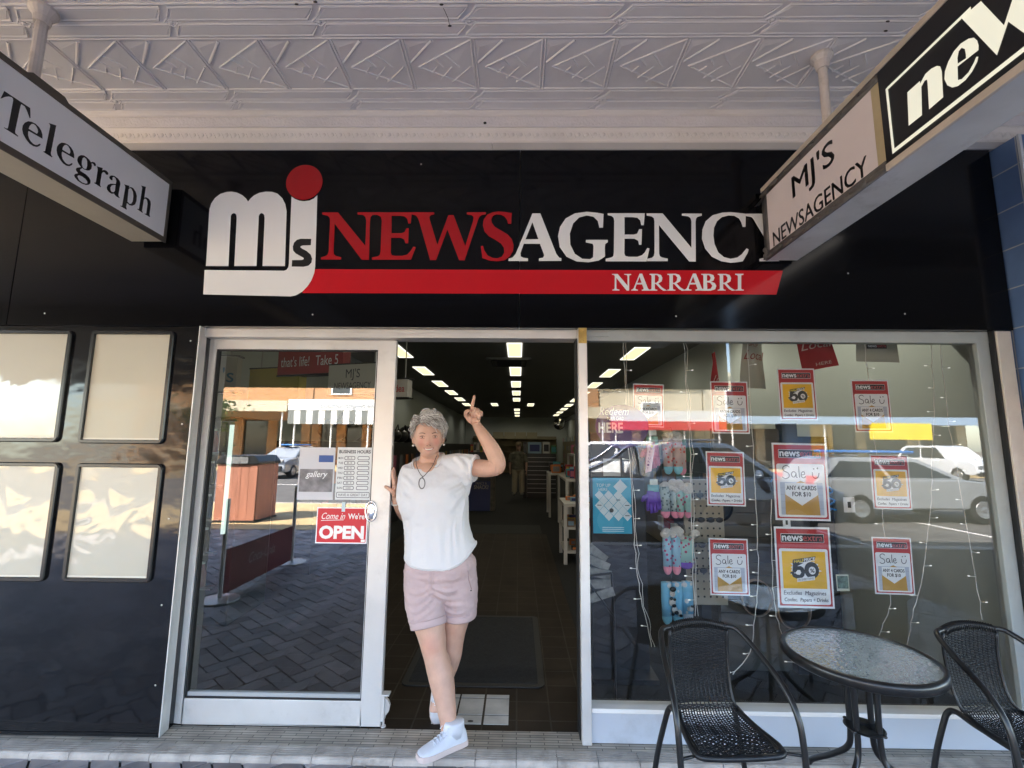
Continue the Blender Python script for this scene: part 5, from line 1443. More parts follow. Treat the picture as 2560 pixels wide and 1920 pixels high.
for y in (0.9, 2.8, 4.9, 9.0, 13.0, 17.6, 21.7):
    for x in (-2.0, -0.07, 1.93):
        lamp(x, y, LAMP_W*(3.0 if x > 1 and y < 4 else 0.15 if x < -1 and y < 6 else 0.8))  # front right spots strengthened to brighten the wall behind the window
for x in (-2.0, -0.07, 1.93):
    for y in (0.9, 2.8):  # front panels out of view, added to light the shop front
        dup(lp, (x, y, 3.15), 'added unseen ceiling panel above the %s of the shop, %s the window head' % ({-2.0: 'left side', -0.07: 'middle', 1.93: 'right side'}[x], 'just behind' if y < 1 else 'further behind'))
rows = [('middle', -0.07, (6.95, 9.0, 11.0, 13.0, 17.6, 19.6, 21.7)), ('left', -2.0, (4.9, 6.95, 9.0, 11.0, 13.0, 15.1)), ('right', 1.93, (5.0, 7.1, 9.1, 11.1, 13.1, 15.1, 17.0, 19.0, 21.0)), ('cross', 0, (15.0,))]
nth = ['nearest the door', 'second', 'third', 'fourth', 'fifth', 'sixth', 'seventh', 'eighth', 'farthest']
for rn, x, ys in rows:
    for i, y in enumerate(ys):
        if rn == 'cross':
            dup(lp, (-0.92, y, 3.15), 'glowing ceiling panel standing alone between the left and middle rows')
            dup(lp, (0.46, y, 3.15), 'glowing ceiling panel standing alone between the middle and right rows')
        else:
            w_ = ('%s from the door' % nth[i + 1] if rn == 'middle' else (nth[i] if i == 0 else '%s from the door' % nth[i]))
            d_ = dup(lp, (x, y, 3.15), 'glowing ceiling panel in the %s row, %s' % (rn, w_))
            if rn != 'middle':
                d_.scale = (1.05, 0.95, 1.0)
m_acw = M('air_con_grey', (0.16, 0.16, 0.15), 0.6)
aca = thing('air_conditioner', 'square ceiling cassette between the two nearest middle lights', 'air conditioner', (-0.18, 5.75, 3.15))
acm = MB()
acm.prism(rrect(-0.40, -0.38, 0.40, 0.38, 0.06), lambda x, y: (x, y, -0.04), lambda x, y: (x, y, -0.001))
part('panel', acm, m_acw, aca, local=True)
acg = MB()
for k in range(10):
    acg.box(-0.22, 0.22, -0.2 + k*0.044, -0.18 + k*0.044, -0.052, -0.0405)
part('grille', acg, m_gasket, aca, local=True)
aco = MB().tube([(x, y, -0.042) for x, y in rrect(-0.31, -0.30, 0.31, 0.30, 0.05)], 0.014, 6, closed=True)
part('outlet', aco, m_gasket, aca, local=True)
dm = thing('door_mat', 'black rubber entrance mat lying on the brown tiles', 'mat', (-0.28, 1.14, 0.0968))
mm = MB()
mm.prism(rrect(-0.46, -0.61, 0.46, 0.61, 0.05), lambda x, y: (x, y, 0.0), lambda x, y: (x, y, 0.008))
part('border', mm, M('black_rubber', (0.012, 0.012, 0.012), 0.6), dm, local=True, bevel=0.003)
part('pile', MB().box(-0.415, 0.415, -0.565, 0.565, 0.0082, 0.0115), M('black_mat_pile', (0.018, 0.018, 0.018), 0.95, bump=1.0, bscale=250, dist=0.004, var=0.3, vscale=40), dm, local=True)

GOODS = [M('goods_%s' % n, c, 0.5) for n, c in (('red', (0.30, 0.02, 0.025)), ('navy', (0.02, 0.03, 0.12)), ('pale_blue', (0.20, 0.30, 0.38)), ('yellow', (0.45, 0.30, 0.04)), ('black', (0.012, 0.012, 0.014)),
                                             ('white', (0.45, 0.45, 0.42)), ('green', (0.04, 0.14, 0.06)), ('brown', (0.16, 0.08, 0.03)), ('pink', (0.40, 0.10, 0.18)), ('teal', (0.03, 0.20, 0.22)), ('grey', (0.18, 0.18, 0.18)), ('orange', (0.45, 0.13, 0.02)))]
CN = ['red', 'navy', 'pale blue', 'yellow', 'black', 'white', 'green', 'brown', 'pink', 'teal', 'grey', 'orange']
m_shelfw = M('white_shelf', (0.48, 0.47, 0.44), 0.55, var=0.08, vscale=5)
m_dark = M('dark_fitting', (0.014, 0.014, 0.016), 0.4)
def display_table(x0, x1, y0, y1, z, label, shelves=()):
    t = thing('display_table', label, 'display table', ((x0+x1)/2, (y0+y1)/2, 0.093), 'white framed display tables inside')
    a, b = (x1-x0)/2, (y1-y0)/2
    part('table_top', MB().box(-a, a, -b, b, z - 0.093 - 0.04, z - 0.093), m_shelfw, t, local=True, bevel=0.003)
    for sx in (-1, 1):
        for sy in (-1, 1):
            part('leg', MB().box(sx*a - 0.022*(sx+1), sx*a + 0.022*(1-sx), sy*b - 0.022*(sy+1), sy*b + 0.022*(1-sy), 0.0, z - 0.134), m_shelfw, t, local=True)
    for zs in shelves:
        part('shelf', MB().box(-a + 0.01, a - 0.01, -b + 0.01, b - 0.01, zs - 0.093 - 0.02, zs - 0.093), m_shelfw, t, local=True)
    return t
display_table(0.60, 1.05, 3.60, 4.30, 0.86, 'low white trolley with goods on three tiers just inside the door', (0.25, 0.55))
display_table(0.80, 1.30, 5.3, 6.9, 1.05, 'white display table in the second place behind the trolley')
display_table(0.66, 1.15, 7.5, 8.3, 1.02, 'white display table farthest along the right aisle')
display_table(1.05, 1.75, 6.2, 7.4, 1.45, 'tall white shelf frame behind the display tables', (1.1,))
rnd = random.Random(11)
def item(x, y, z, w, d, h, ci, label, rz=0.0, kind='boxed_item', cat='box', lid=True):
    t = thing(kind, label, cat, (x, y, z), 'goods displayed on the white tables', rz)
    part('carton', MB().box(-w/2, w/2, -d/2, d/2, 0, h), GOODS[ci], t, local=True, bevel=0.003)
    part('printed_panel', MB().box(-w*0.36, w*0.36, -d/2 - 0.002, -d/2 - 0.0005, h*0.18, h*0.78), GOODS[(ci*5 + 3) % 12], t, local=True)
    return t
SURF = [('on the trolley top', 0.63, 1.02, 3.68, 4.2, 0.86, 7, 0.10), ('on the trolley middle tier', 0.63, 1.02, 3.68, 4.2, 0.55, 6, 0.10), ('on the trolley bottom tier', 0.63, 1.02, 3.68, 4.2, 0.25, 5, 0.10),
        ('on the second table', 0.86, 1.25, 5.4, 6.8, 1.05, 10, 0.20), ('on the farthest table', 0.70, 1.10, 7.55, 8.2, 1.02, 8, 0.22), ('on top of the tall frame', 1.1, 1.7, 6.3, 7.3, 1.45, 7, 0.20), ('on the lower deck of the tall frame', 1.1, 1.7, 6.3, 7.3, 1.10, 6, 0.22)]
ORD2 = ['', 'second', 'third', 'fourth', 'fifth', 'sixth', 'seventh', 'eighth', 'ninth', 'tenth', 'eleventh', 'twelfth', 'thirteenth', 'fourteenth', 'fifteenth', '']
ords = ['nearest', 'second', 'third', 'fourth', 'fifth', 'sixth', 'seventh', 'eighth', 'ninth', 'tenth']
for where, x0, x1, y0, y1, z, n, hm in SURF:
    for k in range(n):
        ci = rnd.randrange(12)
        yy = y0 + (y1 - y0)*(k + 0.5)/n
        w = rnd.uniform(0.10, 0.20); d = min(0.06, (y1-y0)/n*0.8)
        item(rnd.uniform(x0 + w/2, x1 - w/2), yy, z + 0.0005, w, d, hm*rnd.uniform(0.5, 1.15), ci, '%s boxed item %s, %s from the door' % (CN[ci], where, ords[k]), rnd.uniform(-0.1, 0.1))
# black card rack with wire tiers
rk = thing('card_rack', 'tall black tiered card rack to the right of the man', 'rack', (0.68, 11.0, 0.093))
rb = MB().box(-0.42, 0.42, 0.0, 0.25, 0.0, 1.28)
part('body', rb, m_dark, rk, local=True, bevel=0.004)
m_rail = M('steel_rail', (0.35, 0.35, 0.34), 0.3, metal=0.6)
for k in range(9):
    part('rail', MB().box(-0.41, 0.41, -0.035, -0.03, 0.16 + k*0.125, 0.172 + k*0.125), m_rail, rk, local=True)
for lab, x, w, h, ci in (('pale blue canvas bag on top of the black card rack', -0.20, 0.40, 0.33, 2), ('white and black gift box with ribbon on top of the black card rack', 0.14, 0.20, 0.34, 5), ('green boxed item on top of the black card rack, at its right end', 0.36, 0.16, 0.24, 6)):
    item(0.68 + x, 11.1, 1.374, w, 0.12, h, ci, lab)
sd = thing('side_stand', 'narrow black upright stand between the man and the card rack', 'stand', (0.20, 11.1, 0.093))
part('panel', MB().box(-0.05, 0.05, 0, 0.2, 0.0, 1.62), m_dark, sd, local=True)
part('header', MB().box(-0.055, 0.055, -0.01, -0.001, 1.3, 1.55), M('header_card', (0.05, 0.05, 0.05), 0.4), sd, local=True)
# snack stand
sn = thing('snack_stand', 'blue cardboard snack stand with stepped trays behind the woman', 'stand', (-0.92, 8.35, 0.093))
part('base', MB().box(-0.27, 0.27, 0.0, 0.4, 0.0, 0.68), GOODS[1], sn, local=True, bevel=0.004)
part('tray', MB().box(-0.27, 0.27, 0.1, 0.42, 0.685, 1.35), m_dark, sn, local=True)
part('side_panel', MB().box(0.275, 0.38, 0.0, 0.42, 0.0, 1.5), M('printed_side_panel', (0.09, 0.08, 0.06), 0.6, var=0.6, vscale=9), sn, local=True)
sx_ = MB()
put_text(sx_, 'SNACK?', lambda u, v: (u, -0.002, v), 0.06, 0.50, 0.085, w=0.34, bold=0.03, align='c')
put_text(sx_, 'FANCY A', lambda u, v: (u, -0.002, v), 0.06, 0.60, 0.06, w=0.26, bold=0.02, align='c')
part('lettering', sx_, M('snack_print', (0.30, 0.28, 0.24), 0.6), sn, local=True)
for k in range(6):
    item(-1.10 + k*0.075, 8.40, 1.444, 0.065, 0.08, 0.18 + 0.05*(k % 3), (k*5) % 12, '%s snack packet on the stand, %s from its left' % (CN[(k*5) % 12], ords[k]), 0, 'snack_packet', 'packet')
# convex mirror
cm = thing('convex_mirror', 'round convex security mirror high on the rear right wall', 'mirror', (1.76, 17.4, 2.53))
part('dome', MB().ell((0, 0, 0), 0.23, 0.09, 0.23, 24, 16), M('mirror_dome', (0.55, 0.55, 0.55), 0.06, metal=1.0), cm, smooth=True, local=True)
part('rim', MB().tube([(0.235*math.cos(2*PI*k/28), 0.0, 0.235*math.sin(2*PI*k/28)) for k in range(28)], 0.018, 8, closed=True), m_dark, cm, smooth=True, local=True)
part('arm', MB().tube([(0, 0.02, 0), (0.5, 0.2, 0.2), (0.955, 0.2, 0.2)], 0.015, 8), m_dark, cm, local=True)
# slat wall and shelves along the walls and at the rear
m_slat = M('tan_slat_wall', (0.22, 0.19, 0.12), 0.6, var=0.15, vscale=2)
rw = thing('rear_shelving', 'tan slat wall shelving across the back of the shop', 'shelving', (-0.3, 22.7, 0.093))
part('panel', MB().box(-2.2, 2.4, 0.3, 0.48, 0.0, 2.0), m_slat, rw, local=True)
for k in range(5):
    part('shelf', MB().box(-2.2, 2.4, 0.0, 0.295, 0.4 + k*0.36, 0.43 + k*0.36), m_slat, rw, local=True)
for k in range(4):
    part('header_panel', MB().box(-1.1 + k*0.62, -0.52 + k*0.62, 0.24, 0.28, 1.85, 2.22), M('header_board', (0.30, 0.27, 0.18), 0.6) if 'header_board' not in bpy.data.materials else bpy.data.materials['header_board'], rw, local=True)
lwl = thing('wall_shelving', 'dark magazine shelving crowded with stock along the left wall', 'shelving', (-2.94, 12.0, 0.093))
part('carcass', MB().box(0.0, 0.5, -9.0, 9.0, 0.0, 1.55), m_dark, lwl, local=True)
for k in range(70):
    yy = -8.8 + k*0.25
    z = 0.5 + 0.5*(k % 2)
    part('magazine', MB().box(0.502, 0.515, yy, yy + 0.2, z, z + 0.3), GOODS[rnd.randrange(12)], lwl, local=True)
for k in range(16):
    ci = rnd.choice((4, 4, 10, 7, 1, 4))
    t = thing('bag', '%s bag piled on the left shelving, %s' % (CN[ci], ('nearest' if k == 0 else 'farthest' if k == 15 else ORD2[k]) + ' from the door'), 'bag', (-2.66, 4.0 + k*0.62, 1.644), 'bags piled on the left shelving')
    hb = rnd.uniform(0.22, 0.42)
    part('body', MB().ell((0, 0, hb/2), 0.2, 0.24, hb/2, 14, 10), M('bag_black', (0.02, 0.02, 0.022), 0.35) if k == 0 else bpy.data.materials['bag_black'], t, smooth=True, local=True)
    part('strap', MB().tube(spl([(0.1, -0.12, hb*0.8), (0.12, 0, hb*1.25), (0.1, 0.12, hb*0.8)], 5), 0.012, 6), m_gasket, t, smooth=True, local=True)
rwl = thing('wall_shelving', 'card display shelving with pale cards along the right wall', 'shelving', (2.70, 12.5, 0.093))
part('carcass', MB().box(-0.4, 0.0, -7.5, 9.0, 0.0, 1.7), m_slat, rwl, local=True)
for k in range(60):
    yy = -7.3 + k*0.27
    z = 0.9 + 0.4*(k % 3)
    part('card', MB().box(-0.412, -0.401, yy, yy + 0.16, z, z + 0.2), GOODS[rnd.choice((5, 8, 2, 3, 5, 10))], rwl, local=True)
# pieces near the windows: dark back boards, sunglasses rack, thongs and hats on hooks
rn = thing('stock_shelving', 'dark shelving packed with stock along the right wall behind the posters', 'shelving', (2.68, 3.2, 0.093))
part('carcass', MB().box(-0.42, 0.0, -1.75, 1.7, 0.0, 1.62), m_dark, rn, local=True)
for k in range(44):
    yy = -1.7 + (k % 11)*0.31
    z = 0.25 + 0.36*(k // 11)
    part('stock', MB().box(-0.50, -0.421, yy, yy + 0.22, z, z + rnd.uniform(0.18, 0.3)), GOODS[rnd.choice((4, 10, 4, 7, 1, 6, 0, 5))], rn, local=True)
bb = thing('display_board', 'tall black display board behind the gloves and teal poster', 'display board', (0.78, 0.75, 0.093))
part('panel', MB().box(-0.26, 0.12, 0.0, 0.06, 0.0, 1.62), m_dark, bb, local=True)
part('foot', MB().box(-0.28, 0.14, -0.15, 0.2, 0.0005, 0.03), m_dark, bb, local=True)
np_ = thing('newspaper_rack', 'black wire rack of pale newspapers beside the door jamb below the teal poster', 'rack', (0.47, 0.22, 0.70))
nm = MB()
for k in range(5):
    nm.obox((0.02 - k*0.004, 0.02*k, 0.06 + k*0.055), (0.15, 0.012, 0.05), Matrix.Rotation(R(-18 + 14*k), 3, 'Y'))
part('newspaper', nm, M('newsprint', (0.22, 0.215, 0.20), 0.8, var=0.4, vscale=30), np_, local=True)
nw = MB()
nw.tube([(-0.08, 0, 0.16), (0.09, 0, -0.06)], 0.007, 6); nw.tube([(0.09, 0, -0.06), (0.09, 0, -0.6)], 0.007, 6); nw.tube([(-0.08, 0, 0.16), (0.08, 0, 0.18)], 0.007, 6)
nw.tube([(0.08, 0, 0.18), (0.09, 0, -0.06)], 0.006, 6)
part('rack_frame', nw, m_dark, np_, local=True)
sg = thing('sunglasses_rack', 'beige perforated rack of sunglasses behind the left poster column', 'rack', (1.24, 0.55, 0.60))
sgp = MB().box(-0.13, 0.13, 0.02, 0.04, 0.0, 0.80)
part('panel', sgp, M('beige_pegboard', (0.33, 0.29, 0.22), 0.6), sg, local=True)
hol = MB()
for i in range(6):
    for j in range(16):
        x, z = -0.1 + i*0.04, 0.05 + j*0.048
        hol.flat([circ(x, z, 0.007, n=8)], lambda u, v: (u, 0.0195, v))
part('peg_hole', hol, m_gasket, sg, local=True)
part('post', MB().box(-0.03, 0.03, 0.045, 0.10, -0.507, 0.78), m_dark, sg, local=True)
for k in range(8):
    t = thing('sunglasses', 'pair of dark sunglasses on the beige rack, %s from the top at the %s' % (ords[k // 2] if k // 2 else 'topmost', 'left' if k % 2 == 0 else 'right'), 'sunglasses', (1.18 + 0.12*(k % 2), 0.54, 1.30 - 0.16*(k // 2)), 'sunglasses on the beige rack')
    ln = MB()
    for s_ in (-1, 1):
        ln.ell((s_*0.028, 0, 0), 0.024, 0.004, 0.018, 12, 8)
    part('lens', ln, m_pblk, t, smooth=True, local=True)
    part('frame', MB().tube([(-0.052, 0.02, 0.008), (-0.05, 0.0, 0.010), (0, -0.003, 0.010), (0.05, 0.0, 0.010), (0.052, 0.02, 0.008)], 0.003, 6), m_dark, t, local=True)
hw_ = thing('hook_wall', 'dark slatted hook wall behind the middle and right posters', 'slat wall', (1.72, 0.80, 0.093))
hm = MB()
for k in range(16):
    hm.box(-0.30, 0.18, 0.0, 0.02, 0.30 + k*0.085, 0.378 + k*0.085)
hm.box(-0.30, 0.18, 0.021, 0.05, 0.0, 1.66)
part('panel', hm, M('taupe_slats', (0.10, 0.09, 0.075), 0.6), hw_, local=True)
part('upright', MB().box(0.19, 0.30, -0.02, 0.06, 0.0, 1.70), m_dark, hw_, local=True)
for k, (x, z) in enumerate(((0.31, 1.02), (0.31, 1.10), (0.31, 0.62), (0.31, 0.57), (-0.2, 0.60))):
    part('hook', MB().tube([(x, -0.01, z), (x, -0.17, z - 0.005), (x, -0.175, z + 0.012)] if k == 4 else [(x - 0.02, 0.02, z), (x + 0.20, -0.02, z - 0.012), (x + 0.205, -0.02, z + 0.006)], 0.005, 6), m_gasket, hw_, local=True)
m_hat = M('black_felt', (0.016, 0.016, 0.017), 0.85)
m_blue_strap = M('blue_rubber', (0.02, 0.22, 0.62), 0.4)
m_sole = M('navy_sole', (0.015, 0.022, 0.045), 0.6)
for k, (x, z) in enumerate(((1.90, 1.36), (1.80, 1.40))):
    t = thing('rubber_thong', ('navy thong with bright blue straps hanging beside the large Sale poster', 'navy thong hanging half behind the large Sale poster')[k], 'thong sandal', (x, 0.68, z))
    so = MB().prism([(0.045*math.cos(a_)*(1 + 0.15*math.sin(a_)), 0.135*math.sin(a_)) for a_ in [2*PI*q/20 for q in range(20)]], lambda u, v: (u, 0, v), lambda u, v: (u, 0.016, v))
    part('sole', so, m_sole, t, local=True)
    for s_ in (-1, 1):
        part('strap', MB().tube(spl([(0.0, -0.003, 0.09), (s_*0.025, -0.04, 0.05), (s_*0.046, 0.0, -0.02)], 5), 0.006, 6), m_blue_strap, t, smooth=True, local=True)
bo = thing('tangled_cord', 'bundle of bright blue cords hanging beside the large Sale poster', 'cord', (2.0, 0.56, 1.40))
for k in range(5):
    part('cord', MB().tube(spl([(0.0, 0, 0.0), (-0.08 + 0.04*k, -0.02, -0.07), (0.05 - 0.05*k + 0.06, 0.01, -0.13), (-0.03 + 0.035*k, 0, -0.19)], 6), 0.006, 6), m_blue_strap, bo, smooth=True, local=True)
for k, (x, z, r_) in enumerate(((1.86, 0.92, 0.13), (1.60, 0.62, 0.11), (1.84, 0.55, 0.12), (1.38, 1.22, 0.10))):
    t = thing('felt_hat', ('black felt hat hanging beside the large half price poster', 'black hat with pale rim hanging just above the table on the left', 'black hat with pale rim hanging just above the table on the right', 'black hat hanging behind the large Sale poster')[k], 'hat', (x, 0.66, z), 'black hats on hooks')
    part('crown', MB().ell((0, 0.0, 0), r_*0.75, 0.07, r_*0.95, 20, 12), m_hat, t, smooth=True, local=True)
    part('brim', MB().tube([(r_*0.9*math.cos(2*PI*q/24), 0.0, r_*1.05*math.sin(2*PI*q/24)) for q in range(24)], [(0.004, 0.02)]*24, 8, closed=True), m_hat if k in (0, 3) else M('pale_brim%d' % k, (0.36, 0.27, 0.22), 0.8), t, smooth=True, local=True)
for k, (x, y, z, w, h, lab) in enumerate(((1.975, 0.60, 1.24, 0.075, 0.10, 'white barcode tag below the right half price poster'), (1.80, 0.60, 1.13, 0.05, 0.12, 'white hang tag on the navy thong'))):
    t = thing('price_tag', lab, 'tag', (x + 0.25*(k == 0), y, z), None)
    part('card', MB().box(-w/2, w/2, 0, 0.002, -h/2, h/2), m_paper, t, local=True)
    part('barcode', MB().box(-w*0.15, w*0.15, -0.001, -0.0005, -h*0.2, h*0.2), m_pblk, t, local=True)
pc_ = thing('postcard', 'small green souvenir postcard right of the large half price poster', 'postcard', (1.785, 0.07, 0.885))
part('card', MB().box(-0.034, 0.034, 0, 0.001, -0.043, 0.043), M('postcard_border', (0.55, 0.55, 0.42), 0.5), pc_, local=True)
part('picture', MB().box(-0.029, 0.029, -0.001, -0.0005, -0.030, 0.036), M('postcard_picture', (0.10, 0.16, 0.12), 0.5, var=0.8, vscale=45), pc_, local=True)

# door notices
def on_d(k):
    return lambda u, v: (u, 0.1075 - 0.0004*k, v)
gpst = thing('gallery_poster', 'pale gallery poster with a bird and landscape stuck on the sliding door', 'poster')
part('sheet', MB().box(-1.28, -1.07, 0.108, 0.1084, 1.295, 1.595), M('faded_paper', (0.56, 0.56, 0.59), 0.6), gpst)
part('picture', MB().flat([[(-1.272, 1.34), (-1.078, 1.34), (-1.078, 1.47), (-1.272, 1.47)]], on_d(1)), M('landscape_print', (0.22, 0.21, 0.22), 0.6, var=0.5, vscale=18), gpst)
part('title_band', MB().flat([[(-1.165, 1.51), (-1.08, 1.51), (-1.08, 1.55), (-1.165, 1.55)]], on_d(1)), M('blue_band', (0.04, 0.09, 0.28), 0.6), gpst)
gx = MB()
put_text(gx, 'gallery', on_d(2), -1.235, 1.425, 0.034, w=0.12, shear=0.3)
part('lettering', gx, m_paper, gpst)
bh = thing('business_hours_sign', 'white business hours sign with handwritten times on the sliding door', 'sign')
part('sheet', MB().box(-1.058, -0.856, 0.108, 0.1084, 1.297, 1.597), M('hours_paper', (0.66, 0.68, 0.68), 0.55), bh)
bl_ = MB()
put_text(bl_, 'BUSINESS HOURS', on_d(1), -0.955, 1.563, 0.018, w=0.185, bold=0.03, align='c')
for r_ in range(7):
    z = 1.535 - r_*0.0285
    for x0, x1 in ((-1.015, -0.952), (-0.938, -0.868)):
        o_, i_ = rrect(x0, z - 0.011, x1, z + 0.011, 0.008, 3), rrect(x0 + 0.003, z - 0.008, x1 - 0.003, z + 0.008, 0.006, 3)
        bl_.flat([o_, i_[::-1]], on_d(1))
    put_text(bl_, ('MON', 'TUE', 'WED', 'THU', 'FRI', 'SAT', 'SUN')[r_], on_d(1), -1.050, z - 0.006, 0.012, w=0.028, bold=0.01)
    put_text(bl_, ('8-5', '8-5', '8-5', '8-5', '8-5', '8-1', 'CLOSED')[r_], on_d(2), -0.984, z - 0.004, 0.009, align='c', w=0.03)
put_text(bl_, 'HAVE A GREAT DAY', on_d(1), -0.955, 1.318, 0.014, w=0.17, align='c')
bl_.flat([rrect(-1.052, 1.308, -0.858, 1.341, 0.008, 3), rrect(-1.049, 1.311, -0.861, 1.338, 0.006, 3)[::-1]], on_d(1))
part('lettering', bl_, m_ink, bh)
op = thing('open_sign', 'red and white sign reading Come in we are open on the sliding door', 'sign')
part('sheet', MB().box(-1.157, -0.862, 0.108, 0.1084, 1.053, 1.254), m_paper, op)
part('red_panel', MB().flat([rrect(-1.151, 1.059, -0.868, 1.248, 0.004, 3)], on_d(1)), M('open_red', (0.55, 0.015, 0.03), 0.4), op)
ox = MB()
put_text(ox, 'Come in', on_d(2), -1.132, 1.188, 0.036, w=0.135, shear=0.3)
put_text(ox, "We're", on_d(2), -0.975, 1.190, 0.030, w=0.095, bold=0.02)
put_text(ox, 'OPEN', on_d(2), -1.138, 1.083, 0.066, w=0.258, bold=0.045)
ox.flat([[(-1.13, 1.178), (-1.0, 1.183), (-1.0, 1.186), (-1.13, 1.181)]], on_d(2))
ox.flat([[(-0.895, 1.062), (-0.872, 1.062), (-0.872, 1.076), (-0.895, 1.076)]], on_d(2))
part('lettering', ox, m_white_vinyl, op)
tape_ = MB().box(-1.015, -0.995, 0.1068, 0.1076, 1.23, 1.285)
part('tape', tape_, m_pale, op)

# hanging signs and a lit fridge seen through the sliding door glass
def hang_sign(label, loc, w, h, mat, words, tm, rz, dep=0.10):
    t = thing('hanging_sign', label, 'hanging sign', loc, 'signs hung from the ceiling inside', rz)
    part('case', MB().box(-w/2, w/2, 0, dep, 0, h), m_dark if mat is None else mat, t, local=True, bevel=0.004)
    part('rim', MB().box(-w/2 - 0.012, w/2 + 0.012, 0.006, dep + 0.01, -0.012, -0.0005).box(-w/2 - 0.012, w/2 + 0.012, 0.006, dep + 0.01, h + 0.0005, h + 0.012), m_dark, t, local=True)
    for i, (s, x, z, hh, ww, m_) in enumerate(words):
        tx = MB()
        put_text(tx, s, lambda u, v: (u, -0.003, v), x, z, hh, w=ww, align='c')
        part('lettering', tx, m_, t, local=True)
    for sx in (-0.35, 0.35):
        part('rod', MB().tube([(sx*w, dep/2, h), (sx*w, dep/2, 3.149 - loc[2])], 0.006, 6), m_rail, t, local=True)
    return t
m_signc = M('inner_sign_cream', (0.42, 0.41, 0.36), 0.5)
m_signr = M('inner_sign_red', (0.36, 0.03, 0.03), 0.5)
m_signy = M('inner_sign_yellow', (0.42, 0.33, 0.02), 0.5)
hang_sign('cream hanging sign with two lines of thin black letters behind the door glass', (-1.41, 1.25, 2.03), 0.50, 0.26, m_signc, [("MJ'S", 0, 0.145, 0.075, 0.14, m_ink), ('NEWSAGENCY', 0, 0.05, 0.055, 0.36, m_ink)], None, R(-16))
hang_sign('red hanging magazine sign above the cream sign inside the left door', (-1.86, 1.40, 2.23), 0.72, 0.23, m_signr, [("that's life!", -0.16, 0.07, 0.09, 0.32, m_paper), ('Take 5', 0.19, 0.07, 0.09, 0.24, m_paper)], None, R(-18))
hang_sign('yellow hanging sign left of the cream sign inside the door', (-2.25, 1.55, 1.98), 0.55, 0.32, m_signy, [], None, R(-14))
hang_sign('small white hanging sign behind the right end of the cream sign', (-1.22, 1.75, 2.06), 0.34, 0.17, m_signc, [('New Idea', 0, 0.05, 0.07, 0.28, M('inner_red_ink', (0.40, 0.04, 0.04), 0.5))], None, R(-12))
hang_sign('white hanging sign with fat blue letters at the left of the door glass', (-2.62, 1.15, 2.04), 0.50, 0.30, m_signc, [("well's", 0.03, 0.08, 0.12, 0.40, M('inner_blue_ink', (0.03, 0.16, 0.26), 0.5))], None, R(10))
fg = thing('drinks_fridge', 'glass fronted drinks fridge with a white light strip at the left of the door glass', 'fridge', (-2.72, 1.45, 0.093))
part('cabinet', MB().box(-0.28, 0.28, 0.0, 0.6, 0.0, 1.75), M('fridge_green', (0.02, 0.04, 0.033), 0.4), fg, local=True, bevel=0.01)
part('light_strip', MB().box(0.185, 0.208, -0.03, -0.001, 0.75, 1.68), M('fridge_light', (0.8, 0.85, 0.8), 0.4, emit=(0.80, 1.0, 0.92), estr=0.10), fg, local=True)
for k in range(5):
    part('shelf', MB().box(-0.26, 0.15, -0.05, -0.001, 0.30 + k*0.28, 0.32 + k*0.28), m_rail, fg, local=True)
for k in range(20):
    ci = rnd.randrange(12)
    t = thing('drink_bottle', '%s drink bottle on the %s shelf up in the fridge, %s from the left' % (CN[ci], ords[k // 4] if k // 4 else 'lowest', ords[k % 4] if k % 4 else 'first'), 'bottle', (-2.94 + 0.095*(k % 4), 1.42, 0.414 + 0.28*(k // 4)), 'bottles in the drinks fridge')
    part('bottle', MB().lathe((0, 0, 0), [(0.026, 0.0), (0.027, 0.11), (0.012, 0.16), (0.012, 0.185)], 12), GOODS[ci], t, smooth=True, local=True)
    part('cap', MB().lathe((0, 0, 0.185), [(0.014, 0.0), (0.014, 0.018)], 10), m_paper, t, local=True)

lf = thing('fallen_leaf', 'small dark dry leaf lying on the white floor tiles by the threshold', 'leaf', (-0.255, 0.168, 0.0999))
part('blade', MB().prism([(0.016*math.cos(a_), 0.009*math.sin(a_)) for a_ in [2*PI*k/12 for k in range(12)]], lambda x, y: (x, y, 0.0), lambda x, y: (x, y, 0.0015)), M('dry_leaf', (0.03, 0.025, 0.02), 0.8), lf, local=True)

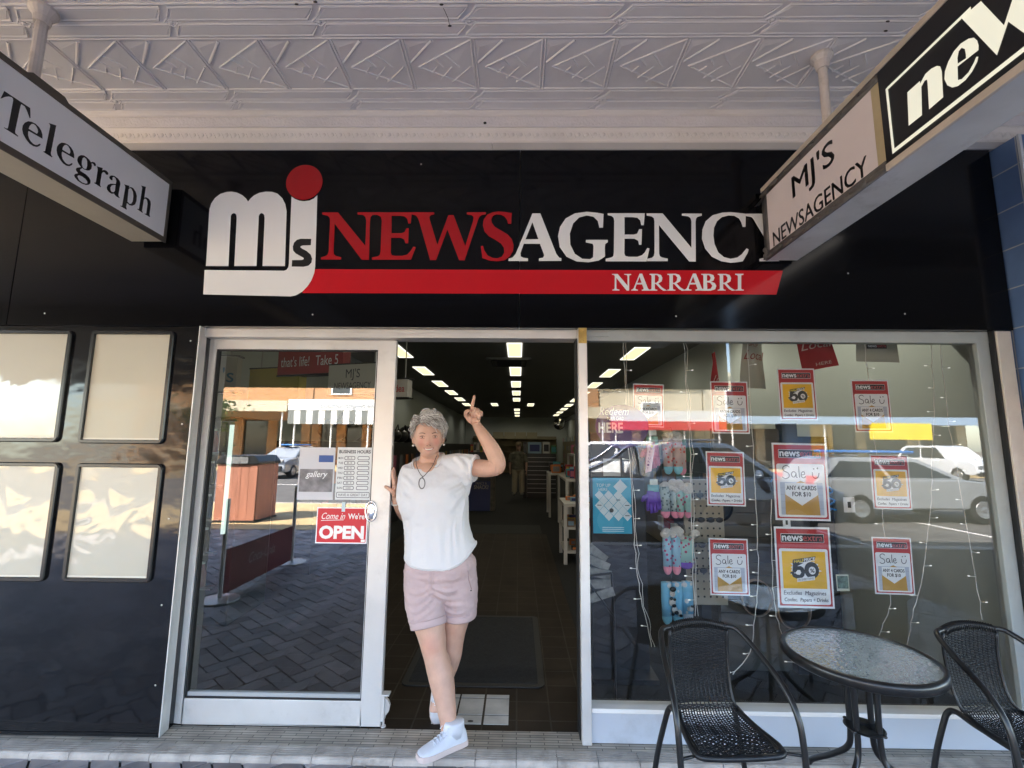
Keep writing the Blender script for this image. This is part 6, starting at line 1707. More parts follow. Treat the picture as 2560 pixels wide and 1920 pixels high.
# ------------------------------------------------------------------ the street the glass reflects
m_brick_or = brick_mat('orange_brick', (0.50, 0.24, 0.09), (0.40, 0.18, 0.07), (0.40, 0.33, 0.24), 0.24, 0.086, 0.010, rough=0.85, bump=0.5, plane='XZ', var=0.2)
m_shopdark = M('dark_shop_glass', (0.02, 0.022, 0.025), 0.08)
m_creamw = M('cream_render', (0.58, 0.50, 0.36), 0.8, var=0.1, vscale=1)
m_whitew = M('white_board', (0.80, 0.80, 0.78), 0.6)
m_redw = M('red_board', (0.62, 0.03, 0.03), 0.5)
def shopfront(name, label, x0, x1, ztop, mwall, zawn, mawn, ydep=4.0, stripes=False, sign=None, piers=6, para=None):
    t = thing(name, label, 'building', ((x0+x1)/2, -33, 0))
    w = MB()
    w.box(x0, x1, -40, -33, 3.4, ztop)
    for k in range(piers + 1):
        px_ = x0 + (x1-x0-0.7)*k/piers
        w.box(px_, px_ + 0.7, -33.4, -32.9, 0.0, 3.398)
    w.box(x0, x1, -33.3, -33.0, 0.0, 0.55)
    part('wall', w, mwall, t)
    for k in range(piers):
        px_ = x0 + 0.7 + (x1-x0-0.7)*k/piers
        part('shop_window', MB().box(px_, px_ + (x1-x0-0.7)/piers - 0.7, -33.2, -33.1, 0.56, 3.3), m_shopdark, t)
    part('parapet', MB().box(x0 - 0.1, x1 + 0.1, -33.05, -32.8, ztop, ztop + 0.35), para or m_creamw, t)
    n = int((x1-x0)//4)
    for k in range(n):
        cx = x0 + (x1-x0)*(k+0.5)/n
        wd = part('window', MB().box(cx - 0.8, cx + 0.8, -33.0, -32.9, ztop - 2.6, ztop - 1.0), m_whitew, t)
        part('pane', MB().box(cx - 0.68, cx + 0.68, -32.898, -32.88, ztop - 2.5, ztop - 1.1), m_shopdark, wd)
    aw = MB()
    aw.box(x0, x1, -33, -29.2, zawn + 0.9, zawn + 1.05)
    aw.box(x0, x1, -29.2, -29.05, zawn + 0.6, zawn + 1.35)
    a_ = part('awning', aw, mawn, t)
    if stripes:
        sk, sk2 = MB(), MB()
        nn = int((x1-x0)/0.42)
        for k in range(nn):
            xx = x0 + (x1-x0)*k/nn
            (sk if k % 2 else sk2).box(xx, xx + (x1-x0)/nn - 0.005, -29.16, -29.08, zawn - 0.35, zawn + 0.598)
        part('white_stripe', sk, m_whitew, a_)
        part('dark_stripe', sk2, M('stripe_grey', (0.16, 0.17, 0.16), 0.7), a_)
    for k in range(4):
        xx = x0 + 0.4 + (x1-x0-0.8)*k/3
        part('awning_post', MB().tube([(xx, -29.3, 0.04), (xx, -29.3, zawn + 0.9)], 0.06, 8), m_whitew, t)
    if sign:
        tx = MB()
        put_text(tx, sign[0], lambda u, v: (u, -29.03, v), (x0+x1)/2, zawn + 0.75, 0.34, align='c', mirror=True, shear=0.2)
        part('lettering', tx, sign[1], t)
    return t
struct('far_footpath', MB().box(-120, 120, -33, -25.5, -0.3, 0.03), m_ochre)
shopfront('brick_building', 'orange brick building across the street left of the striped awning', -30, -16.2, 9.0, m_brick_or, 3.2, m_creamw, piers=5)
shopfront('awning_shop', 'orange brick shop across the street under a white board and striped skirt', -16.1, -7.5, 8.0, m_brick_or, 3.3, m_whitew, stripes=True, sign=('The Neighbourhood', M('sign_script', (0.25, 0.26, 0.28), 0.6)), piers=4)
shopfront('brick_building', 'lower orange brick building across the street opposite the open door', -7.4, 6.2, 6.5, m_brick_or, 2.9, m_creamw, piers=5)
rr = shopfront('red_white_shop', 'shop across the street with a white board over a red band', 6.3, 14.2, 6.0, m_creamw, 2.7, m_whitew, piers=3)
part('red_band', MB().box(6.3, 14.2, -29.26, -29.0, 2.72, 3.32), m_redw, rr)
bs_ = shopfront('blue_shop', 'dark open shop across the street with blue columns and a yellow sign', 14.3, 34, 7.0, m_creamw, 2.6, M('pale_blue_fascia', (0.30, 0.42, 0.58), 0.5), piers=5)
part('yellow_sign', MB().box(24, 28, -29.3, -29.0, 2.2, 3.3), M('yellow_board', (0.85, 0.68, 0.02), 0.5), bs_)
part('blue_column', MB().box(19.6, 21.4, -32.6, -31.5, 0.04, 3.3), M('blue_render', (0.06, 0.14, 0.32), 0.6), bs_)
part('yellow_column', MB().box(21.42, 23.0, -32.6, -31.5, 0.04, 3.3), M('ochre_render', (0.55, 0.36, 0.06), 0.6), bs_)
# timber clad bin
bn = thing('street_bin', 'timber clad bin enclosure with black hood at the sunlit edge of the footpath', 'bin', (-5.55, -6.75, 0.066))
m_tim = M('red_timber', (0.46, 0.19, 0.12), 0.7, var=0.2, vscale=6, stretch=(1, 1, 0.2))
pb = MB()
for k in range(5):
    pb.box(-0.40 + k*0.16, -0.245 + k*0.16, 0.37, 0.40, 0.04, 1.12)
    pb.box(-0.40 + k*0.16, -0.245 + k*0.16, -0.40, -0.37, 0.04, 1.12)
    pb.box(0.37, 0.40, -0.36 + k*0.145, -0.222 + k*0.145, 0.04, 1.12)
    pb.box(-0.40, -0.37, -0.36 + k*0.145, -0.222 + k*0.145, 0.04, 1.12)
part('cladding', pb, m_tim, bn, local=True)
part('frame', MB().box(-0.42, 0.42, -0.42, 0.42, 0.0, 0.038).box(-0.365, 0.365, -0.365, 0.365, 0.04, 1.10), m_dark, bn, local=True)
hd_ = MB().prism([(-0.43, 1.125), (0.43, 1.125), (0.43, 1.18), (0.33, 1.30), (-0.33, 1.30), (-0.43, 1.18)], lambda x, z: (x, -0.43, z), lambda x, z: (x, 0.43, z))
part('hood', hd_, m_dark, bn, local=True, bevel=0.02)
part('chute', MB().box(-0.22, 0.22, 0.431, 0.445, 1.14, 1.27), M('chute_steel', (0.3, 0.3, 0.3), 0.4, metal=0.6), bn, local=True)
# red cafe barrier
cb = thing('cafe_barrier', 'red cloth cafe barrier with white script between silver posts on the pavement', 'barrier', (-2.95, -2.6, 0.070))
part('cloth', MB().box(-0.006, 0.006, -0.75, 0.62, 0.04, 0.47), M('barrier_red', (0.13, 0.007, 0.010), 0.7), cb, local=True)
cx_ = MB()
put_text(cx_, 'Coca-Cola', lambda u, v: (0.0075, -u, v), 0.05, 0.24, 0.11, w=0.55, shear=0.3, align='c')
part('lettering', cx_, M('faded_script', (0.30, 0.25, 0.25), 0.7), cb, local=True)
for y in (0.66, -0.79):
    part('post', MB().tube([(0, y, 0.02), (0, y, 0.98)], 0.022, 10), m_alu, cb, local=True)
    part('foot', MB().lathe((0, y, 0.0), [(0.18, 0.0), (0.18, 0.012), (0.03, 0.025)], 20), m_alu, cb, local=True)
# vehicles
m_tyre = M('tyre_rubber', (0.015, 0.015, 0.015), 0.8)
m_rimm = M('alloy_rim', (0.5, 0.5, 0.5), 0.3, metal=0.8)
m_carglass = M('car_glass', (0.015, 0.02, 0.022), 0.04, spec=0.8)
def vehicle(name, label, cat, loc, rz, paint, L, prof_low, prof_top, W_, wheels, rw_, extras=None):
    t = thing(name, label, cat, loc, None, rz)
    h = W_/2
    lo = MB()
    xs = prof_low
    rings = []
    for s_, dz in ((-h, 0.0), (-h + 0.06, 0.0), (h - 0.06, 0.0), (h, 0.0)):
        k = 0.965 if abs(s_) == h else 1.0
        cz = 0.75
        rings.append([Vector((x, s_, cz + (z - cz)*k)) for x, z in xs])
    lo.loft(rings)
    part('body', lo, paint, t, local=True, bevel=0.03, smooth=False)
    up = MB()
    zb = min(z for x, z in prof_top); zt = max(z for x, z in prof_top)
    def ins(z):
        return h - 0.07 - 0.20*(z - zb)/(zt - zb)
    up.loft([[Vector((x, -ins(z), z)) for x, z in prof_top], [Vector((x, ins(z), z)) for x, z in prof_top]])
    part('cabin', up, paint, t, local=True, bevel=0.03)
    gx0 = [p for p in prof_top if p[1] == zb]
    gx1 = [p for p in prof_top if p[1] >= zt - 0.03]
    xb0, xb1 = min(p[0] for p in gx0), max(p[0] for p in gx0)
    xt0, xt1 = min(p[0] for p in gx1), max(p[0] for p in gx1)
    zl, zh = zb + 0.04, zt - 0.10
    f = lambda q, z: (xb0 + (xt0-xb0)*(z-zb)/(zt-zb) if q == 0 else xb1 + (xt1-xb1)*(z-zb)/(zt-zb))
    for s_ in (-1, 1):
        for a_, b_ in ((0.04, 0.47), (0.50, 0.94)):
            g = MB()
            pts = []
            for z, q in ((zl, a_), (zl, b_), (zh, b_), (zh, a_)):
                x = f(0, z) + (f(1, z) - f(0, z))*q
                pts.append((x, s_*(ins(z) + 0.004), z))
            g.quad(*pts)
            part('side_window', g, m_carglass, t, local=True)
    for q in (0, 1):
        g = MB()
        e = 0.012*(1 if q else -1)
        g.quad((f(q, zl) + e, -ins(zl) + 0.10, zl), (f(q, zl) + e, ins(zl) - 0.10, zl), (f(q, zh) + e, ins(zh) - 0.08, zh), (f(q, zh) + e, -ins(zh) + 0.08, zh))
        part('windscreen' if q else 'rear_window', g, m_carglass, t, local=True)
    for x in wheels:
        for s_ in (-1, 1):
            wh = MB()
            cy = s_*(h - 0.09)
            prof = [(rw_*0.62, -0.10), (rw_*0.95, -0.105), (rw_, -0.07), (rw_, 0.07), (rw_*0.95, 0.105), (rw_*0.62, 0.10)]
            wh.loft([[Vector((x + r_*math.cos(2*PI*k/24), cy + y, rw_ + r_*math.sin(2*PI*k/24))) for k in range(24)] for r_, y in prof])
            w_ = part('wheel', wh, m_tyre, t, local=True)
            ri = MB().loft([[Vector((x + r_*math.cos(2*PI*k/20), cy + s_*y, rw_ + r_*math.sin(2*PI*k/20))) for k in range(20)] for r_, y in ((rw_*0.60, 0.102), (rw_*0.58, 0.112), (rw_*0.2, 0.10), (rw_*0.1, 0.115))])
            part('rim', ri, m_rimm, w_, local=True)
    x0, x1 = min(p[0] for p in xs), max(p[0] for p in xs)
    for s_ in (-1, 1):
        part('headlight', MB().box(x1 - 0.18, x1 + 0.012, s_*(h - 0.25) - 0.17, s_*(h - 0.25) + 0.17, 0.78, 0.92), m_rimm, t, local=True, bevel=0.02)
        part('tail_light', MB().box(x0 - 0.012, x0 + 0.10, s_*(h - 0.2) - 0.14, s_*(h - 0.2) + 0.14, 0.85, 1.05), m_redw, t, local=True, bevel=0.02)
    part('bumper', MB().box(x1 - 0.1, x1 + 0.06, -h + 0.1, h - 0.1, 0.40, 0.62), m_tyre, t, local=True, bevel=0.03)
    return t
m_blue_p = M('dark_blue_car_paint', (0.085, 0.125, 0.19), 0.25, coat=1.0)
m_white_p = M('white_car_paint', (0.75, 0.76, 0.77), 0.25, coat=1.0)
ute = vehicle('parked_ute', 'dark blue ute with chrome sports bar parked at the kerb under the awning shade', 'ute', (3.3, -6.75, -0.10), 0, m_blue_p, 5.4,
              [(-2.75, 0.45), (-2.78, 1.05), (-2.7, 1.12), (-0.85, 1.14), (1.25, 1.14), (1.4, 1.12), (2.3, 1.02), (2.55, 0.90), (2.62, 0.50), (2.5, 0.38), (-2.6, 0.38)],
              [(-0.95, 1.135), (-0.75, 1.72), (-0.4, 1.80), (0.55, 1.79), (0.75, 1.73), (1.55, 1.135)], 1.86, (-1.65, 1.65), 0.39)
part('tray_liner', MB().box(-2.62, -1.0, -0.78, 0.78, 1.141, 1.15), m_tyre, ute, local=True)
for s_ in (-1, 1):
    part('sports_bar', MB().tube(spl([(-2.3, s_*0.74, 1.14), (-1.6, s_*0.74, 1.45), (-1.15, s_*0.70, 1.72), (-1.05, s_*0.70, 1.14)], 6), 0.045, 10), M('polished_bar', (0.75, 0.76, 0.78), 0.12, metal=1.0) if s_ < 0 else bpy.data.materials['polished_bar'], ute, smooth=True, local=True)
    part('roof_rail', MB().tube([(-0.45, s_*0.6, 1.84), (0.55, s_*0.6, 1.84)], 0.02, 8), m_rimm, ute, local=True)
    part('mirror', MB().ell((1.0, s_*1.02, 1.22), 0.07, 0.11, 0.09, 12, 8), m_blue_p, ute, smooth=True, local=True)
m_silver_p = M('silver_white_car_paint', (0.30, 0.32, 0.34), 0.3, coat=1.0)
wag = vehicle('parked_wagon', 'white wagon with a bright blue board on its roof bars parked beyond the ute', 'car', (9.3, -9.2, -0.10), 0, m_silver_p, 4.7,
              [(-2.35, 0.40), (-2.4, 0.92), (-2.3, 1.0), (1.0, 1.0), (1.9, 0.92), (2.25, 0.78), (2.35, 0.45), (2.2, 0.32), (-2.2, 0.32)],
              [(-2.25, 0.995), (-1.95, 1.42), (-1.6, 1.50), (0.0, 1.50), (0.25, 1.45), (1.15, 0.995)], 1.78, (-1.4, 1.4), 0.33)
part('roof_board', MB().box(-1.6, 0.4, -0.35, 0.35, 1.60, 1.66), M('blue_board', (0.02, 0.20, 0.62), 0.4), wag, local=True, bevel=0.02)
part('roof_bar', MB().box(-1.2, -1.14, -0.62, 0.62, 1.515, 1.56), m_rimm, wag, local=True)
suv = vehicle('white_suv', 'white four wheel drive seen from behind across the road', 'car', (2.9, -14.0, -0.10), R(205), m_white_p, 4.9,
              [(-2.4, 0.5), (-2.45, 1.10), (-2.35, 1.18), (1.0, 1.18), (2.1, 1.10), (2.4, 0.95), (2.45, 0.55), (2.3, 0.45), (-2.3, 0.45)],
              [(-2.3, 1.175), (-2.15, 1.75), (-1.8, 1.88), (0.1, 1.88), (0.35, 1.80), (1.0, 1.175)], 1.95, (-1.45, 1.45), 0.40)
dup(wag, (-12.0, -21.5, -0.10), 'white wagon parked far across the road on the left', R(90))
dup(suv, (23.0, -22.5, -0.10), 'white four wheel drive parked far across the road on the right', R(90))
# street tree across the road
m_leaf = M('foliage', (0.07, 0.12, 0.03), 0.7, var=0.4, vscale=2)
m_bark = M('bark', (0.16, 0.12, 0.08), 0.9, var=0.3)
trr = thing('street_tree', 'green street tree across the road beyond the bin', 'tree', (-21.0, -27.5, 0.0))
part('trunk', MB().tube([(0, 0, 0), (0.1, 0, 1.6), (0.05, 0.1, 3.0)], [0.16, 0.12, 0.07], 8), m_bark, trr, smooth=True, local=True)
cr = MB()
rnd = random.Random(5)
for k in range(1500):
    c = Vector((rnd.gauss(0, 0.75), rnd.gauss(0, 0.75), 3.6 + rnd.gauss(0, 0.65)))
    u = Vector((rnd.uniform(-1, 1), rnd.uniform(-1, 1), rnd.uniform(-1, 1))).normalized()*0.16
    v = u.orthogonal().normalized()*0.10
    cr.add([c - u, c + v, c + u, c - v], [(0,1,2,3)])
part('crown', cr, m_leaf, trr, local=True)

# ------------------------------------------------------------------ the woman in the doorway
m_skin = M('skin', (0.575, 0.345, 0.25), 0.5, var=0.12, vscale=14, sss=0.12, bump=0.10, bscale=130, dist=0.003)
def skin_flush(m, spots):
    """natural redness of cheeks, nose, ears and knees"""
    nt = m.node_tree
    b = nt.nodes['Principled BSDF']
    src = b.inputs['Base Color'].links[0].from_socket
    tc = nt.nodes.new('ShaderNodeTexCoord')
    for c, r_, s_ in spots:
        vm = nt.nodes.new('ShaderNodeVectorMath')
        vm.operation = 'DISTANCE'
        nt.links.new(tc.outputs['Object'], vm.inputs[0])
        vm.inputs[1].default_value = c
        mr = nt.nodes.new('ShaderNodeMapRange')
        mr.interpolation_type = 'SMOOTHSTEP'
        mr.inputs['From Min'].default_value = 0.0
        mr.inputs['From Max'].default_value = r_
        mr.inputs['To Min'].default_value = s_
        mr.inputs['To Max'].default_value = 0.0
        nt.links.new(vm.outputs['Value'], mr.inputs['Value'])
        mx = nt.nodes.new('ShaderNodeMix')
        mx.data_type = 'RGBA'
        mx.inputs['B'].default_value = (0.58, 0.21, 0.16, 1)
        nt.links.new(mr.outputs[0], mx.inputs['Factor'])
        nt.links.new(src, mx.inputs['A'])
        src = mx.outputs['Result']
    nt.links.new(src, b.inputs['Base Color'])
HC = Vector((-0.523, 0.088, 1.672))
HM = Matrix.Rotation(R(11), 3, 'Z') @ Matrix.Rotation(R(-2), 3, 'Y')
def hrot(vs):
    return [HC + HM @ (Vector(v) - HC) for v in vs]
skin_flush(m_skin, [(HC + HM @ Vector((-0.045, -0.085, -0.040)), 0.045, 0.60), (HC + HM @ Vector((0.045, -0.085, -0.040)), 0.045, 0.60), (HC + HM @ Vector((0.0, -0.11, -0.045)), 0.03, 0.40), (HC + HM @ Vector((0.0, -0.09, -0.105)), 0.04, 0.25),
                    ((-0.46, -0.01, 0.56), 0.09, 0.35)])
wom = thing('person', 'smiling woman in white t-shirt and pink shorts pointing up from the doorway', 'person', (-0.44, 0.05, 0.0965))
def head_mesh(c, rx, ry, rz, seg=72, rings=56, face=True):
    vs = []
    G = lambda x, z, x0, z0, sx, sz: math.exp(-((x-x0)/sx)**2 - ((z-z0)/sz)**2)
    for i in range(rings + 1):
        t = PI*i/rings
        for k in range(seg):
            a_ = 2*PI*k/seg
            n = Vector((math.sin(t)*math.cos(a_), math.sin(t)*math.sin(a_), math.cos(t)))
            x, y, z = n.x*rx, n.y*ry, n.z*rz
            if n.z < -0.05:
                q = min(1, (-n.z - 0.05)/0.95)
                x *= 1 - 0.13*q**2.0
                if n.y > 0: y *= 1 - 0.35*q
                z -= 0.006*q*max(0, -n.y)
            if n.y < 0:
                y = -ry*abs(n.y)**0.80*0.95
            if n.y < -0.05 and face:
                f = min(1, (-n.y - 0.05)/0.25)
                d = 0.0
                zz = max(-0.052, min(-0.005, z))
                d += 0.025*((-0.005 - zz)/0.047)**1.1*math.exp(-(x/0.0115)**2)*math.exp(-(max(0, -0.052 - z)/0.008)**2)*(1 if z < -0.002 else 0)
                d += 0.008*(G(x, z, -0.012, -0.053, 0.009, 0.008) + G(x, z, 0.012, -0.053, 0.009, 0.008))
                d -= 0.009*(G(x, z, -0.035, -0.012, 0.017, 0.010) + G(x, z, 0.035, -0.012, 0.017, 0.010))
                d += 0.005*(G(x, z, -0.035, 0.006, 0.024, 0.008) + G(x, z, 0.035, 0.006, 0.024, 0.008))
                d += 0.010*(G(x, z, -0.044, -0.046, 0.022, 0.020) + G(x, z, 0.044, -0.046, 0.022, 0.020))
                d -= 0.005*(G(x, z, -0.036, -0.078, 0.008, 0.016) + G(x, z, 0.036, -0.078, 0.008, 0.016))
                d -= 0.004*G(x, z, 0, -0.080, 0.028, 0.006)
                d += 0.004*G(x, z, 0, -0.091, 0.018, 0.006)
                d += 0.017*G(x, z, 0, -0.108, 0.032, 0.020)
                y -= d*f
            vs.append(Vector(c) + Vector((x, y, z)))
    fs_ = [(i*seg+k, (i+1)*seg+k, (i+1)*seg+(k+1) % seg, i*seg+(k+1) % seg) for i in range(rings) for k in range(seg)]
    return vs, fs_
bd = MB()
_h = head_mesh(HC, 0.084, 0.100, 0.127)
bd.add(hrot(_h[0]), _h[1])
for s_ in (-1, 1):
    bd.ell(HC + HM @ Vector((s_*0.084, 0.012, -0.022)), 0.011, 0.020, 0.031, 12, 10, HM @ Matrix.Rotation(R(-12*s_), 3, 'Z'))
bd.tube([(-0.520, 0.118, 1.60), (-0.519, 0.120, 1.545), (-0.518, 0.121, 1.50), (-0.515, 0.12, 1.46)], [(0.050, 0.052), (0.052, 0.056), (0.062, 0.070), (0.08, 0.11)], 20, up=(0, 1, 0))
bd.ell((-0.514, 0.090, 1.556), 0.050, 0.050, 0.022, 16, 10)
bd.ell((-0.515, 0.125, 1.455), 0.155, 0.088, 0.078, 24, 14)
bd.ell((-0.515, 0.070, 1.440), 0.085, 0.062, 0.075, 20, 12)
bd.tube([(-0.51, 0.13, 1.45), (-0.49, 0.125, 1.30), (-0.46, 0.13, 1.12), (-0.44, 0.13, 0.95), (-0.434, 0.13, 0.85)], [(0.09, 0.16), (0.11, 0.17), (0.11, 0.155), (0.12, 0.18), (0.11, 0.17)], 20, up=(0, 1, 0))
# raised left arm
bd.tube(spl([(-0.43, 0.125, 1.475), (-0.36, 0.115, 1.492), (-0.25, 0.085, 1.487), (-0.17, 0.06, 1.484), (-0.118, 0.045, 1.492)], 4), [0.060 - 0.0010*i for i in range(17)], 16)
bd.tube(spl([(-0.128, 0.048, 1.472), (-0.112, 0.045, 1.505), (-0.128, 0.045, 1.55), (-0.160, 0.050, 1.61), (-0.200, 0.055, 1.67), (-0.236, 0.060, 1.722), (-0.246, 0.06, 1.745)], 4),
        [0.033, 0.036, 0.039, 0.041, 0.043, 0.044, 0.0455, 0.0465, 0.047, 0.047, 0.0465, 0.0455, 0.044, 0.042, 0.040, 0.038, 0.036, 0.0335, 0.031, 0.0285, 0.027, 0.0255, 0.025, 0.025, 0.025], 16)
bd.ell((-0.256, 0.058, 1.777), 0.038, 0.019, 0.046, 18, 12, Matrix.Rotation(R(8), 3, 'Y'))
bd.ell((-0.283, 0.045, 1.768), 0.017, 0.016, 0.030, 12, 10, Matrix.Rotation(R(-20), 3, 'Y'))
bd.tube([(-0.272, 0.056, 1.800), (-0.268, 0.050, 1.838), (-0.262, 0.045, 1.868), (-0.257, 0.041, 1.896), (-0.256, 0.040, 1.903)], [0.0115, 0.0105, 0.0095, 0.0080, 0.0045], 12)
for fx, fz, k_ in ((-0.250, 1.816, 1.0), (-0.231, 1.810, 0.95), (-0.2135, 1.798, 0.82)):
    bd.tube(spl([(fx, 0.058, fz - 0.012), (fx - 0.001, 0.040, fz + 0.006*k_), (fx - 0.003, 0.016, fz + 0.001), (fx - 0.006, 0.008, fz - 0.018*k_), (fx - 0.010, 0.020, fz - 0.034*k_), (fx - 0.011, 0.030, fz - 0.034*k_)], 3), [0.0105*k_**0.3]*14 + [0.0085, 0.006], 10)
bd.tube(spl([(-0.283, 0.044, 1.762), (-0.302, 0.030, 1.784), (-0.299, 0.014, 1.803), (-0.284, 0.003, 1.810), (-0.270, -0.001, 1.808)], 3), [0.0135, 0.013, 0.0125, 0.012, 0.0115, 0.0115, 0.011, 0.0105, 0.0100, 0.0095, 0.0085, 0.0075, 0.005], 10)
# right arm behind, hand on the door edge
bd.tube(spl([(-0.60, 0.135, 1.46), (-0.640, 0.165, 1.40), (-0.652, 0.215, 1.28), (-0.660, 0.265, 1.19)], 4), [0.058, 0.056, 0.054, 0.053, 0.052, 0.051, 0.050, 0.049, 0.048, 0.047, 0.046, 0.045, 0.044], 14)
bd.tube(spl([(-0.660, 0.27, 1.18), (-0.675, 0.22, 1.20), (-0.692, 0.165, 1.24), (-0.706, 0.125, 1.292), (-0.710, 0.118, 1.32)], 4), [0.042, 0.042, 0.041, 0.040, 0.039, 0.038, 0.036, 0.034, 0.032, 0.030, 0.028, 0.026, 0.024, 0.023, 0.023, 0.023, 0.023], 14)
bd.ell((-0.712, 0.112, 1.355), 0.0165, 0.040, 0.050, 14, 12)
for k, (y, zt) in enumerate(((0.082, 1.470), (0.103, 1.487), (0.124, 1.478), (0.143, 1.452))):
    bd.tube([(-0.713, y, 1.385), (-0.717, y - 0.001, 1.42), (-0.723, y - 0.002, zt - 0.022), (-0.7245, y - 0.002, zt)], [0.0098, 0.0092, 0.0085, 0.0055], 10)
bd.tube(spl([(-0.710, 0.085, 1.338), (-0.718, 0.068, 1.352), (-0.738, 0.066, 1.368), (-0.764, 0.072, 1.380)], 3), [0.0135, 0.013, 0.0125, 0.012, 0.0115, 0.011, 0.0105, 0.010, 0.0088, 0.006], 10)
# legs: right leg in front, left leg crossed behind
bd.tube(spl([(-0.540, 0.125, 0.86), (-0.515, 0.095, 0.74), (-0.470, 0.062, 0.605), (-0.455, 0.050, 0.555), (-0.447, 0.046, 0.515), (-0.426, 0.040, 0.455), (-0.404, 0.030, 0.395), (-0.378, 0.005, 0.305), (-0.354, -0.022, 0.215), (-0.344, -0.030, 0.15)], 3),
        [0.098, 0.097, 0.096, 0.094, 0.090, 0.085, 0.078, 0.075, 0.073, 0.071, 0.069, 0.067, 0.0645, 0.063, 0.0635, 0.065, 0.0665, 0.067, 0.067, 0.0645, 0.061, 0.056, 0.052, 0.048, 0.044, 0.042, 0.041, 0.042], 30)
bd.ell((-0.457, 0.006, 0.556), 0.040, 0.028, 0.055, 14, 10)
bd.ell((-0.402, 0.060, 0.42), 0.050, 0.045, 0.09, 14, 10)
bd.tube(spl([(-0.335, 0.140, 0.86), (-0.340, 0.155, 0.72), (-0.358, 0.170, 0.59), (-0.364, 0.172, 0.53), (-0.372, 0.178, 0.47), (-0.385, 0.180, 0.40), (-0.412, 0.165, 0.30), (-0.436, 0.145, 0.21), (-0.438, 0.130, 0.165)], 3),
        [0.098, 0.097, 0.095, 0.092, 0.086, 0.078, 0.072, 0.068, 0.066, 0.0645, 0.063, 0.063, 0.064, 0.064, 0.063, 0.060, 0.056, 0.051, 0.046, 0.042, 0.039, 0.037, 0.037, 0.038, 0.038], 30)
body = part('body', bd, m_skin, wom)
body.location = -WLOC[wom.name]
remesh(body, 0.0032, 5, 0.5)

# face details
m_eyew = M('eye_white', (0.62, 0.58, 0.55), 0.2)
m_iris = M('iris', (0.05, 0.055, 0.04), 0.1)
m_lip = M('lip', (0.53, 0.25, 0.20), 0.45)
m_teeth = M('teeth', (0.72, 0.68, 0.60), 0.3)
m_brow = M('eyebrow', (0.13, 0.085, 0.06), 0.8)
m_mouth = M('mouth_dark', (0.26, 0.08, 0.065), 0.6)
def fpos(x, z, off=0.0):
    best = None
    for v in _hv:
        q = (v.x - HC.x - x)**2 + (v.z - HC.z - z)**2
        if v.y < HC.y and (best is None or q < best[0]):
            best = (q, v.y)
    return HC + HM @ Vector((x, best[1] - HC.y - off, z))
_hv = head_mesh(HC, 0.084, 0.100, 0.127)[0]
for s_ in (-1, 1):
    e = fpos(s_*0.035, -0.013)
    ey = part('eye', MB().ell(e + HM @ Vector((0, 0.0072, 0)), 0.0125, 0.009, 0.0050, 16, 10), m_eyew, wom, smooth=True)
    part('iris', MB().ell(e + Vector((0.0005, -0.0004, 0.0003)), 0.0050, 0.0026, 0.0045, 12, 8), m_iris, ey, smooth=True)
    ld = MB().tube([fpos(s_*0.035 + q*0.015, -0.0090 + 0.0035*(1 - q*q) - (0.001 if q*s_ > 0.5 else 0), 0.0012) for q in (-1, -0.6, -0.2, 0.2, 0.6, 1)], [0.0012, 0.0022, 0.0026, 0.0026, 0.0022, 0.0012], 8)
    part('eyelid', ld, M('eyelid_skin', (0.17, 0.075, 0.055), 0.6) if s_ < 0 else bpy.data.materials['eyelid_skin'], wom, smooth=True)
    ll = MB().tube([fpos(s_*0.035 + q*0.014, -0.0175 - 0.0015*(1 - q*q), 0.0008) for q in (-1, -0.5, 0, 0.5, 1)], [0.0008, 0.0012, 0.0014, 0.0012, 0.0008], 6)
    part('lower_lid', ll, bpy.data.materials['eyelid_skin'], wom, smooth=True)
    br = MB().tube([fpos(s_*(0.018 + 0.036*q), 0.006 + 0.007*math.sin(PI*q*0.8) - 0.003*q, 0.0010) for q in (0, 0.25, 0.5, 0.75, 1)], [0.0020, 0.0026, 0.0024, 0.0020, 0.0010], 8, flat=0.9)
    part('eyebrow', br, m_brow, wom, smooth=True)
    ns_ = fpos(s_*0.0085, -0.0605)
    part('nostril', MB().ell(ns_ + Vector((0, -0.0008, 0)), 0.0036, 0.002, 0.0022, 8, 6), m_mouth, wom, smooth=True)
mo = MB()
pts_o = [(q*0.030, -0.0775 - 0.0010 + 0.0072*q*q) for q in (-1, -0.7, -0.35, 0, 0.35, 0.7, 1)]
pts_u = [(q*0.030, -0.0775 - 0.0110*(1 - q*q) + 0.0072*q*q - 0.001) for q in (1, 0.7, 0.35, 0, -0.35, -0.7, -1)]
mo.flat([pts_o + pts_u[1:-1]], lambda x, z: tuple(fpos(x, z, 0.0016)))
part('mouth', mo, m_mouth, wom)
tt = MB()
for k in range(8):
    x0, x1 = -0.0215 + k*0.0054, -0.0215 + k*0.0054 + 0.0051
    zt = lambda x: -0.0785 + 0.0060*(x/0.03)**2
    bz = lambda x: -0.0785 - 0.0078*(1 - (x/0.026)**2)
    p4 = [fpos(x0, zt(x0), 0.0024), fpos(x1, zt(x1), 0.0024), fpos(x1, bz(x1), 0.0024), fpos(x0, bz(x0), 0.0024)]
    tt.quad(*p4)
part('teeth', tt, m_teeth, wom)
part('upper_lip', MB().tube([fpos(x, z + 0.0012, 0.0018) for x, z in pts_o], [0.0010, 0.0022, 0.0028, 0.0025, 0.0028, 0.0022, 0.0010], 8), m_lip, wom, smooth=True)
part('lower_lip', MB().tube([fpos(x, z - 0.0020, 0.0022) for x, z in pts_u], [0.0010, 0.0026, 0.0034, 0.0038, 0.0034, 0.0026, 0.0010], 8), m_lip, wom, smooth=True)

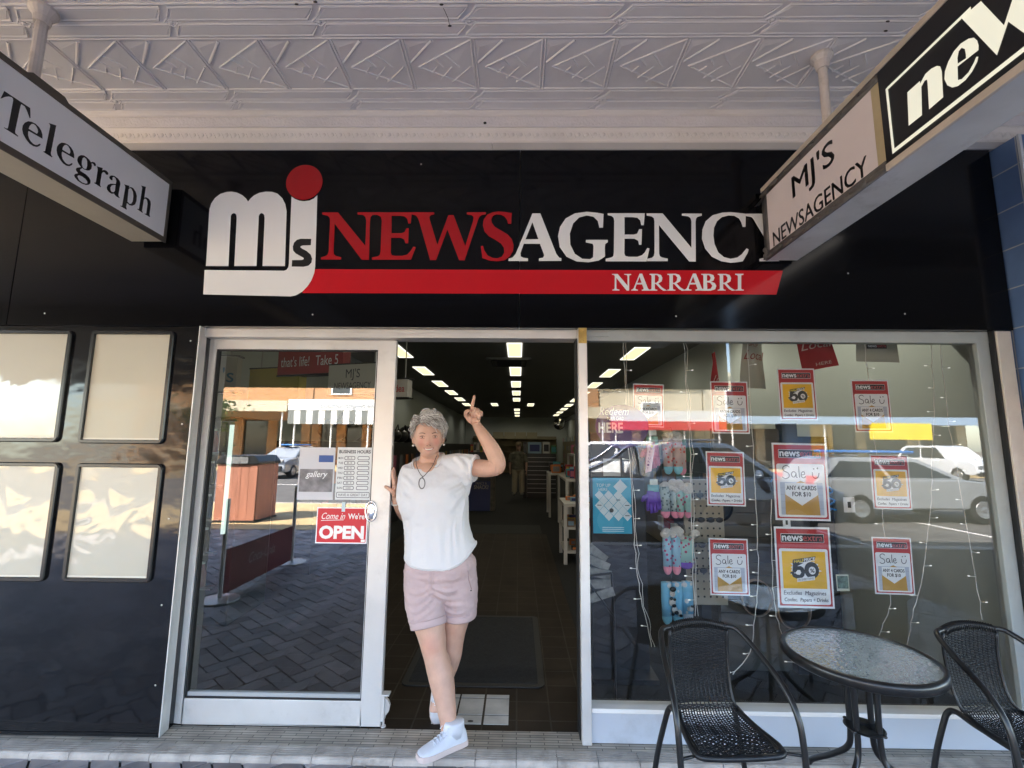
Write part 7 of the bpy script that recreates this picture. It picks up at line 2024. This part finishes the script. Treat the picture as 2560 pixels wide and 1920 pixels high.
# hair: base cap and overlapping swept locks
m_hair = M('silver_hair', (0.50, 0.475, 0.445), 0.5, var=0.3, vscale=50, spec=0.45)
m_hair2 = M('light_silver_hair', (0.74, 0.72, 0.69), 0.45, var=0.2, vscale=60, spec=0.5)
m_hair3 = M('dark_hair_and_gap_shade', (0.25, 0.23, 0.21), 0.5, var=0.3, vscale=60, spec=0.45)
HH = HC + Vector((0, 0.009, 0.016))
HR = Vector((0.087, 0.110, 0.112))
def hairline(x):
    # lowest hair height above the head centre on the forehead, swept fringe falling to the picture right
    return 0.062 - 0.55*max(0, x + 0.02)*0.9 - 1.2*max(0, -0.045 - x)
def in_hair(n):
    p = Vector((n.x*HR.x, n.y*HR.y, n.z*HR.z))
    q = HH + p - HC
    if n.y < -0.15:
        return q.z > hairline(q.x)
    if n.y < 0.25:
        return q.z > 0.000 + 0.05*(0.25 - n.y)/0.4
    return q.z > -0.085
cap = MB()
seg, rng = 48, 40
cvs, idx = [], {}
for i in range(rng + 1):
    for k in range(seg):
        t = PI*i/rng; a_ = 2*PI*k/seg
        n = Vector((math.sin(t)*math.cos(a_), math.sin(t)*math.sin(a_), math.cos(t)))
        cvs.append(HC + HM @ (HH - HC + Vector((n.x*HR.x*1.02, n.y*HR.y*1.02, n.z*HR.z*1.02))))
        idx[(i, k)] = in_hair(n)
cap.add(cvs, [(i*seg+k, (i+1)*seg+k, (i+1)*seg+(k+1) % seg, i*seg+(k+1) % seg) for i in range(rng) for k in range(seg)
              if idx[(i, k)] and idx[(i+1, k)] and idx[(i, (k+1) % seg)] and idx[(i+1, (k+1) % seg)]])
hair = part('hair', cap, m_hair3, wom, smooth=True)  # dark cap paints shade into the gaps between the locks
locks = [MB(), MB(), MB()]
rnd = random.Random(21)
def hsurf(n, lift):
    return HC + HM @ (HH - HC + Vector((n.x*(HR.x + lift), n.y*(HR.y + lift), n.z*(HR.z + lift))))
cnt = 0
while cnt < 1500:
    n = Vector((rnd.gauss(0, 1), rnd.gauss(0, 1), rnd.gauss(0.35, 1))).normalized()
    if not in_hair(n):
        continue
    cnt += 1
    if n.y < 0.2:
        flow = Vector((0.95, -0.30, -0.30 if n.z < 0.75 else 0.05))
        if n.x < -0.55: flow = Vector((-0.05, 0.65, -0.65))
        if n.x > 0.75: flow = Vector((0.1, 0.3, -0.95))
    else:
        flow = Vector((0.15, 0.35, -0.9))
    flow = (flow + Vector((rnd.uniform(-.4, .4), rnd.uniform(-.4, .4), rnd.uniform(-.3, .3)))).normalized()
    L_ = rnd.uniform(0.035, 0.075)
    p = n.copy()
    pts, rad = [], []
    big = cnt % 9 == 0 and n.z > 0.2
    r0 = rnd.uniform(0.0014, 0.0034)*(1.7 if big else 1)
    ph = rnd.uniform(0, 6)
    lift0 = rnd.uniform(0.001, 0.012) + 0.003*max(0, n.z)
    M_ = 6
    for j in range(M_ + 1):
        q = j/M_
        lift = lift0 + (0.020 if big else 0.008)*math.sin(PI*q) - 0.003*q
        pts.append(hsurf(p, lift))
        rad.append((r0*0.55*(1 - 0.75*q**2), r0*(1.15 - 0.95*q**1.5)))
        step = flow + Vector((0, 0, 0.55*math.sin(ph + q*4.5)))
        tng = step - p*step.dot(p)
        if tng.length < 1e-4: break
        p2 = (p + tng.normalized()*(L_/M_/0.10)).normalized()
        if not in_hair(p2) and p2.y < 0 and j > 2:
            p2 = p
            p2 = (p + Vector((0.04, 0, 0.0))).normalized()
        p = p2
    locks[rnd.choice((0, 0, 0, 1, 1, 2))].tube(pts, rad, 7)
for mb, mm_ in zip(locks, (m_hair, m_hair2, m_hair3)):
    part('hair_locks', mb, mm_, hair, smooth=True)

# t-shirt
def ring(xc, rx, yc, ry, zf, n=36, p_=2.3):
    o = []
    for k in range(n):
        a_ = 2*PI*k/n
        c, s = math.cos(a_), math.sin(a_)
        o.append(Vector((xc + rx*math.copysign(abs(c)**(2/p_), c), yc - ry*math.copysign(abs(s)**(2/p_), s), zf(c, s) if callable(zf) else zf)))
    return o
m_tee = M('white_cotton', (0.65, 0.64, 0.65), 0.85, sheen=0.2, bump=0.5, bscale=5, dist=0.012, stretch=(2.6, 2.6, 1.1))
ts = MB()
ts.loft([ring(-0.437, 0.205, 0.118, 0.152, lambda c, s: 0.942 + 0.115*max(0, c)**2.5 + 0.035*max(0, -c)**3),
         ring(-0.440, 0.202, 0.118, 0.155, lambda c, s: 0.995 + 0.075*max(0, c)**2.5 + 0.02*max(0, -c)**3),
         ring(-0.449, 0.195, 0.118, 0.152, 1.085), ring(-0.466, 0.185, 0.115, 0.150, 1.17), ring(-0.481, 0.195, 0.108, 0.158, 1.25),
         ring(-0.492, 0.205, 0.106, 0.160, 1.31), ring(-0.495, 0.205, 0.112, 0.148, 1.38), ring(-0.500, 0.197, 0.120, 0.125, 1.44),
         ring(-0.503, 0.176, 0.126, 0.102, lambda c, s: 1.495 - 0.012*max(0, s)), ring(-0.512, 0.128, 0.125, 0.096, lambda c, s: 1.530 + 0.02*c - 0.045*max(0, s)),
         ring(-0.525, 0.088, 0.118, 0.086, lambda c, s: 1.540 + 0.018*c - 0.078*max(0, s)**1.3 + 0.015*max(0, -s))])
ts.ell((-0.570, 0.030, 1.290), 0.100, 0.078, 0.105, 18, 12)
ts.ell((-0.420, 0.030, 1.295), 0.100, 0.078, 0.105, 18, 12)
ts.tube(spl([(-0.45, 0.13, 1.475), (-0.38, 0.118, 1.492), (-0.31, 0.102, 1.492), (-0.248, 0.086, 1.484)], 4), [0.072, 0.073, 0.074, 0.075, 0.076, 0.076, 0.076, 0.076, 0.0755, 0.075, 0.0745, 0.074, 0.074], 20)
ts.tube([(-0.33, 0.10, 1.45), (-0.300, 0.098, 1.40), (-0.30, 0.1, 1.33)], [0.055, 0.04, 0.02], 14)
ts.tube(spl([(-0.595, 0.135, 1.468), (-0.635, 0.158, 1.42), (-0.648, 0.19, 1.345), (-0.652, 0.21, 1.30)], 4), [0.062, 0.063, 0.064, 0.064, 0.064, 0.064, 0.064, 0.064, 0.064, 0.064, 0.063, 0.063, 0.062], 18)
# drawn folds: from the armpit, and hanging down the flank
for pts_, r_ in (([(-0.31, 0.035, 1.40), (-0.37, -0.012, 1.37), (-0.41, -0.030, 1.345)], 0.008), ([(-0.30, 0.05, 1.37), (-0.35, 0.01, 1.31), (-0.375, -0.004, 1.25)], 0.008),
                 ([(-0.30, 0.04, 1.30), (-0.315, 0.02, 1.20), (-0.31, 0.02, 1.08)], 0.008), ([(-0.34, 0.0, 1.24), (-0.345, -0.012, 1.14), (-0.335, -0.01, 1.03)], 0.007),
                 ([(-0.66, 0.08, 1.28), (-0.645, 0.06, 1.20), (-0.63, 0.06, 1.10)], 0.007), ([(-0.36, 0.06, 1.555), (-0.30, 0.028, 1.50), (-0.285, 0.02, 1.44)], 0.007), ([(-0.33, 0.06, 1.55), (-0.265, 0.03, 1.51)], 0.006)):
    ts.tube(spl(pts_, 4), r_, 8)
tee = part('tshirt', ts, m_tee, wom)
remesh(tee, 0.0045, 12, 0.5)
tx_ = bpy.data.textures.new('cloth_wrinkle', 'CLOUDS')
tx_.noise_scale = 0.09
tx_.noise_depth = 2
dsp = tee.modifiers.new('wrinkle', 'DISPLACE')
dsp.texture = tx_
dsp.strength = 0.009
dsp.mid_level = 0.5
dsp.texture_coords = 'LOCAL'
tx2_ = bpy.data.textures.new('cloth_crease', 'CLOUDS')
tx2_.noise_scale = 0.035
tx2_.noise_depth = 1
for o_, st in ((tee, 0.0045),):
    q_ = o_.modifiers.new('crease', 'DISPLACE')
    q_.texture = tx2_; q_.strength = st*0.5; q_.mid_level = 0.5; q_.texture_coords = 'LOCAL'
SF = [([(-0.285, 1.395), (-0.34, 1.375), (-0.40, 1.345)], 1.2, 1.0), ([(-0.285, 1.36), (-0.335, 1.315), (-0.365, 1.26)], 1.1, 1.0), ([(-0.29, 1.42), (-0.35, 1.43), (-0.42, 1.42)], 0.9, 1.0),
      ([(-0.285, 1.30), (-0.305, 1.20), (-0.30, 1.06)], 1.3, 1.1), ([(-0.315, 1.26), (-0.335, 1.15), (-0.325, 1.02)], 1.2, 1.0), ([(-0.355, 1.22), (-0.37, 1.10), (-0.36, 0.99)], 1.0, 1.1),
      ([(-0.43, 1.20), (-0.42, 1.08), (-0.41, 0.97)], 0.8, 1.3), ([(-0.50, 1.18), (-0.50, 1.06), (-0.49, 0.97)], 0.6, 1.4), ([(-0.575, 1.20), (-0.585, 1.10), (-0.58, 0.99)], 0.9, 1.2), ([(-0.63, 1.24), (-0.62, 1.14), (-0.61, 1.02)], 1.0, 1.0),
      ([(-0.37, 1.555), (-0.315, 1.51), (-0.295, 1.44)], 1.3, 0.9), ([(-0.33, 1.56), (-0.275, 1.53), (-0.255, 1.47)], 1.1, 0.8), ([(-0.665, 1.38), (-0.63, 1.335), (-0.585, 1.31)], 1.1, 1.0), ([(-0.66, 1.44), (-0.62, 1.42), (-0.58, 1.385)], 0.9, 0.9)]
bake(tee, SF, 0.0052, 0.012, (15, 15, 4), 0.0022, 0.14)
hm_ = MB()
hm_.tube([Vector((p.x*1.0, p.y, p.z + 0.012)) for p in ring(-0.437, 0.2025, 0.118, 0.1505, lambda c, s: 0.940 + 0.115*max(0, c)**2.5 + 0.035*max(0, -c)**3)], [(0.010, 0.0022)]*36, 8, closed=True)
part('hem', hm_, m_tee, tee, smooth=True)
cl2 = MB()
cl2.tube([p + Vector((0, 0, 0.001)) for p in ring(-0.525, 0.089, 0.118, 0.087, lambda c, s: 1.540 + 0.018*c - 0.078*max(0, s)**1.3 + 0.015*max(0, -s))], [(0.008, 0.0045)]*36, 8, closed=True)
part('collar', cl2, m_tee, tee, smooth=True)
sc2 = MB()
cE, dE = Vector((-0.252, 0.087, 1.485)), Vector((0.95, -0.25, -0.10)).normalized()
uE = Vector((0, 0, 1)); uE = (uE - dE*uE.dot(dE)).normalized(); wE = dE.cross(uE)
sc2.tube([cE + uE*0.0755*math.cos(2*PI*k/28) + wE*0.0755*math.sin(2*PI*k/28) for k in range(28)], [(0.004, 0.010)]*28, 8, closed=True, up=uE)
part('sleeve_hem', sc2, m_tee, tee, smooth=True)

# shorts with rolled cuffs
m_short = M('dusty_pink_cotton', (0.50, 0.375, 0.37), 0.85, var=0.08, vscale=8, bump=0.5, bscale=14, dist=0.010, stretch=(1.0, 1.0, 2.2))
sh = MB()
sh.ell((-0.434, 0.122, 0.935), 0.203, 0.148, 0.13, 28, 18)
sh.ell((-0.434, 0.112, 0.85), 0.165, 0.122, 0.10, 24, 16)
sh.tube(spl([(-0.530, 0.115, 0.92), (-0.523, 0.102, 0.80), (-0.503, 0.082, 0.70), (-0.484, 0.066, 0.636)], 4), [0.112, 0.112, 0.112, 0.111, 0.110, 0.109, 0.108, 0.107, 0.105, 0.103, 0.100, 0.098, 0.096], 24)
sh.tube(spl([(-0.345, 0.130, 0.92), (-0.335, 0.142, 0.80), (-0.332, 0.152, 0.72), (-0.333, 0.160, 0.658)], 4), [0.112, 0.112, 0.112, 0.111, 0.110, 0.108, 0.107, 0.106, 0.104, 0.102, 0.100, 0.099, 0.098], 24)
sho = part('shorts', sh, m_short, wom)
remesh(sho, 0.0045, 5, 0.5)
d2 = sho.modifiers.new('wrinkle', 'DISPLACE')
d2.texture = tx_
d2.strength = 0.011
d2.mid_level = 0.5
d2.texture_coords = 'LOCAL'
q_ = sho.modifiers.new('crease', 'DISPLACE')
q_.texture = tx2_; q_.strength = 0.007; q_.mid_level = 0.5; q_.texture_coords = 'LOCAL'
HF = [([(-0.465, 0.855), (-0.52, 0.825), (-0.59, 0.82)], 1.0, 0.9), ([(-0.463, 0.83), (-0.52, 0.785), (-0.585, 0.765)], 1.2, 0.9), ([(-0.46, 0.80), (-0.515, 0.745), (-0.575, 0.72)], 1.1, 0.9), ([(-0.445, 0.75), (-0.50, 0.71), (-0.56, 0.675)], 0.9, 0.9),
      ([(-0.455, 0.855), (-0.39, 0.83), (-0.32, 0.835)], 1.0, 0.9), ([(-0.45, 0.82), (-0.385, 0.785), (-0.31, 0.79)], 1.2, 0.9), ([(-0.435, 0.77), (-0.37, 0.745), (-0.27, 0.755)], 0.9, 0.9), ([(-0.42, 0.72), (-0.34, 0.70), (-0.26, 0.715)], 0.9, 0.8),
      ([(-0.60, 0.915), (-0.53, 0.90), (-0.47, 0.905)], 0.7, 0.9), ([(-0.42, 0.905), (-0.35, 0.895), (-0.29, 0.915)], 0.7, 0.9), ([(-0.459, 0.93), (-0.462, 0.86), (-0.452, 0.80)], -0.8, 0.8)]
bake(sho, HF, 0.0048, 0.010, (9, 9, 26), 0.0018, 0.16)
part('fly_seam', MB().tube([(-0.452, -0.022, 0.95), (-0.455, -0.027, 0.90), (-0.462, -0.022, 0.84)], 0.0016, 6), m_short, sho, smooth=True)
for c_, ax, r_ in (((-0.486, 0.067, 0.650), Vector((0.09, -0.09, -0.40)), 0.098), ((-0.333, 0.159, 0.674), Vector((0.0, 0.05, -0.40)), 0.100)):
    ax = ax.normalized()
    u_ = ax.orthogonal().normalized(); w_ = ax.cross(u_)
    cu = MB().tube([Vector(c_) + u_*r_*math.cos(2*PI*k/30) + w_*r_*math.sin(2*PI*k/30) for k in range(30)], [(0.019, 0.0035)]*30, 10, closed=True, up=ax)
    part('cuff', cu, m_short, sho, smooth=True)
pk_ = MB().tube([(-0.268, -0.012, 0.945), (-0.262, 0.005, 0.89), (-0.250, 0.032, 0.838)], 0.0028, 6)
part('pocket_edge', pk_, M('pink_seam', (0.36, 0.25, 0.25), 0.9), sho, smooth=True)
part('rivet', MB().ell((-0.252, 0.026, 0.832), 0.004, 0.004, 0.004, 8, 6), m_pblk, sho)

# jewellery
m_cord = M('dark_cord', (0.06, 0.045, 0.04), 0.6)
nk = MB().tube(spl([(-0.583, 0.045, 1.545), (-0.572, 0.018, 1.50), (-0.545, -0.022, 1.462), (-0.521, -0.040, 1.444), (-0.500, -0.030, 1.466), (-0.478, -0.008, 1.498), (-0.462, 0.030, 1.555)], 5), 0.0019, 8)
nko = part('necklace', nk, m_cord, wom, smooth=True)
pd = MB().tube([(-0.524 + 0.0165*math.cos(2*PI*k/24), -0.052 - 0.003*math.sin(2*PI*k/24), 1.408 + 0.029*math.sin(2*PI*k/24)) for k in range(24)], 0.0030, 8, closed=True)
pd.tube([(-0.521, -0.043, 1.446), (-0.523, -0.05, 1.437)], 0.003, 6)
part('pendant', pd, M('grey_metal', (0.16, 0.15, 0.15), 0.35, metal=0.7), nko, smooth=True)
m_pearl = M('pearl', (0.75, 0.72, 0.66), 0.2)
for s_ in (-1, 1):
    part('earring', MB().ell(HC + HM @ Vector((s_*0.088, -0.002, -0.058)), 0.0062, 0.0062, 0.0062, 12, 8), m_pearl, wom, smooth=True)
brc = MB()
bc, bax = Vector((-0.705, 0.128, 1.287)), Vector((-0.014, -0.04, 0.052)).normalized()
u_ = bax.orthogonal().normalized(); w_ = bax.cross(u_)
for k in range(16):
    brc.ell(bc + u_*0.0285*math.cos(2*PI*k/16) + w_*0.0285*math.sin(2*PI*k/16), 0.0055, 0.0055, 0.0055, 8, 6)
part('bracelet', brc, m_pearl, wom, smooth=True)

# sneakers
m_shoe = M('pale_leather', (0.66, 0.67, 0.71), 0.55, var=0.06, vscale=20, bump=0.15, bscale=60)
m_sole2 = M('pinkish_sole', (0.62, 0.50, 0.46), 0.6)
m_lace = M('shoe_lace', (0.70, 0.72, 0.78), 0.8)
def shoe(heel, toe, mtx, collar, label):
    """outline along the foot: t, half width, top height"""
    S = [(0.0, 0.024, 0.040), (0.03, 0.031, 0.075), (0.10, 0.035, 0.098), (0.22, 0.036, 0.104), (0.34, 0.037, 0.100), (0.45, 0.039, 0.084), (0.58, 0.043, 0.066), (0.72, 0.046, 0.052), (0.85, 0.043, 0.042), (0.94, 0.034, 0.034), (1.0, 0.016, 0.024)]
    Lf = 0.262
    mb = MB()
    rings = []
    for t, w, h in S:
        rg_ = []
        for k in range(18):
            a_ = 2*PI*k/18
            c, s = math.cos(a_), math.sin(a_)
            rg_.append(mtx @ Vector((t*Lf, w*math.copysign(abs(c)**0.8, c), 0.022 + (h - 0.022)*max(0, s)**0.75*0.98 if s > 0 else 0.022 - 0.010*abs(s))))
        rings.append(rg_)
    mb.loft(rings)
    o = part('sneaker', mb, m_shoe, wom, smooth=True)
    so = MB()
    ol = [(t*Lf*1.02 - 0.003, w + 0.003) for t, w, h in S] + [(t*Lf*1.02 - 0.003, -w - 0.003) for t, w, h in S[::-1]]
    so.prism(ol, lambda x, y: mtx @ Vector((x, y, 0.0)), lambda x, y: mtx @ Vector((x, y, 0.026)))
    part('sole', so, m_sole2, o, bevel=0.003)
    la = MB()
    for k in range(6):
        t = 0.36 + k*0.065
        h = 0.100 - 0.0073*k*1.05 + 0.002
        w = 0.022
        la.tube([mtx @ Vector((t*Lf - 0.004, -w, h - 0.010)), mtx @ Vector((t*Lf, 0, h + 0.002)), mtx @ Vector((t*Lf + 0.006, w, h - 0.010))], 0.0024, 6)
        la.tube([mtx @ Vector((t*Lf + 0.006, -w, h - 0.011)), mtx @ Vector((t*Lf, 0, h + 0.001)), mtx @ Vector((t*Lf - 0.004, w, h - 0.010))], 0.0024, 6)
    la.tube(spl([mtx @ Vector((0.36*Lf, 0, 0.106)), mtx @ Vector((0.40*Lf, -0.022, 0.115)), mtx @ Vector((0.50*Lf, -0.03, 0.09))], 5), 0.0022, 6)
    la.tube(spl([mtx @ Vector((0.36*Lf, 0, 0.106)), mtx @ Vector((0.42*Lf, 0.025, 0.112)), mtx @ Vector((0.52*Lf, 0.034, 0.085))], 5), 0.0022, 6)
    part('lace', la, m_lace, o, smooth=True)
    ko = MB()
    n = 20
    rgs = []
    for z, rx_, ry_, dx in collar:
        rgs.append([mtx @ Vector((0.062 + dx + rx_*math.cos(2*PI*k/n), ry_*math.sin(2*PI*k/n), z)) for k in range(n)])
    ko.loft(rgs)
    part('ankle_collar', ko, m_shoe, o, smooth=True)
    return o
fdir = Vector((-0.217, -0.149, 0)).normalized()
fl_ = Vector((0, 0, 1)).cross(fdir)
m1_ = Matrix.Translation((-0.262, -0.012, 0.099)) @ Matrix((( fdir.x, fl_.x, 0, 0), (fdir.y, fl_.y, 0, 0), (0, 0, 1, 0), (0, 0, 0, 1)))
shoe(None, None, m1_, [(0.05, 0.056, 0.036, 0.0), (0.09, 0.056, 0.038, 0.006), (0.108, 0.054, 0.040, 0.006), (0.119, 0.050, 0.041, 0.003), (0.122, 0.045, 0.037, 0.003)], '')
# rear foot on tiptoe
ax_ = Vector((0.02, -0.10, -0.95)).normalized()      # heel to toe, pointing down
up_ = Vector((0.15, -1.0, -0.1)); up_ = (up_ - ax_*up_.dot(ax_)).normalized()
lt2 = up_.cross(ax_)
hl = Vector((-0.440, 0.196, 0.352))
m2_ = Matrix.Translation(hl) @ Matrix(((ax_.x, lt2.x, up_.x, 0), (ax_.y, lt2.y, up_.y, 0), (ax_.z, lt2.z, up_.z, 0), (0, 0, 0, 1)))
shoe(None, None, m2_, [(0.05, 0.05, 0.036, 0.0), (0.085, 0.05, 0.038, 0.0), (0.10, 0.046, 0.036, 0.0)], '')

# ------------------------------------------------------------------ man further inside
man = thing('person', 'man in camouflage shirt, pale trousers and cap standing inside the shop', 'person', (0.0, 11.0, 0.093))
m_camo = M('camouflage_cloth', (0.12, 0.115, 0.085), 0.9, var=0.6, vscale=9)
m_khaki = M('pale_trousers', (0.30, 0.26, 0.19), 0.9, var=0.1)
m_skin2 = M('skin_tanned', (0.34, 0.20, 0.14), 0.55)
mb_ = MB()
mb_.add(*head_mesh(Vector((0.01, -0.02, 1.46)), 0.076, 0.095, 0.122, 32, 24))
mb_.tube([(0.005, 0.0, 1.40), (0.0, 0.02, 1.30)], 0.058, 14)
mb_.tube([(0, 0.02, 1.30), (0, 0.02, 1.1), (0, 0.02, 0.80)], [(0.10, 0.17), (0.11, 0.16), (0.11, 0.15)], 16, up=(0, 1, 0))
for s_ in (-1, 1):
    mb_.tube(spl([(s_*0.185, 0.02, 1.28), (s_*0.225, 0.02, 1.10), (s_*0.24, -0.01, 0.96), (s_*0.235, -0.06, 0.78)], 3), [0.05, 0.048, 0.046, 0.044, 0.042, 0.040, 0.038, 0.034, 0.028, 0.025], 12)
    mb_.ell((s_*0.235, -0.075, 0.73), 0.02, 0.034, 0.045, 10, 8)
    for k in range(4):
        mb_.tube([(s_*0.235, -0.10 + k*0.018, 0.71), (s_*0.232, -0.105 + k*0.018, 0.67), (s_*0.228, -0.10 + k*0.018, 0.64)], [0.009, 0.008, 0.006], 8)
    mb_.tube([(s_*0.23, -0.10, 0.74), (s_*0.215, -0.125, 0.715), (s_*0.21, -0.125, 0.69)], [0.010, 0.009, 0.007], 8)
    mb_.tube([(s_*0.085, 0.02, 0.84), (s_*0.095, 0.01, 0.5), (s_*0.10, 0.02, 0.14)], [0.085, 0.058, 0.04], 12)
bo_ = part('body', mb_, m_skin2, man, local=True)
remesh(bo_, 0.006, 3)
cs_ = MB()
cs_.tube([(0, 0.02, 1.34), (0, 0.02, 1.27), (0, 0.01, 1.1), (0, 0.01, 0.95), (0, 0.01, 0.82)], [(0.075, 0.09), (0.115, 0.205), (0.135, 0.19), (0.145, 0.19), (0.14, 0.188)], 24, up=(0, 1, 0))
for s_ in (-1, 1):
    cs_.tube([(s_*0.17, 0.02, 1.27), (s_*0.228, 0.02, 1.12), (s_*0.242, 0.0, 1.02)], [0.068, 0.064, 0.062], 14)
so_ = part('shirt', cs_, m_camo, man, local=True)
remesh(so_, 0.008, 3)
tr_ = MB()
tr_.ell((0, 0.015, 0.83), 0.175, 0.135, 0.10, 20, 12)
for s_ in (-1, 1):
    tr_.tube([(s_*0.09, 0.015, 0.82), (s_*0.10, 0.01, 0.5), (s_*0.11, 0.02, 0.17)], [0.098, 0.082, 0.075], 16)
tro = part('trousers', tr_, m_khaki, man, local=True)
remesh(tro, 0.008, 3)
for s_ in (-1, 1):
    part('shoe', MB().ell((s_*0.115, -0.03, 0.135), 0.048, 0.13, 0.04, 14, 10), M('grey_shoe', (0.2, 0.19, 0.17), 0.7) if s_ < 0 else bpy.data.materials['grey_shoe'], man, local=True, smooth=True)
cp = MB().ell((0.01, -0.01, 1.545), 0.088, 0.105, 0.075, 18, 12)
cp.prism([(-0.075, -0.09), (0.095, -0.09), (0.075, -0.19), (-0.055, -0.19)], lambda x, y: (x, y, 1.525), lambda x, y: (x, y, 1.532))
part('cap', cp, M('tan_cap', (0.22, 0.17, 0.11), 0.9), man, local=True, smooth=False)
